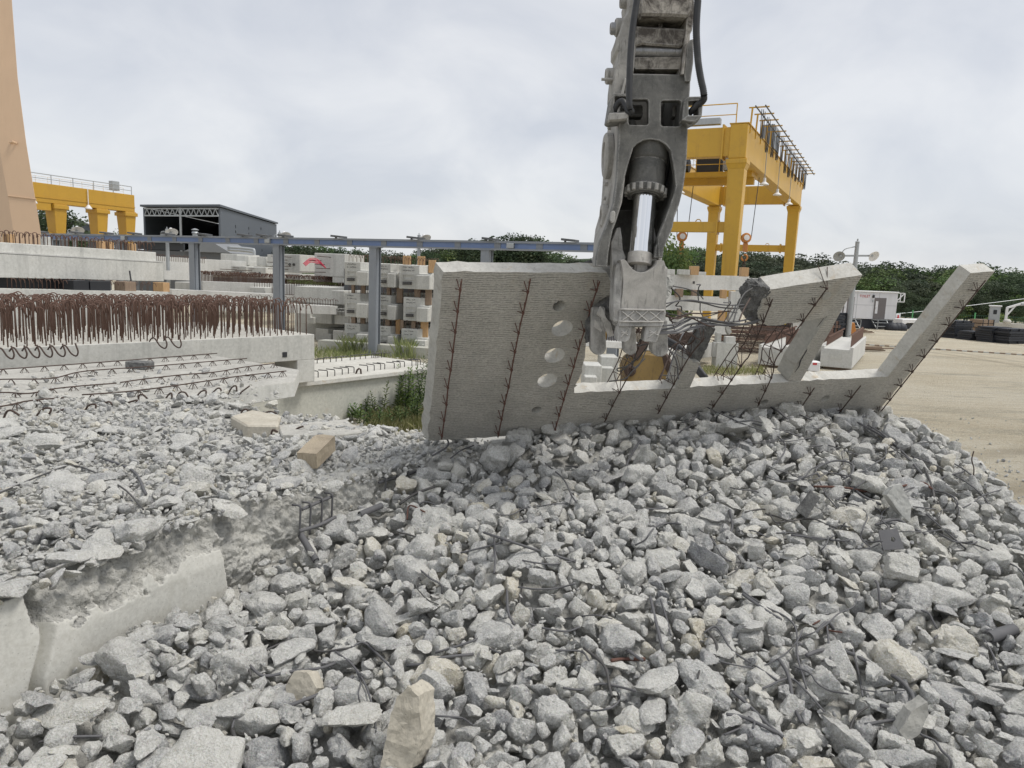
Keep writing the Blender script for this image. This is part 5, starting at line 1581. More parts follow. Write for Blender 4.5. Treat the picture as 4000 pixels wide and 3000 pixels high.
# lamp post
lp0 = from_px(3311, 1318, 58)
lpost = thing('lamp_post', lp0, 'grey steel lamp post with two round floodlights in front of the toilet cabin', 'lamp post')
zt_ = CAM.z + (D(3349, 948).z) * 58
b_ = MB(); b_.cyl(lp0, lp0 + UP * zt_, .22, .15, 14); b_.lathe(lp0 + UP * zt_, UP, [(.2, 0), (.06, .06), (.06, .22), (.01, .25)], 8); b_.build('pole', M['galv'], lpost, smooth=True)
ac = lp0 + UP * (zt_ - 1.05)
b_ = MB(); b_.beam(ac - c_r * 1.3, ac + c_r * 1.3, .14, .14); b_.tube(spline([ac - c_r * .1 + UP * .7, ac - c_r * .9 + UP * .5, ac - c_r * 1.2 + UP * .05], 5), .04, 5); b_.build('lamp_arm', M['galv'], lpost)
for s_ in (-1, 1):
    ax = Vector((.2 * s_, -.75, -.45)).normalized(); c = ac + c_r * (s_ * 1.32)
    b_ = MB(); b_.lathe(c, ax, [(.10, -.26), (.22, -.16), (.41, .07), (.43, .10), (.38, .10), (.16, -.04), (.02, -.05)], 20); b_.build('floodlight', M['galv'] if s_ < 0 else M['white'], lpost, smooth=True)
# barrier, white container, covered heap, sign
bp = from_px(3329, 1300, 64)
bar = thing('traffic_barrier', bp, 'orange and white striped plastic barrier at the foot of the lamp post', 'barrier')
b_ = MB(); b_.prism([bp + c_r * x + UP * z_ for x, z_ in ((-.35, 0), (.35, 0), (.3, .35), (.12, .95), (-.12, .95), (-.3, .35))], Vector((.2, 1.4, 0))); b_.build('body', M['orange'], bar, bevel=.03)
b_ = MB()
for z_ in (.3, .58, .82): b_.box(bp + UP * z_ + Vector((.27 - z_ * .17, .6, 0)), .09, 1.0, .12, c_r, Vector((.14, .99, 0))); 
b_.build('stripe', M['white'], bar)
wc0, wc1 = from_px(3520, 1290, 74), from_px(3625, 1295, 75)
wcon = thing('white_tank', wc0, 'low white tank with a dark arched cutout standing beside the toilet cabin', 'tank')
dw = (wc1 - wc0).normalized(); dnw = Vector((-dw.y, dw.x, 0)); Lw = (wc1 - wc0).length
b_ = MB(); b_.prism([wc0 + dw * x + UP * z_ for x, z_ in ((0, .05), (.35, .05), (.45, .5), (.7, .62), (Lw - .9, .62), (Lw - .6, .4), (Lw, .1), (Lw, 1.0), (0, 1.0))], dnw * 1.6); b_.build('body', M['white'], wcon, bevel=.04)
b_ = MB(); b_.box(wc0 + dw * (Lw / 2) + dnw * .9 + UP * .28, Lw * .8, 1.2, .5, dw, dnw); b_.build('chassis', M['black'], wcon)
for i, (px, r_) in enumerate(((3483, .62), (3503, .5), (3518, .55))):
    c = from_px(px, 1286, 71.5)
    b_ = MB(); n_ = 9
    b_.lathe(c, UP, [(r_ * 1.0, 0), (r_ * 1.1, .22), (r_ * .85, .55), (r_ * .35, .72), (.02, .75)], 9)
    o = b_.build('covered_heap', M['black_stack'], at=c, smooth='all'); tag(o, ('black sheeted heap against the base of the toilet cabin', 'small black sheeted heap between two others', 'black sheeted heap next to the white tank')[i], 'heap')
sg = from_px(3502, 1290, 76)
sgn = thing('warning_sign', sg, 'small white sign with a red pictogram on the green fence beside the cabin', 'sign')
b_ = MB(); b_.box(sg + UP * 1.15, .46, .04, .58, c_r, c_f); b_.build('sign_board', M['white'], sgn)
b_ = MB(); b_.lathe(sg + UP * 1.22 - c_f * .035, c_f, [(.10, 0), (.10, .01)], 12); b_.box(sg + UP * 1.05 - c_f * .03, .26, .01, .14, c_r, c_f); b_.build('pictogram', M['red'], sgn)
b_ = MB(); b_.cyl(sg + c_f * .05, sg + UP * 1.4 + c_f * .05, .03, seg=6); b_.build('post', M['green_paint'], sgn)
# green mesh fence
fa, fb = from_px(3440, 1262, 80), from_px(4300, 1292, 78)
fen = thing('mesh_fence', fa, 'low green mesh fence along the far edge of the yard', 'fence')
Lf = (fb - fa).length; dfn_ = (fb - fa) / Lf; n_ = int(Lf / 3)
for k in range(n_ + 1):
    c = fa + dfn_ * (Lf * k / n_); b_ = MB(); b_.cyl(c, c + UP * 1.75, .07, seg=8); b_.build('fence_post', M['green_paint'], fen)
for k in range(n_):
    a, c2 = fa + dfn_ * (Lf * k / n_), fa + dfn_ * (Lf * (k + 1) / n_)
    b_ = MB()
    for z_ in (.1, .55, 1.0, 1.45): b_.beam(a + UP * z_, c2 + UP * z_, .02, .03)
    for j in range(1, 14): q2 = a.lerp(c2, j / 14); b_.beam(q2 + UP * .1, q2 + UP * 1.48, .015, .015, dfn_)
    b_.build('mesh_panel', M['fence_green'], fen)
# low concrete wall with control box and bracket lamp
wa, wb = from_px(3700, 1290, 70), from_px(4200, 1320, 66)
lw = (wb - wa).normalized(); ln_ = Vector((-lw.y, lw.x, 0)); LLw = (wb - wa).length
b_ = MB(); b_.box(wa + lw * (LLw / 2) + UP * .62 + ln_ * .3, LLw, .6, 1.24, lw, ln_); o = b_.build('concrete_wall', M['precast_top'], at=wa, bevel=.03); tag(o, 'low pale concrete wall behind the black stacks at the right edge', 'wall')
cbx = from_px(3877, 1300, 68.5)
cbt = thing('control_box', cbx + UP * 1.24, 'grey metal control box with a small window on the low wall', 'control box')
b_ = MB(); b_.box(cbx + UP * (1.24 + .72) + ln_ * .3, .82, .5, 1.44, lw, ln_); b_.build('body', M['galv'], cbt, bevel=.02)
b_ = MB(); b_.box(cbx + UP * (1.24 + 1.5) + ln_ * .3, .98, .66, .12, lw, ln_); b_.build('lid', M['white'], cbt, bevel=.03)
b_ = MB(); b_.box(cbx + UP * (1.24 + .95) + ln_ * .04, .28, .04, .4, lw, ln_); b_.build('window', M['black'], cbt, bevel=.01)
blp = from_px(3921, 1305, 68) + UP * 1.24
blt = thing('bracket_lamp', blp, 'white angled bracket lamp on the low wall near the right edge', 'lamp')
b_ = MB(); b_.beam(blp, blp + UP * 1.45, .2, .2, lw); b_.beam(blp + UP * 1.4, blp + UP * 1.85 + c_r * 1.5, .16, .16); b_.beam(blp + UP * .65, blp + UP * 1.62 + c_r * .75, .1, .1); b_.build('arm', M['white'], blt)
b_ = MB(); b_.box(blp + UP * 1.7 + c_r * 1.3, .3, .3, .22, c_r, c_f); b_.build('lamp_head', M['galv'], blt, bevel=.02)
c = from_px(3928, 1300, 67.5) + UP * 1.24; b_ = MB(); b_.lathe(c, UP, [(.3, 0), (.34, .2), (.2, .38), (.02, .4)], 10); o = b_.build('cable_coil', M['panel_edge'], at=c, smooth='all'); tag(o, 'pinkish coil lying on the low wall at the foot of the bracket lamp', 'coil')
# black stacks of formwork on the right: every sheet a part
def black_stack(name, px0, px1, pyb, Zd, H_, dep, label, n, mat='black_stack', cat='stack', jit=.12, grp=None, tilt=0):
    a, c2 = from_px(px0, pyb, Zd), from_px(px1, pyb, Zd)
    a = G(px0, pyb, 0); c2 = G(px1, pyb, 0); c2 = a + (c2 - a)
    d_ = (c2 - a).normalized(); nn = Vector((-d_.y, d_.x, 0)); L = (c2 - a).length
    t = thing(name, (a + c2) / 2, label, cat, grp)
    for k in range(n):
        j1, j2 = random.uniform(-jit, jit), random.uniform(-jit, jit)
        b = MB(); b.box((a + c2) / 2 + d_ * j1 + nn * (dep / 2 + j2) + UP * (H_ * (k + .5) / n), L, dep, H_ / n * .84, d_, nn)
        b.build('sheet', M[mat], t)
    b = MB()
    for s_ in (.08, .5, .92): b.box(a + d_ * (L * s_) + nn * .06 + UP * (H_ / 2), .08, .12, H_ * .98, d_, nn)
    b.build('upright', M['black'], t)
    return t
G_ = 'black form stacks at the right edge'
black_stack('form_stack', 3722, 3795, 1322, 0, 1.5, 1.4, 'tallest black stack of forms, the left one in front of the low wall', 9, grp=G_)
black_stack('form_stack', 3796, 3868, 1330, 0, .75, 1.3, 'low black stack of forms between the two taller ones', 4, grp=G_)
black_stack('form_stack', 3870, 3938, 1338, 0, 1.25, 1.4, 'black stack with an open frame, second from the right edge', 7, grp=G_)
black_stack('form_stack', 3938, 4020, 1344, 0, 1.2, 1.4, 'black stack of forms at the right edge of the yard', 6, grp=G_)
black_stack('timber_stack', 3830, 3880, 1312, 0, 1.5, 1.2, 'pale boards lying behind the low black stack', 4, 'wood_old')
# speed bump of alternate dark and light blocks across the yard
sb0, sb1 = G(3210, 1337, 0), G(4150, 1398, 0)
sb = thing('cable_ramp', sb0, 'thin line of alternate dark and pale blocks lying across the sandy yard', 'cable ramp')
n_ = 46
for k in range(n_):
    a, c2 = sb0.lerp(sb1, k / n_), sb0.lerp(sb1, (k + .9) / n_)
    b_ = MB(); b_.beam(a + UP * .04, c2 + UP * .04, .22, .08, UP); b_.build('ramp_block', M['wood_old' if k % 2 else 'precast'], sb)

# ------------------------------------------------------------------ precast stacks
HOOKS = []
def hook_mesh(h, r=.014, bend=.055, tail=.10, seg=4, lean=0.0, nseg=4):
    b = MB(); pts = [Vector((0, 0, 0)), Vector((lean * h, 0, h * .97))]
    c = Vector((lean * h + bend, 0, h * .97))
    pts += arc(c, Vector((-1, 0, 0)), UP, bend, 0, math.pi * .95, nseg)[1:]
    pts.append(pts[-1] + Vector((.25, 0, -1)) * tail)
    b.tube(pts, r, seg)
    me = bpy.data.meshes.new('rebar_hook'); me.from_pydata(b.v, [], b.f); me.polygons.foreach_set('use_smooth', [True] * len(b.f))
    return me
def hookmat(me, mat): me = me.copy(); me.materials.append(M[mat]); return me
HM = [hookmat(hook_mesh(h, .014, .055, .1, 4), 'rust') for h in (.36, .40, .44)]
HS = [hookmat(hook_mesh(h, .016, .07, .12, 4), 'rust') for h in (.42, .48)]
def hook_mass(parent, items, me, name='rebar_hooks', mat='rust'):
    """hooks joined into one part"""
    vs0 = np.array([v.co[:] for v in me.vertices]); fs0 = [tuple(p.vertices) for p in me.polygons]
    b = MB()
    for p, rz, sc_ in items:
        c, s = math.cos(rz), math.sin(rz)
        q_ = vs0 * sc_
        xx = q_[:, 0] * c - q_[:, 1] * s + p.x; yy = q_[:, 0] * s + q_[:, 1] * c + p.y
        b.add(list(zip(xx.tolist(), yy.tolist(), (q_[:, 2] + p.z).tolist())), fs0)
    o = b.build(name, M[mat], parent, smooth='all'); o['kind'] = 'stuff'
    return o
def girder_block(name, px0, px1, pyt, pyb, Zd, label, grp, web=.62, recess=True, depth=7.0, corbel=True, hooks=8, dirn=YS, corb_side=1, mat='precast', hookh=.34):
    """a precast girder seen on its end: broad ledge below, narrower web above, recess, bars, corbel, hooks on top"""
    p0, p1 = Zp(px0, pyb, Zd), Zp(px1, pyb, Zd); pt = Zp(px0, pyt, Zd)
    zb_, zt2 = p0.z, pt.z
    a = Vector((p0.x, p0.y, 0)); W_ = (p1 - p0).length; d_ = Vector((1, -.18, 0)).normalized()
    nn = Vector((-d_.y, d_.x, 0)); H_ = zt2 - zb_
    t = thing(name, a + UP * zb_, label, 'precast girder', grp)
    b = MB()
    lh = H_ * .66
    o_ = a + UP * zb_
    ww = W_ * web
    b.prism([o_, o_ + d_ * W_ * .98, o_ + d_ * W_ * .98 + UP * lh, o_ + d_ * ww + UP * lh, o_ + d_ * ww + UP * H_, o_ + UP * H_], dirn * depth)
    body_ = b.build('body', M[mat], t, bevel=.02)
    if recess:
        b = MB(); x0, x1 = ww * .22, ww * .72; z0, z1 = H_ * .42, H_ * .58
        # raised rim round a sunk field
        f = [o_ + d_ * x0 + UP * z0, o_ + d_ * x1 + UP * z0, o_ + d_ * x1 + UP * z1, o_ + d_ * x0 + UP * z1]
        b.prism([p - nn * .05 for p in [o_ + d_ * (x0 - .05) + UP * (z0 - .05), o_ + d_ * (x1 + .05) + UP * (z0 - .05), o_ + d_ * (x1 + .05) + UP * (z1 + .05), o_ + d_ * (x0 - .05) + UP * (z1 + .05)]], nn * .048, holes=[[p - nn * .05 for p in f]])
        b.build('recess', M[mat], body_)
        b = MB()
        for k, zz in enumerate((.27, .2)):
            b.beam(o_ + d_ * (ww * .2) + UP * (H_ * zz) - nn * .06, o_ + d_ * (ww * .66) + UP * (H_ * (zz + .01)) - nn * .08, .07, .06)
        b.tube([o_ + d_ * (ww * .6) + UP * (H_ * .27) - nn * .08, o_ + d_ * (ww * .64) + UP * (H_ * .18) - nn * .1], .03, 5)
        b.build('steel_bar', M['iron'], body_)
        # written marks: short strokes of dark paint
        rr = random.Random(int(px0 * 3 + pyt)); b = MB()
        for row in (.88, .76):
            x = ww * .2
            while x < ww * .74:
                w_ = rr.uniform(.03, .07)
                if rr.random() < .8:
                    z_ = H_ * (row + rr.uniform(-.012, .012)); hh = rr.uniform(.03, .06)
                    b.beam(o_ + d_ * x + UP * z_ - nn * .004, o_ + d_ * (x + rr.uniform(-.02, .03)) + UP * (z_ + hh) - nn * .004, .014, .012)
                    b.beam(o_ + d_ * x + UP * (z_ + hh * rr.random()) - nn * .004, o_ + d_ * (x + w_) + UP * (z_ + hh * rr.random()) - nn * .004, .014, .012)
                x += w_ + .015
        b.build('painted_mark', M['mark'], body_)
    if corbel:
        b = MB(); x0 = W_ * (.98 if corb_side > 0 else 0)
        b.box(o_ + d_ * (W_ * .82) + UP * (lh * .46) - nn * .22, W_ * .42, .44, lh * .9, d_, nn); b.build('corbel', M[mat], body_, bevel=.03)
    if hooks:
        its = []
        rr = random.Random(int(px0))
        for k in range(hooks):
            for j in range(2):
                its.append((o_ + UP * (H_ - .02) + d_ * (ww * (.14 + .72 * j) + rr.uniform(-.02, .02)) + dirn * (.2 + k * .28), rr.uniform(-.7, .7) + (math.pi if j else 0), hookh / .36 * rr.uniform(.92, 1.08)))
        for p, rz, s_ in its: share('rebar_hook', HM[0], t, p, (0, 0, rz), (s_, s_, s_))
    return t
GS = 'girders stacked three high behind the grey post'
mid_names = ['left', 'middle', 'right']
rows = [  # (px0, px1, pytop, pybottom) for the three tiers of three girder ends
 [(1345, 1452, 1022, 1112), (1480, 1556, 1029, 1121), (1558, 1690, 1034, 1127)],
 [(1345, 1448, 1144, 1237), (1480, 1556, 1152, 1246), (1574, 1682, 1160, 1252)],
 [(1345, 1448, 1262, 1352), (1480, 1556, 1272, 1362), (1566, 1672, 1282, 1380)],
]
tier = ['top', 'middle', 'bottom']
depthZ = 37.2
random.seed(31)
for r_ in range(3):
    for c_ in range(3):
        x0, x1, y0, y1 = rows[r_][c_]
        girder_block('precast_girder', x0, x1, y0, y1, depthZ - c_ * .55, '%s girder end, %s tier of the tall stack behind the grey post' % (mid_names[c_], tier[r_]), GS, corbel=True, hooks=7 if r_ == 0 else 4, depth=6.5)
# timber spacers between the tiers
GT = 'timber spacers in the girder stack'
def spacer(px0, px1, y0, y1, Zd, mat, label, grp=GT, dep=.3):
    a, b2 = Zp(px0, y1, Zd), Zp(px1, y1, Zd); tt = Zp(px0, y0, Zd)
    w_ = (b2 - a).length; h_ = tt.z - a.z
    b = MB(); b.box((a + b2) / 2 + UP * (h_ / 2) + Vector((0, dep / 2, 0)), w_, dep, h_); o = b.build('timber_block', M[mat], at=(a + b2) / 2, bevel=.012)
    return tag(o, label, 'timber block', grp)
sp = [(1372, 1384, 1110, 1146, 'wood_old'), (1410, 1425, 1112, 1148, 'wood_old'), (1510, 1524, 1120, 1153, 'wood_old'), (1548, 1572, 1124, 1184, 'wood_old'), (1618, 1640, 1128, 1163, 'wood_old'), (1660, 1684, 1128, 1192, 'wood_old'),
      (1372, 1388, 1234, 1264, 'wood_old'), (1408, 1424, 1236, 1266, 'wood_old'), (1504, 1522, 1244, 1276, 'wood_old'), (1545, 1562, 1246, 1308, 'wood'), (1563, 1576, 1250, 1290, 'wood_old'), (1606, 1622, 1252, 1285, 'wood_old'), (1642, 1670, 1256, 1318, 'wood')]
wh = ['under the left girder', 'under the middle girder', 'beside the middle girder', 'under the right girder', 'at the right end']
for k, (x0, x1, y0, y1, mm) in enumerate(sp):
    spacer(x0, x1, y0, y1, depthZ - (.0 if x0 < 1450 else .5 if x0 < 1556 else 1.0), mm, 'old timber spacer standing between two tiers of the tall girder stack' if mm == 'wood_old' else 'fresh yellow timber spacer standing between two tiers of the tall girder stack')
for k, (x0, x1, y0, y1) in enumerate([(1573, 1602, 999, 1034), (1630, 1658, 1001, 1036), (1673, 1700, 1016, 1066)]):
    spacer(x0, x1, y0, y1, depthZ - .8, 'wood', ('yellow timber block on the top tier of the girder stack, leftmost of three', 'middle yellow timber block standing on the top tier of the girder stack', 'tallest yellow timber block on the top tier, beside the panel')[k], 'timber blocks on top of the girder stack')
# foundation beam under the stack
b_ = MB(); a = G(1200, 1372, 0); c2 = G(1700, 1412, 0)
b_.beam(a + UP * .25 + YS * 1.0, c2 + UP * .25 + YS * 1.0, .7, .5); o = b_.build('foundation_beam', M['precast_green'], at=a); tag(o, 'low concrete footing beam under the girder stacks, half hidden by weeds', 'footing')
# -- second stack to the left, smaller ends with rows of sockets
GS2 = 'smaller girders stacked left of the tall stack'
for k, (x0, x1, y0, y1) in enumerate([(1295, 1362, 1134, 1188), (1215, 1302, 1205, 1262), (1306, 1365, 1214, 1266), (1232, 1298, 1282, 1338), (1300, 1352, 1290, 1342), (1150, 1232, 1222, 1262)]):
    girder_block('precast_girder', x0, x1, y0, y1, 40.5 + (k % 2) * .8, ('upper', 'second-row left', 'second-row right', 'bottom left', 'bottom right', 'leftmost second-row')[k] + ' girder end of the low stack left of the tall one', GS2, web=.8, recess=False, corbel=False, hooks=0, depth=5)
    t = bpy.data.objects[-1] if False else None
    p0, p1 = Zp(x0, y1, 40.4 + (k % 2) * .8), Zp(x1, y0, 40.4 + (k % 2) * .8)
for k, (x0, x1, y1, zz, lab) in enumerate(((1365, 1720, 1390, 4.0, 'back row of girders painted dark for the shade in the gaps of the tall stack'), (1180, 1365, 1375, 2.9, 'pale back row of girders behind the low stack'))):
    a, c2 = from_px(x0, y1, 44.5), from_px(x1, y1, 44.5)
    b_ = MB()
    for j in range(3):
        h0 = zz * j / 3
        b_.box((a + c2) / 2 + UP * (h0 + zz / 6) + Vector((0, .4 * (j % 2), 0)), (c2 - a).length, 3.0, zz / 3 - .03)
    o = b_.build('girder_row', M['grey_dark' if k == 0 else 'precast'], at=(a + c2) / 2); tag(o, lab, 'precast girder')  # first row is added, its dark grey stands in for shade between tiers
# loose rows of hooks on those
def hook_row(name, pix0, pix1, Zd0, Zd1, n, h, label, parent=None, rz=.3, mat='rust', rows_=1, gap=.3):
    a, c2 = Zp(*pix0, Zd0), Zp(*pix1, Zd1)
    its = []
    for r_ in range(rows_):
        for k in range(n):
            its.append((a.lerp(c2, k / max(1, n - 1)) + Vector((.3, .85, 0)) * (r_ * gap) + Vector((random.uniform(-.03, .03), random.uniform(-.03, .03), 0)), rz + random.uniform(-.5, .5), h / .36 * random.uniform(.93, 1.07)))
    return its
def beam_px(name, quad, Zl, Zr, thick, label, cat, mat='precast', grp=None, part=None, hooks=None, depth_dir=None, cut=None):
    """long beam whose visible face has pixel corners tl, tr, br, bl; left end at depth Zl, right end at Zr"""
    tl, tr, br, bl = quad
    P = [Zp(*tl, Zl), Zp(*tr, Zr), Zp(*br, Zr), Zp(*bl, Zl)]
    for i, j in ((0, 3), (1, 2)):      # keep the face upright
        P[j] = Vector((P[i].x, P[i].y, P[j].z))
    d_ = (P[1] - P[0]); d_.z = 0; d_.normalize(); nn = Vector((-d_.y, d_.x, 0))
    t = thing(name, (P[2] + P[3]) / 2, label, cat, grp)
    b = MB(); b.prism(P, nn * thick); b.build('body', M[mat], t, bevel=.015)
    return t, P, d_, nn
# long pale beam at the left, with its ledge and hooks
t, P, d_, nn = beam_px('precast_beam', [(-420, 965), (639, 1026), (639, 1100), (-420, 1075)], 16.0, 24.0, .9, 'long pale concrete beam at the left with hooks along its top', 'precast beam')
P2 = [Zp(-420, 919, 16.05), Zp(620, 986, 24.0), None, None]
b_ = MB(); q0, q1 = P[0] + nn * .06, P[1] + nn * .06 - d_ * .25
top0, top1 = q0.copy(), q1.copy(); top0.z = P2[0].z; top1.z = P2[1].z
b_.prism([top0, top1, q1, q0], nn * .75); b_.build('upper_web', M['precast'], t, bevel=.012)
b_ = MB(); b_.beam(P[0] + nn * .03 + UP * .02, P[1] + nn * .03 + UP * .02, .08, .035); b_.build('ledge', M['precast_white'], t)
for k in range(46):
    for j in range(2):
        s_ = .19 + .8 * k / 45 + random.uniform(-.004, .004)
        p = top0.lerp(top1, s_) + nn * (.12 + .45 * j) - UP * .02
        share('rebar_hook', HS[k % 2], t, p, (0, 0, random.uniform(-.5, .5) + (2.6 if j else 0)), (.72, .72, .62))
b_ = MB(); b_.beam(P[0].lerp(P[1], .82) - UP * .3 - nn * .004, P[0].lerp(P[1], .826) - UP * .62 - nn * .004, .02, .05); b_.build('stain', M['mark'], t)
G3 = 'timber blocks on the long pale beam'
for k, s_ in enumerate((.42, .56, .80, .84, .955)):
    c = top0.lerp(top1, s_) + nn * .6
    b_ = MB(); b_.box(c + UP * .11, .17, .2, .26, d_, nn); o = b_.build('timber_block', M['wood'] if k != 1 else M['precast_white'], at=c, bevel=.01)
    tag(o, ('timber block among the hooks at the left end of the long pale beam', 'pale block among the hooks of the long beam', 'timber block among the hooks right of the middle of the long beam', 'second timber block among the hooks right of the middle of the long beam', 'timber block near the right end of the long beam')[k], 'timber block', G3)
# gap below: dark spacers, hooks, pinkish post, and the beam beneath
t2, Q, d2, n2 = beam_px('precast_beam', [(-420, 1120), (660, 1140), (660, 1290), (-420, 1330)], 15.8, 23.4, .9, 'pale concrete beam under the long one, behind the forest of rusty bars', 'precast beam')
for k in range(40):
    p = Q[0].lerp(Q[1], .36 + .6 * k / 39) + n2 * (.2 + .3 * (k % 2)) - UP * .02
    share('rebar_hook', HS[k % 2], t2, p, (0, 0, random.uniform(-.5, .5)), (.62, .62, .58))
for k, (s_, w_, mm, lab) in enumerate(((.60, .5, 'black', 'dark spacer block under the long pale beam, left one'), (.68, .7, 'black', 'dark wide spacer block under the long pale beam'), (.815, .42, 'wood_old', 'pinkish wooden spacer post between the two long beams'), (.995, .28, 'wood', 'timber and dark spacer at the right end of the long beam'))):
    c = Q[0].lerp(Q[1], s_); top_z = P[3].lerp(P[2], s_).z
    b_ = MB(); h_ = max(.1, top_z - c.z); b_.box(c + n2 * .25 + UP * (h_ / 2 - .01), w_, .4, h_, d2, n2); o = b_.build('spacer_block', M[mm], at=c, bevel=.01)
    tag(o, lab, 'spacer block')
c0, c1 = Q[0].lerp(Q[1], .3), Q[0].lerp(Q[1], .78)
b_ = MB(); b_.beam(c0 + n2 * .85 + UP * .14, c1 + n2 * .85 + UP * .2, .2, .42); o = b_.build('gap_backing', M['black'], at=c0); tag(o, 'black backing added for the dark gap under the long pale beam, behind its hooks', 'spacer block')  # added black strip that darkens the gap behind the hooks
# -- far stacks between the posts
BG = 'far girders between the rail posts'
bl_ = [
 ((600, 1000), (1180, 1034), (1180, 1090), (600, 1062), 50, 62, 1.0, 'pale far girder with notched blocks, topmost row between the posts'),
 ((612, 1018), (812, 1030), (812, 1070), (612, 1055), 46, 50, 1.0, 'short pale far girder with a row of hooks left of the first post'),
 ((640, 1056), (830, 1066), (830, 1100), (640, 1092), 44, 48, 1.0, 'pale far girder under the hooked one left of the first post'),
 ((790, 1098), (1390, 1120), (1390, 1165), (790, 1140), 42, 47, 1.2, 'long pale girder carrying a dense row of rusty hooks'),
 ((670, 1130), (1100, 1150), (1100, 1200), (670, 1190), 38, 42, 1.0, 'pale girder behind the first rail post at mid height'),
 ((860, 1176), (1320, 1196), (1320, 1230), (860, 1215), 36, 40, 1.0, 'lowest pale girder visible over the forest of rusty bars'),
]
far = []
for (tl, tr, br, bl0, zl, zr, th, lab) in bl_:
    far.append(beam_px('precast_girder', [tl, tr, br, bl0], zl, zr, th, lab, 'precast girder', 'precast_white', BG))
# end blocks with twin sockets and projecting strands
def end_block(px0, px1, y0, y1, Zd, lab, strands=4, sockets=True, mat='precast', hose=None, grp='far girder ends between the rail posts'):
    a, c2 = Zp(px0, y1, Zd), Zp(px1, y1, Zd); tt = Zp(px0, y0, Zd)
    d_ = Vector((1, -.1, 0)).normalized(); nn = Vector((-d_.y, d_.x, 0)); W_ = (c2 - a).length; H_ = tt.z - a.z
    t = thing('girder_end', a, lab, 'girder end', grp)
    b = MB(); b.box(a + d_ * (W_ / 2) + nn * 2 + UP * (H_ / 2), W_, 4, H_, d_, nn); b.build('body', M[mat], t, bevel=.03)
    if sockets:
        for s_ in (.42, .66):
            c = a + d_ * (W_ * s_) + UP * (H_ * .45)
            b = MB(); b.lathe(c - nn * .03, -nn, [(.09, -.03), (.09, .02), (.055, .02), (.05, -.04), (.01, -.04)], 12); b.build('socket', M['iron'], t)
    b = MB()
    for k in range(strands):
        z_ = H_ * (.18 + .66 * k / max(1, strands - 1)); x0 = W_ * random.uniform(.2, .6)
        b.tube([a + d_ * x0 + UP * z_, a + d_ * x0 + UP * z_ - nn * 1.4 + Vector((random.uniform(-1.2, .4), 0, random.uniform(-.03, .03)))], .022, 4)
    if strands: b.build('strand', M['rust_dark'], t)
    return t, a, d_, nn, W_, H_
EB = [(822, 904, 1032, 1082, 56), (904, 966, 1038, 1084, 55), (968, 1042, 1042, 1086, 54), (862, 930, 990, 1028, 58), (926, 972, 998, 1034, 57), (1002, 1042, 1002, 1038, 56), (1044, 1066, 994, 1040, 55), (1104, 1174, 992, 1064, 50), (1118, 1174, 1068, 1092, 50), (1228, 1350, 988, 1078, 46), (1224, 1300, 1076, 1100, 47), (1298, 1345, 1078, 1104, 46), (684, 750, 1100, 1165, 42), (976, 1040, 1120, 1185, 43)]
enl = ['left', 'second', 'third']
ebl = ['girder end with twin round sockets in the far middle row, left one', 'girder end with twin round sockets in the far middle row, centre one', 'girder end with twin round sockets in the far middle row, right one',
 'notched block end in the far top row, left one', 'notched block end in the far top row, centre one', 'notched block end in the far top row, right one', 'narrow block just left of the second rail post',
 'square girder end with sockets right of the second rail post', 'low block under the square girder end right of the second rail post', 'broad grey girder end with a pink-red hose bundle', 'grey trestle block under the broad girder end', 'small notched block left of the tall stack',
 'girder end with a recess left of the first rail post', 'girder end above the forest of rusty bars between the posts']
for k, (x0, x1, y0, y1, zd) in enumerate(EB):
    r_ = end_block(x0, x1, y0, y1, zd, ebl[k], strands=5 if k in (0, 1, 2, 7, 9) else 0, sockets=k in (0, 1, 2, 7))
    if k == 9:
        t, a, d_, nn, W_, H_ = r_
        for j in range(4):
            b_ = MB(); b_.tube(spline([Zp(1275 - j * 5, 1050 - j * 4, 45.5), Zp(1244, 1016 + j * 5, 45.2), Zp(1214, 1009 + j * 5, 45.0), Zp(1184 + j * 3, 1030 + j * 3, 44.8)], 7), .026, 6)
            b_.build('red_hose', M['red_hose'], t, smooth='all')
# rows of hooks on the far girders
t, P_, d_, nn = far[3]
its = []
for k in range(120):
    for j in range(2): its.append((P_[0].lerp(P_[1], k / 119) + nn * (.15 + .5 * j) - UP * .02, random.uniform(-.6, .6) + 2.6 * j, 1.25 * random.uniform(.95, 1.1)))
hook_mass(t, its, HM[1])
its = []
for k in range(44): its.append((P_[3].lerp(P_[2], .30 + .68 * k / 43) - nn * .55 + UP * .02, random.uniform(-.4, .4), 1.7))
b_ = MB()
for p, _, s_ in its: b_.tube([p + UP * .05, p + UP * .78], .016, 4, False)
b_.beam(P_[3].lerp(P_[2], .29) - nn * .55 - UP * .16, P_[2] - nn * .55 - UP * .16, .9, .45)
b_.build('bar_curtain', M['rust_dark'], t)['kind'] = 'stuff'
b_ = MB(); b_.beam(P_[3].lerp(P_[2], .29) - nn * .6 - UP * .18, P_[2] - nn * .6 - UP * .18, .95, .46); b_.build('ledge', M['precast_white'], t)
t, P_, d_, nn = far[1]
for k in range(30): share('rebar_hook', HM[k % 3], t, P_[0].lerp(P_[1], k / 29) + nn * .3, (0, 0, random.uniform(-.4, .4)), (1.0, 1.0, .9))
t, P_, d_, nn = far[5]
for k in range(34): share('rebar_hook', HM[k % 3], t, P_[0].lerp(P_[1], .2 + .8 * k / 33) + nn * .25, (0, 0, random.uniform(-.6, .6)), (1.0, 1.0, .8))
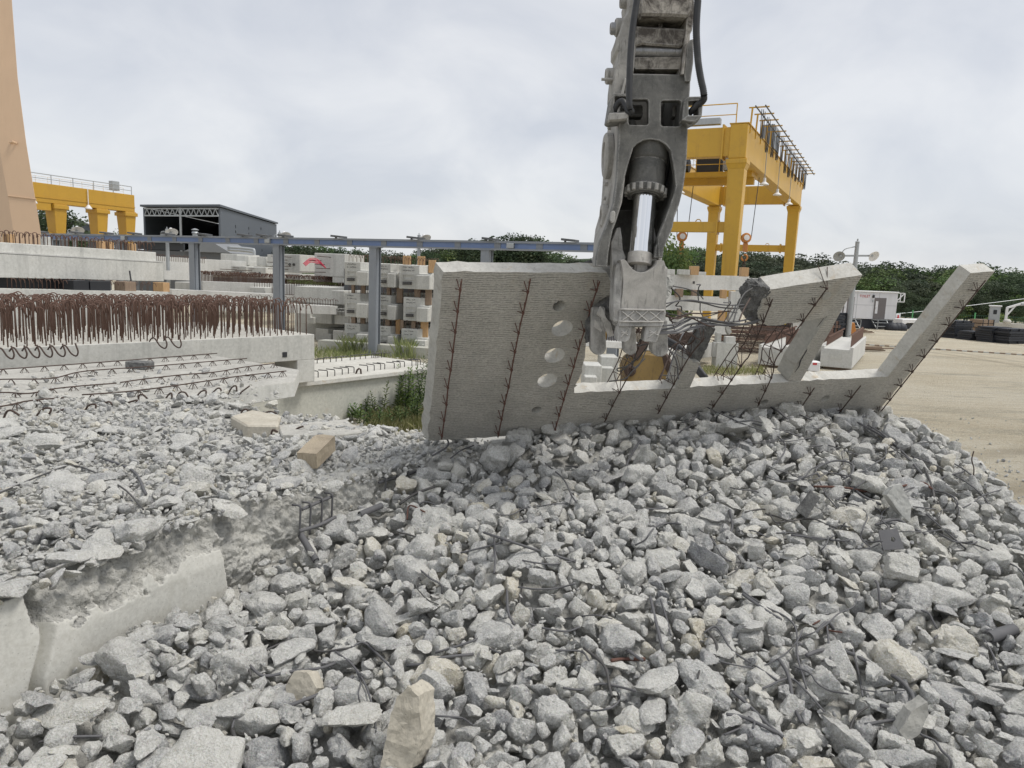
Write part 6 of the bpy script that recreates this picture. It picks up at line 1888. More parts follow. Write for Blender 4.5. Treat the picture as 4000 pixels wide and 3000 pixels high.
# light thin hooks right of the second post
for k in range(44):
    pass
hp = far[5][0]
b_ = MB()
for k in range(40):
    for j in range(2):
        p = Zp(1130 + k * 5.6 + j * 2, 1192 + k * .5 + j * 16, 41.5 - j * 1.5)
        b_.tube([p - UP * .1, p + UP * .18, p + UP * .26 + c_r * .08, p + UP * .18 + c_r * .16, p - UP * .1 + c_r * .17], .011, 4, False)
b_.build('hook_mat', M['iron'], hp)['kind'] = 'stuff'
# silver duct beside the shed
b_ = MB(); zz = 66
for o_ in (0, 9):
    b_.tube(spline([Zp(890, 966 + o_, zz), Zp(940, 969 + o_, zz), Zp(985, 974 + o_, zz), Zp(993, 980 + o_, zz), Zp(994, 1010, zz)], 4), .13, 8)
a = Zp(930, 975, zz); o = b_.build('metal_duct', M['galv'], at=a, smooth='all'); tag(o, 'shiny bent twin metal duct in front of the shed side wall', 'duct')

# ------------------------------------------------------------------ the forest of hooked bars on its slab
zt_ = 2.42
fa, fb = G(-300, 1374, zt_), G(1229, 1306, zt_)
fdir = (fb - fa).normalized(); fnn = Vector((-fdir.y, fdir.x, 0)); FL = (fb - fa).length
forest = thing('hooked_slab', (fa + fb) / 2 - UP * 1.2, 'pale slab bristling with a forest of rusty hooked bars at the left', 'precast slab')
b_ = MB(); wdt = 4.6
top = [fa, fb, fb + fnn * wdt, fa + fnn * wdt]
b_.prism(top, -UP * .62, mi=0, mside=1)
b_.build('slab', [M['precast_top'], M['precast']], forest, bevel=.012)
b_ = MB(); b_.box(fb - fdir * .25 + fnn * .5 - UP * .9, .5, 1.0, .56, fdir, fnn); b_.build('end_block', M['precast'], forest, bevel=.012)
pc = PL(1112, 1385, fa, fnn)
b_ = MB(); b_.box(pc - fnn * .003, .12, .02, .12, fdir, fnn); b_.build('socket', M['black'], forest)
FHM = [hookmat(hook_mesh(h, .0125, .075, .17, 5, l_, 5), 'rust') for h, l_ in ((.73, 0), (.78, .01), (.83, -.01), (.68, .02))]
its = []
rr = random.Random(9)
nrow = 11; ncol = 44
for r_ in range(nrow):
    for k in range(ncol):
        s_ = FL * (.10 + .893 * (k + .5 * (r_ % 2)) / ncol) + rr.uniform(-.03, .03)
        p = fa + fdir * min(s_, FL - .06) + fnn * (.10 + r_ * .42 + rr.uniform(-.03, .03))
        its.append((r_, k, p, rr.uniform(-.5, .5) + (math.pi if rr.random() < .35 else 0) + math.atan2(fdir.y, fdir.x)))
its.sort(key=lambda q_: (q_[2] - CAM).length)
big = its[:300]; rest = its[300:]
for r_, k, p, rz in big:
    me = FHM[(r_ * 3 + k) % 4]; share('rebar_hook', me, forest, p - UP * .01, (rr.uniform(-.03, .03), rr.uniform(-.03, .03), rz))
hook_mass(forest, [(p - UP * .01, rz, 1.0) for _, _, p, rz in rest], FHM[0], 'rebar_hook_mass')
# bent loops hanging over its front edge
for x0, n in ((8, 6), (605, 2)):
    for k in range(n):
        px = x0 + k * (50 if n > 2 else 56)
        py = 1366 - (px * .045) + (8 if n > 2 else -6)
        z_ = 12.6 + px * .0035
        pts = [(px - 22, py + 2), (px - 12, py - 12), (px, py - 10), (px + 20, py + 18), (px + 40, py + 28), (px + 47, py + 12), (px + 40, py - 10), (px + 36, py - 22)]
        b_ = MB(); b_.tube(spline([Zp(*q_, z_) for q_ in pts], 4), .014, 6); b_.build('bent_loop', M['rust_dark'], forest, smooth='all')

# ------------------------------------------------------------------ lattice slab in front of it
ls = [G(-700, 1500, ZB - .02), G(1160, 1445, ZB - .02), G(1150, 1512, ZB - .02), G(1010, 1530, ZB - .02), G(-700, 1800, ZB - .02)]
ls[0] = G(-600, 1465, ZB - .02); ls[1] = G(860, 1392, ZB - .02)
lat_top = [G(-600, 1478, ZB), G(830, 1388, ZB), G(1168, 1444, ZB), G(1150, 1490, ZB), G(350, 1600, ZB), G(-600, 1760, ZB)]
lat = thing('lattice_slab', lat_top[3] - UP * .3, 'pale slab with lattice girders in rows, half covered by rubble at the left', 'precast slab')
b_ = MB(); b_.prism(lat_top, -UP * .26, mi=0, mside=1); b_.build('slab', [M['slab_dusty'], M['precast']], lat, bevel=.01)
def lat_girder(pix, zz=ZB + .085, crush=None):
    pts = [G(px, py, zz) for px, py in pix]
    b = MB(); pp = spline(pts, 5) if len(pts) > 2 else pts
    b.tube(pp, .010, 6)
    acc = [0]
    for i in range(1, len(pp)): acc.append(acc[-1] + (pp[i] - pp[i - 1]).length)
    s = .12
    while s < acc[-1]:
        i = next(k for k in range(1, len(acc)) if acc[k] >= s); t = (s - acc[i - 1]) / max(1e-6, acc[i] - acc[i - 1])
        c = pp[i - 1].lerp(pp[i], t); d_ = (pp[i] - pp[i - 1]); d_.z = 0; d_.normalize(); sd = Vector((-d_.y, d_.x, 0))
        for sg in (-1, 1):
            for dl in (-1, 1):
                q_ = c + d_ * (.055 * dl) + sd * (.04 * sg); q_.z = ZB - .01
                b.tube([c + sd * (.006 * sg), c.lerp(q_, .5) + UP * .012, q_], .0055, 4, False)
        s += .30
    b.build('lattice_girder', M['rust_dark'], lat, smooth='all')
lat_girder([(-300, 1462), (0, 1443), (420, 1413), (848, 1380)])
lat_girder([(-300, 1500), (0, 1482), (200, 1478), (330, 1450), (600, 1430), (965, 1400)])
lat_girder([(-300, 1545), (0, 1533), (110, 1537), (200, 1520), (320, 1507), (455, 1497)], ZB + .06)
lat_girder([(470, 1494), (560, 1481), (700, 1465), (850, 1452), (960, 1433), (1072, 1420)], ZB + .08)
lat_girder([(320, 1542), (480, 1531), (620, 1515), (760, 1495), (930, 1470), (1118, 1449)], ZB + .09)
lat_girder([(-300, 1625), (0, 1588), (110, 1566), (250, 1553)], ZB + .09)
c = G(547, 1440, ZB)
b_ = MB(); b_.box(c + UP * .065, .40, .26, .13, Vector((1, -.25, 0)).normalized(), Vector((.25, 1, 0)).normalized()); o = b_.build('stone_block', M['broken'], at=c, bevel=.012); tag(o, 'grey rectangular concrete block lying on the lattice slab', 'concrete block')
# bars bent out of the rubble along the slab's near edge
hk = [[(0, 1665), (22, 1615), (40, 1603), (60, 1612), (75, 1622)], [(130, 1625), (165, 1600), (190, 1594), (200, 1600), (192, 1618)], [(205, 1612), (240, 1602), (262, 1600), (270, 1606)], [(325, 1605), (345, 1585), (372, 1580), (374, 1596)], [(385, 1592), (410, 1575), (428, 1570), (440, 1583)], [(476, 1582), (505, 1572), (535, 1563), (530, 1575)], [(542, 1572), (542, 1548), (556, 1541), (575, 1556)], [(640, 1555), (660, 1540), (670, 1537), (672, 1557)], [(686, 1555), (700, 1535), (722, 1533), (735, 1550)], [(758, 1550), (785, 1530), (805, 1528), (800, 1552)], [(812, 1548), (845, 1520), (862, 1520), (866, 1545)], [(880, 1545), (905, 1515), (922, 1508), (925, 1530)], [(925, 1540), (945, 1530), (975, 1508)], [(930, 1618), (950, 1602), (965, 1600), (972, 1612)], [(1010, 1612), (1050, 1608), (1080, 1615)], [(1130, 1692), (1160, 1675), (1185, 1665)], [(1055, 1700), (1065, 1680), (1085, 1688)]]
for k, pts in enumerate(hk):
    b_ = MB(); pp = [G(px, py, ZB + .02) for px, py in pts]
    z0 = ZB + .02
    base = G(*pts[0], ZB)
    dd = (base - CAM).dot(c_f)
    pp = [Zp(px, py, dd) for px, py in pts]
    pp[0] = pp[0] - UP * .04
    b_.tube(spline(pp, 4), .012, 6); o = b_.build('bent_rebar', M['rust_dark'], at=base, smooth='all')
    tag(o, 'rusty bent bar sticking up along the near edge of the lattice slab', 'rebar', 'bent bars along the lattice slab edge')

# ------------------------------------------------------------------ slab with L-shaped bars, weeds below it
zh = 1.2
hb = [G(1100, 1420, zh), G(1211, 1408, zh), G(1454, 1391, zh), G(1658, 1403, zh), G(1900, 1418, zh), G(1900, 1402, zh)]
A1, A2 = G(1150, 1497, zh), G(1660, 1441, zh)
hd = (A2 - A1).normalized(); hn = Vector((-hd.y, hd.x, 0))
A0 = A1 - hd * 3.5; A3 = A2 + hd * 1.0
wd_ = (G(1300, 1402, zh) - A1).dot(hn)
hkS = thing('barred_slab', A1 - UP * 1.2, 'pale T-shaped slab with rows of L-bent bars on its top, beside the hanging panel', 'precast slab')
b_ = MB(); b_.prism([A0, A3, A3 + hn * wd_, A0 + hn * wd_], -UP * .11, mi=0, mside=1); b_.build('flange', [M['precast_top'], M['panel_edge']], hkS, bevel=.01)
b_ = MB(); b_.prism([A0 + hn * .12 - UP * .11, A3 + hn * .12 - UP * .11, A3 + hn * (wd_ - .1) - UP * .11, A0 + hn * (wd_ - .1) - UP * .11], -UP * 1.08); b_.build('web', M['precast_green'], hkS)
Lb = MB(); Lb.tube([Vector((0, 0, 0)), Vector((0, 0, .15)), Vector((-.012, 0, .172)), Vector((-.04, 0, .18)), Vector((-.24, 0, .19))], .014, 5)
lme = bpy.data.meshes.new('bent_bar'); lme.from_pydata(Lb.v, [], Lb.f); lme.materials.append(M['iron']); lme.polygons.foreach_set('use_smooth', [True] * len(Lb.f))
for px, py in ((1180, 1488), (1213, 1482), (1243, 1476), (1279, 1473), (1308, 1470), (1337, 1465), (1361, 1461), (1383, 1458), (1436, 1452), (1462, 1449), (1487, 1445), (1503, 1444), (1540, 1440), (1563, 1437), (1580, 1435), (1609, 1431), (1625, 1429), (1632, 1428), (1642, 1427)):
    share('bent_bar', lme, hkS, G(px, py, zh - .01), (0, 0, random.uniform(-.2, .2)))
for k, (px, py) in enumerate(((1100, 1428), (1130, 1424), (1157, 1421), (1219, 1424), (1239, 1421), (1264, 1418), (1291, 1416), (1313, 1414), (1335, 1411), (1368, 1408), (1386, 1406), (1407, 1404), (1428, 1402), (1452, 1400), (1460, 1399), (1466, 1398), (1473, 1398), (1480, 1398), (1490, 1398), (1500, 1397))):
    share('bent_bar', lme, hkS, G(px, py, zh - .01), (0, 0, math.pi + random.uniform(-.3, .3)), (1, 1, .9))
for px, py in ((1402, 1460), (1205, 1424)):
    c = G(px, py, zh); b_ = MB(); b_.tube([c - c_r * .09 - UP * .02] + [c + p for p in ((-c_r * .05 + UP * .10), (UP * .145), (c_r * .045 + UP * .12))] + [c + c_r * .06 - UP * .02], .026, 7); b_.build('lifting_loop', M['rust_dark'], hkS, smooth='all')
# loose broken slab piece on the rubble edge
zq = 2.25
cpx = [(1085, 1660), (1352, 1637), (1418, 1686), (1290, 1700), (1100, 1700)]
top = [G(px, py, zq) for px, py in cpx]
b_ = MB(); b_.prism(top, -UP * .2); o = b_.build('slab_fragment', M['slab_dusty'], at=top[2] - UP * .2, bevel=.012); tag(o, 'flat pale slab fragment with a small stone on it, between the rubble and the weeds', 'slab fragment')
zq2 = 2.3
top = [G(px, py, zq2) for px, py in [(900, 1625), (985, 1600), (1098, 1622), (1085, 1662), (960, 1660)]]
b_ = MB(); b_.prism(top, -UP * .22); o = b_.build('slab_fragment', M['buff'], at=top[2] - UP * .22, bevel=.02); tag(o, 'buff broken slab fragment with a bar across it at the end of the lattice slab', 'slab fragment')

# ------------------------------------------------------------------ white beam stack behind the crusher, right
WS = 'white beams stacked behind the crusher'
for k, (tl, tr, br, bl0, zl, zr, th, lab) in enumerate([
 ((2560, 1072), (2928, 1079), (2928, 1136), (2560, 1130), 35, 37, .8, 'topmost white beam of the stack behind the crusher'),
 ((2560, 1152), (2880, 1162), (2880, 1218), (2560, 1210), 35, 37, .8, 'second white beam from the top behind the crusher'),
 ((2560, 1240), (2850, 1250), (2850, 1308), (2560, 1300), 35, 37, .8, 'third white beam from the top behind the crusher'),
 ((2600, 1345), (2800, 1340), (2800, 1392), (2600, 1420), 33, 37, .8, 'lowest white beam behind the crusher, running back at an angle')]):
    t_, P_, d_, nn = beam_px('white_beam', [tl, tr, br, bl0], zl, zr, th, lab, 'precast beam', 'precast_white', WS)
    if k == 0:
        b_ = MB(); c = P_[0].lerp(P_[1], .40) - UP * .35; b_.box(c - nn * .004, .12, .012, .12, d_, nn); b_.build('socket', M['iron'], t_)
t_, P_, d_, nn = beam_px('white_beam', [(2930, 1086), (3020, 1090), (3020, 1140), (2930, 1136)], 37.5, 40, .8, 'short white beam end with rusty stains right of the topmost white beam', 'precast beam', 'precast_white', WS)
for k, (x0, x1, y0, y1, mm, lab) in enumerate([(2697, 2730, 1040, 1074, 'wood', 'pair of yellow timber blocks on the topmost white beam, left one'), (2895, 2924, 1045, 1080, 'wood', 'yellow timber block near the right end of the topmost white beam'), (2818, 2838, 1132, 1166, 'wood', 'timber spacer under the topmost white beam'), (2705, 2722, 1132, 1156, 'wood_old', 'old timber spacer under the topmost white beam'), (2810, 2832, 1214, 1254, 'wood', 'timber spacer under the second white beam'), (2640, 2668, 1128, 1160, 'wood_old', 'dark brown spacer beside the crusher jaw under the top white beam'), (2650, 2662, 1206, 1246, 'wood_old', 'old timber spacer under the second white beam'), (2605, 2636, 1052, 1073, 'precast_white', 'small white block on the topmost white beam next to the jaw'), (2650, 2695, 1053, 1073, 'precast', 'grey block on the topmost white beam beside the timber'), (2728, 2758, 1062, 1075, 'precast_white', 'low white block on the topmost white beam'),
   (2846, 2892, 1138, 1262, 'precast_white', 'upright white concrete post behind the broken rail'), (2828, 2866, 1314, 1420, 'precast_white', 'upright white post standing on the ground behind the lattice bars'), (2798, 2816, 1300, 1342, 'precast', 'grey post under the third white beam'), (2785, 2830, 1338, 1395, 'precast_white', 'white block in front of the lowest white beam')]):
    a, c2 = Zp(x0, y1, 35.3), Zp(x1, y1, 35.3); h_ = Zp(x0, y0, 35.3).z - a.z; w_ = (c2 - a).length
    b_ = MB(); b_.box((a + c2) / 2 + UP * (h_ / 2) + Vector((0, .2, 0)), w_, .4, h_); o = b_.build('timber_block' if 'wood' in mm else 'concrete_block', M[mm], at=(a + c2) / 2, bevel=.012); tag(o, lab, 'timber block' if 'wood' in mm else 'concrete block')
# footings carrying the stack
for k, (px, lab) in enumerate(((2660, 'left footing under the white beam stack'), (2830, 'right footing under the white beam stack'))):
    a = from_px(px, 1400, 35.6); b_ = MB(); b_.box(a + UP * .6, 1.0, .8, 1.2); o = b_.build('footing', M['precast'], at=a); tag(o, lab, 'footing')
# slabs with curtains of bars seen through the broken opening
for k, (tl, tr, br, bl0, zl, zr, lab) in enumerate([((2270, 1325), (2560, 1345), (2560, 1372), (2270, 1352), 24, 26, 'pale slab edge with a curtain of thin bars, seen under the jaw teeth'), ((2600, 1368), (2720, 1345), (2720, 1372), (2600, 1402), 26, 30, 'pale slab with a rusty hooked row, seen right of the yellow bucket')]):
    t_, P_, d_, nn = beam_px('barred_beam', [tl, tr, br, bl0], zl, zr, .8, lab, 'precast slab', 'precast_white')
    its = [(P_[0].lerp(P_[1], j / 45) + nn * .2, random.uniform(-.5, .5), 1.1) for j in range(46)]
    hook_mass(t_, its, HM[1], 'rebar_hooks', 'rust_dark')
for k, (x0, x1, y0, y1, zd, lab) in enumerate([(2345, 2412, 1392, 1455, 24, 'stepped grey concrete block seen low through the opening'), (2282, 2350, 1425, 1470, 23, 'low grey block beside the stepped one in the opening')]):
    a, c2 = Zp(x0, y1, zd), Zp(x1, y1, zd); h_ = Zp(x0, y0, zd).z
    b_ = MB(); b_.box(Vector(((a.x + c2.x) / 2, a.y + .5, h_ / 2)), (c2 - a).length, 1.0, h_); b_.box(Vector(((a.x + c2.x) / 2 - .1, a.y - .2, (h_ - .3) / 2)), (c2 - a).length * .7, .5, h_ - .3); o = b_.build('concrete_block', M['precast'], at=Vector((a.x, a.y, 0)), bevel=.02); tag(o, lab, 'concrete block')

# -- low barred beams on the sand, right of centre
def trough(px, label, zt2=1.0, Ln=9.0, wid=1.35, d_=None, rows_=2, wallh=0.0):
    a = G(*px, 0)
    d_ = YS if d_ is None else d_
    nn = Vector((d_.y, -d_.x, 0))
    t = thing('barred_beam', a, label, 'precast beam', 'barred beams lying on the sand')
    b = MB(); z_ = .12
    b.prism([a + UP * z_, a + nn * wid + UP * z_, a + nn * wid + UP * zt2, a + nn * (wid * .9) + UP * zt2, a + nn * (wid * .9) + UP * (zt2 - .12), a + nn * (wid * .1) + UP * (zt2 - .12), a + nn * (wid * .1) + UP * zt2, a + UP * zt2], d_ * Ln)
    b.build('body', M['precast_white'], t, bevel=.02)
    b = MB()
    for s_ in (.4, Ln - .6): b.box(a + d_ * s_ + nn * (wid / 2) + UP * .06, .3, wid * .8, .12, d_, nn)
    b.build('bearer', M['wood_old'], t)
    b = MB(); b.box(a + nn * (wid * .48) + UP * (zt2 * .58) - d_ * .012, wid * .34, .03, .26, nn, d_); b.build('end_plate', M['precast'], t)
    b = MB()
    for k in range(70):
        for j in range(rows_):
            p = a + d_ * (.6 + (Ln - 1.0) * k / 69) + nn * (wid * (.12 if j == 0 else .88)) + UP * (zt2 - .03)
            hgt = .55 if j else .42
            b.tube([p, p + UP * hgt, p + UP * (hgt + .05) + nn * (.06 if j == 0 else -.06), p + UP * hgt + nn * (.12 if j == 0 else -.12)], .017, 4, False)
    o = b.build('bar_row', M['rust'], t); o['kind'] = 'stuff'
    return t
trough((2958, 1432), 'barred beam on the sand, left one, seen through the lattice bars', 1.1, 11, 1.3)
trough((3065, 1436), 'barred beam on the sand, partly hidden by the cracked upright', .95, 11, 1.2)
trough((3200, 1440), 'barred beam on the sand, right one, its rusty bars rising like a wall', 1.15, 9.5, 1.45)
# rusty mats, black form stacks and timbers behind them
random.seed(3)
def bar_stack(px, label, L=3.4, W_=2.2, H_=1.3, n=7, mat='rust'):
    a = G(*px, 0); t = thing('rebar_mat_stack', a, label, 'rebar stack')
    for k in range(n):
        b = MB(); z_ = .1 + H_ * k / n
        for j in range(8): y = -W_ / 2 + W_ * j / 7; b.tube([a + Vector((-L / 2 + random.uniform(-.15, .15), y, z_)), a + Vector((L / 2 + random.uniform(-.15, .15), y, z_ + random.uniform(-.03, .03)))], .014, 4, False)
        for j in range(9): x = -L / 2 + L * j / 8; b.tube([a + Vector((x, -W_ / 2, z_ + .03)), a + Vector((x, W_ / 2, z_ + .03))], .014, 4, False)
        b.build('rebar_mat', M[mat if k % 2 else 'rust_dark'], t)
    return t
bar_stack((2930, 1375), 'stack of rusty rebar mats behind the broken lattice', 4.2, 2.5, 1.5, 7)
bar_stack((3050, 1330), 'heap of rusty mats further back with a pale board leaning on it', 4.5, 3, 1.9, 7)
black_stack('form_stack', 3120, 3180, 1318, 0, 1.9, 1.6, 'black form stack right behind the cracked upright', 8)
black_stack('form_stack', 3010, 3085, 1322, 0, 1.6, 1.6, 'black form stack behind the rusty mats', 7)
black_stack('form_stack', 3225, 3305, 1322, 0, 2.0, 1.8, 'black form stack at the foot of the lamp post', 8)
black_stack('rusty_plate_stack', 3240, 3275, 1326, 0, 1.4, .8, 'rusty brown plate stack in front of the black forms near the lamp post', 5, 'rust')
a = G(3075, 1340, 0); b_ = MB(); b_.prism([a, a + c_r * .7 + UP * .02, a + c_r * .95 + UP * 2.3, a + c_r * .55 + UP * 2.6], Vector((.1, .5, 0))); o = b_.build('leaning_board', M['precast_white'], at=a); tag(o, 'tall pale board leaning among the rusty mats', 'board')
for k in range(2):
    b_ = MB(); c = G(2945 + k * 60, 1335, 0) + UP * 1.55
    b_.tube(spline([c, c + Vector((.5, 0, .35)), c + Vector((1.2, 0, .45)), c + Vector((1.8, -.2, .1)), c + Vector((2.0, -.2, -.25))], 6), .06, 6); o = b_.build('yellow_hose', M['yellow_hose'], at=c, smooth='all'); tag(o, ('yellow hose looped over the left end of the rusty mats', 'yellow hose arching over the right end of the rusty mats')[k], 'hose')
for k, px in enumerate((3345, 3400)):
    a = G(px, 1372 if k else 1300, 0)
    t = thing('scrap_timber', a, ('short timbers lying on the sand by the barrier', 'small heap of dark scrap timber on the open sand')[k], 'scrap timber')
    for j in range(7):
        b_ = MB(); q_ = a + Vector((random.uniform(-.5, .5), random.uniform(-.4, .4), .05 + .07 * (j // 2))); an = random.uniform(-.5, .3)
        b_.beam(q_ - Vector((math.cos(an), math.sin(an), 0)) * 1.0, q_ + Vector((math.cos(an), math.sin(an), .05)) * 1.0, .12, .07); b_.build('timber', M['wood_old'], t)
a = G(3172, 1450, 0); b_ = MB(); b_.box(a + UP * .25, .55, .5, .5); o = b_.build('white_block', M['white'], at=a, bevel=.05); tag(o, 'small white block with a red mark behind the sill of the panel', 'block')
b_ = MB(); b_.box(a + UP * .38 - Vector((0, .255, 0)), .2, .012, .1); r_o = b_.build('red_mark', M['red']); r_o.parent = o; r_o.location = (0, 0, 0); 
for v in r_o.data.vertices: v.co -= Vector(a)
# -- yellow worn bucket lying behind the sill
yb = from_px(2545, 1450, 25)
bk = thing('excavator_bucket', yb, 'scuffed yellow excavator bucket lying behind the panel sill', 'excavator bucket')
pr = [(2440, 1490), (2436, 1440), (2452, 1400), (2490, 1386), (2545, 1382), (2600, 1392), (2630, 1425), (2640, 1460), (2660, 1500)]
pp = [Zp(px, py, 25) for px, py in pr]
pp = [Vector((pp[0].x, pp[0].y, 0))] + pp + [Vector((pp[-1].x + .1, pp[-1].y, 0))]
b_ = MB(); b_.prism(pp, Vector((0, 1.1, 0))); b_.build('shell', M['yellow_worn'], bk, bevel=.06)
b_ = MB(); c = Zp(2460, 1446, 24.95); b_.lathe(c + Vector((0, .02, 0)), Vector((0, -1, 0)), [(.2, 0), (.2, .12), (.15, .16), (.09, .16), (.08, .08), (.01, .08)], 20); b_.build('pin', M['rust_dark'], bk, smooth=True)
b_ = MB(); b_.beam(Zp(2475, 1400, 24.9), Zp(2530, 1315, 24.9), .2, .3); b_.beam(Zp(2640, 1470, 24.9), Zp(2560, 1345, 25.2), .2, .3); b_.build('frame', M['rust_dark'], bk, bevel=.02)
for k in range(3):
    b_ = MB(); b_.tube(spline([Zp(2600, 1320 + k * 8, 25), Zp(2650, 1350 + k * 10, 24.5), Zp(2700, 1400 + k * 12, 24), Zp(2760, 1475 + k * 9, 23.5)], 6), .07, 6); o = b_.build('black_hose', M['rubber'], at=Zp(2700, 1450, 24), smooth='all'); tag(o, ('upper black hose curving down beside the yellow bucket', 'middle black hose curving down beside the yellow bucket', 'lowest black hose curving down beside the yellow bucket')[k], 'hose')
# ------------------------------------------------------------------ trees
def crown_mesh(name, seed, kind, n_clump, n_leaf, leaf_s, mat):
    r2 = np.random.default_rng(seed)
    C_ = []; 
    if kind == 'pine':
        for i in range(n_clump):
            t = r2.uniform(.25, 1.0); rad = (1.0 - t) ** .55 * .46 + .05
            a = r2.uniform(0, 6.28); rr_ = rad * math.sqrt(r2.uniform(.15, 1))
            C_.append((rr_ * math.cos(a), rr_ * math.sin(a), t * .97, .11 + .05 * r2.random(), .5))
    elif kind == 'poplar':
        for i in range(n_clump):
            t = r2.uniform(.12, 1.0); rad = (math.sin(min(1, t * 1.05) * math.pi) ** .6) * .17 + .02
            a = r2.uniform(0, 6.28); rr_ = rad * math.sqrt(r2.uniform(.1, 1))
            C_.append((rr_ * math.cos(a), rr_ * math.sin(a), t, .06 + .03 * r2.random(), 1))
    else:
        for i in range(n_clump):
            d = r2.normal(size=3); d /= np.linalg.norm(d); q_ = r2.uniform(.45, 1) ** .5
            lump = 1 + .22 * math.sin(d[0] * 5 + seed) * math.cos(d[2] * 4 + seed * 2)
            C_.append((d[0] * .42 * q_ * lump, d[1] * .42 * q_ * lump, .60 + d[2] * .38 * q_ * lump, .10 + .05 * r2.random(), .75))
    V = []; T = []
    for (x, y, z, s, fl) in C_:
        tint = r2.random()
        n = int(n_leaf * (s / .1) ** 2)
        d = r2.normal(size=(n, 3)); d /= np.linalg.norm(d, axis=1)[:, None]
        p = d * s * (r2.uniform(.3, 1, (n, 1)) ** .5) * np.array([1, 1, fl]) + np.array([x, y, z])
        ax = r2.normal(size=(n, 3)); ax[:, 2] *= .6; ax /= np.linalg.norm(ax, axis=1)[:, None]
        bx = np.cross(ax, r2.normal(size=(n, 3))); bx /= np.linalg.norm(bx, axis=1)[:, None]
        ls_ = leaf_s * r2.uniform(.6, 1.4, (n, 1))
        q_ = np.stack([p - ax * ls_, p + bx * ls_ * .55, p + ax * ls_, p - bx * ls_ * .55], 1)
        V.append(q_.reshape(-1, 3)); T.append(np.repeat(np.clip(tint * .7 + r2.uniform(0, .3, n), 0, 1), 4))
    V = np.concatenate(V); T = np.concatenate(T); nq = len(V) // 4
    me = bpy.data.meshes.new(name)
    me.vertices.add(len(V)); me.vertices.foreach_set('co', V.ravel().astype(np.float32))
    me.loops.add(len(V)); me.loops.foreach_set('vertex_index', np.arange(len(V), dtype=np.int32))
    me.polygons.add(nq); me.polygons.foreach_set('loop_start', np.arange(0, len(V), 4, dtype=np.int32))
    a_ = me.attributes.new('tint', 'FLOAT', 'POINT'); a_.data.foreach_set('value', T.astype(np.float32))
    me.materials.append(M[mat]); me.update(); me.validate()
    return me
def trunk_mesh(seed, h=.7, r=.022):
    r2 = random.Random(seed); b = MB()
    b.tube([Vector((0, 0, 0)), Vector((r2.uniform(-.02, .02), r2.uniform(-.02, .02), h * .5)), Vector((r2.uniform(-.04, .04), 0, h))], [r, r * .75, r * .3], 6)
    for k in range(6):
        z = h * r2.uniform(.35, .95); a = r2.uniform(0, 6.28); l = r2.uniform(.15, .3)
        b.tube([Vector((0, 0, z)), Vector((math.cos(a) * l * .5, math.sin(a) * l * .5, z + l * .3)), Vector((math.cos(a) * l, math.sin(a) * l, z + l * .55))], [r * .5, r * .35, r * .12], 4)
    me = bpy.data.meshes.new('trunk'); me.from_pydata(b.v, [], b.f); me.materials.append(M['bark']); return me
PR = {}
PR['pine'] = [(crown_mesh('crown', 10 + i, 'pine', 64, 38, .021, 'leaf_pine'), trunk_mesh(10 + i, .9)) for i in range(4)]
PR['pinedk'] = [(crown_mesh('crown', 20 + i, 'round', 66, 38, .021, 'leaf_pine'), trunk_mesh(20 + i, .7)) for i in range(4)]
PR['round'] = [(crown_mesh('crown', 30 + i, 'round', 74, 34, .022, 'leaf_green'), trunk_mesh(30 + i)) for i in range(4)]
PR['bright'] = [(crown_mesh('crown', 40 + i, 'round', 60, 26, .022, 'leaf_bright'), trunk_mesh(40 + i)) for i in range(3)]
PR['dark'] = [(crown_mesh('crown', 50 + i, 'round', 74, 36, .021, 'leaf_dark'), trunk_mesh(50 + i)) for i in range(4)]
PR['poplar'] = [(crown_mesh('crown', 60 + i, 'poplar', 70, 32, .016, 'leaf_dark'), trunk_mesh(60 + i, .9, .012)) for i in range(3)]
tr_r = random.Random(4)
LBL = {'pine': 'dark grey-green pine', 'pinedk': 'dark rounded pine', 'round': 'mid-green leafy tree', 'bright': 'fresh light-green tree', 'dark': 'dark green leafy tree', 'poplar': 'slender dark poplar'}
def tree(kind, p, h, wscale, where, grp, sunk=0):
    cm, tm = tr_r.choice(PR[kind])
    name = 'pine_tree' if kind.startswith('pine') else 'poplar_tree' if kind == 'poplar' else 'leafy_tree'
    t = thing(name, p, '%s %s' % (LBL[kind], where), 'tree', grp, tr_r.uniform(0, 6.28))
    for nm, me in (('trunk', tm), ('crown', cm)):
        o = bpy.data.objects.new(nm, me); COL.objects.link(o); o.parent = t; o.scale = (h * wscale, h * wscale, h)
    return t
def prof(x, pts):
    return float(np.interp(x, [p[0] for p in pts], [p[1] for p in pts]))
def tree_band(prof_pts, x0, x1, step, Zd, zspread, kinds, where, grp, hz=None, wscale=1.0, rows_=2, drop_=26, base=None):
    for r_ in range(rows_):
        x = x0 + r_ * step * .4
        while x < x1:
            zd = Zd + (r_ - (rows_ - 1)) * zspread * -1 + tr_r.uniform(-2, 2)
            zd = Zd - r_ * zspread + tr_r.uniform(-2, 2)
            top = prof(x, prof_pts) + r_ * drop_ + tr_r.uniform(-8, 30)
            p = CAM + D(x, top) * zd
            gz = base(p.x, p.y) if base else 0.0
            h = p.z - gz
            if h > 1.5:
                tree(tr_r.choice(kinds), Vector((p.x, p.y, gz - .1)), h * 1.03, wscale, where, grp)
            x += step * tr_r.uniform(.75, 1.25)
hill('hill', 46, 175, 75, 60, 6.5); hill('hill', 40, 330, 60, 60, 15); hill('hill', 95, 150, 50, 50, 3)
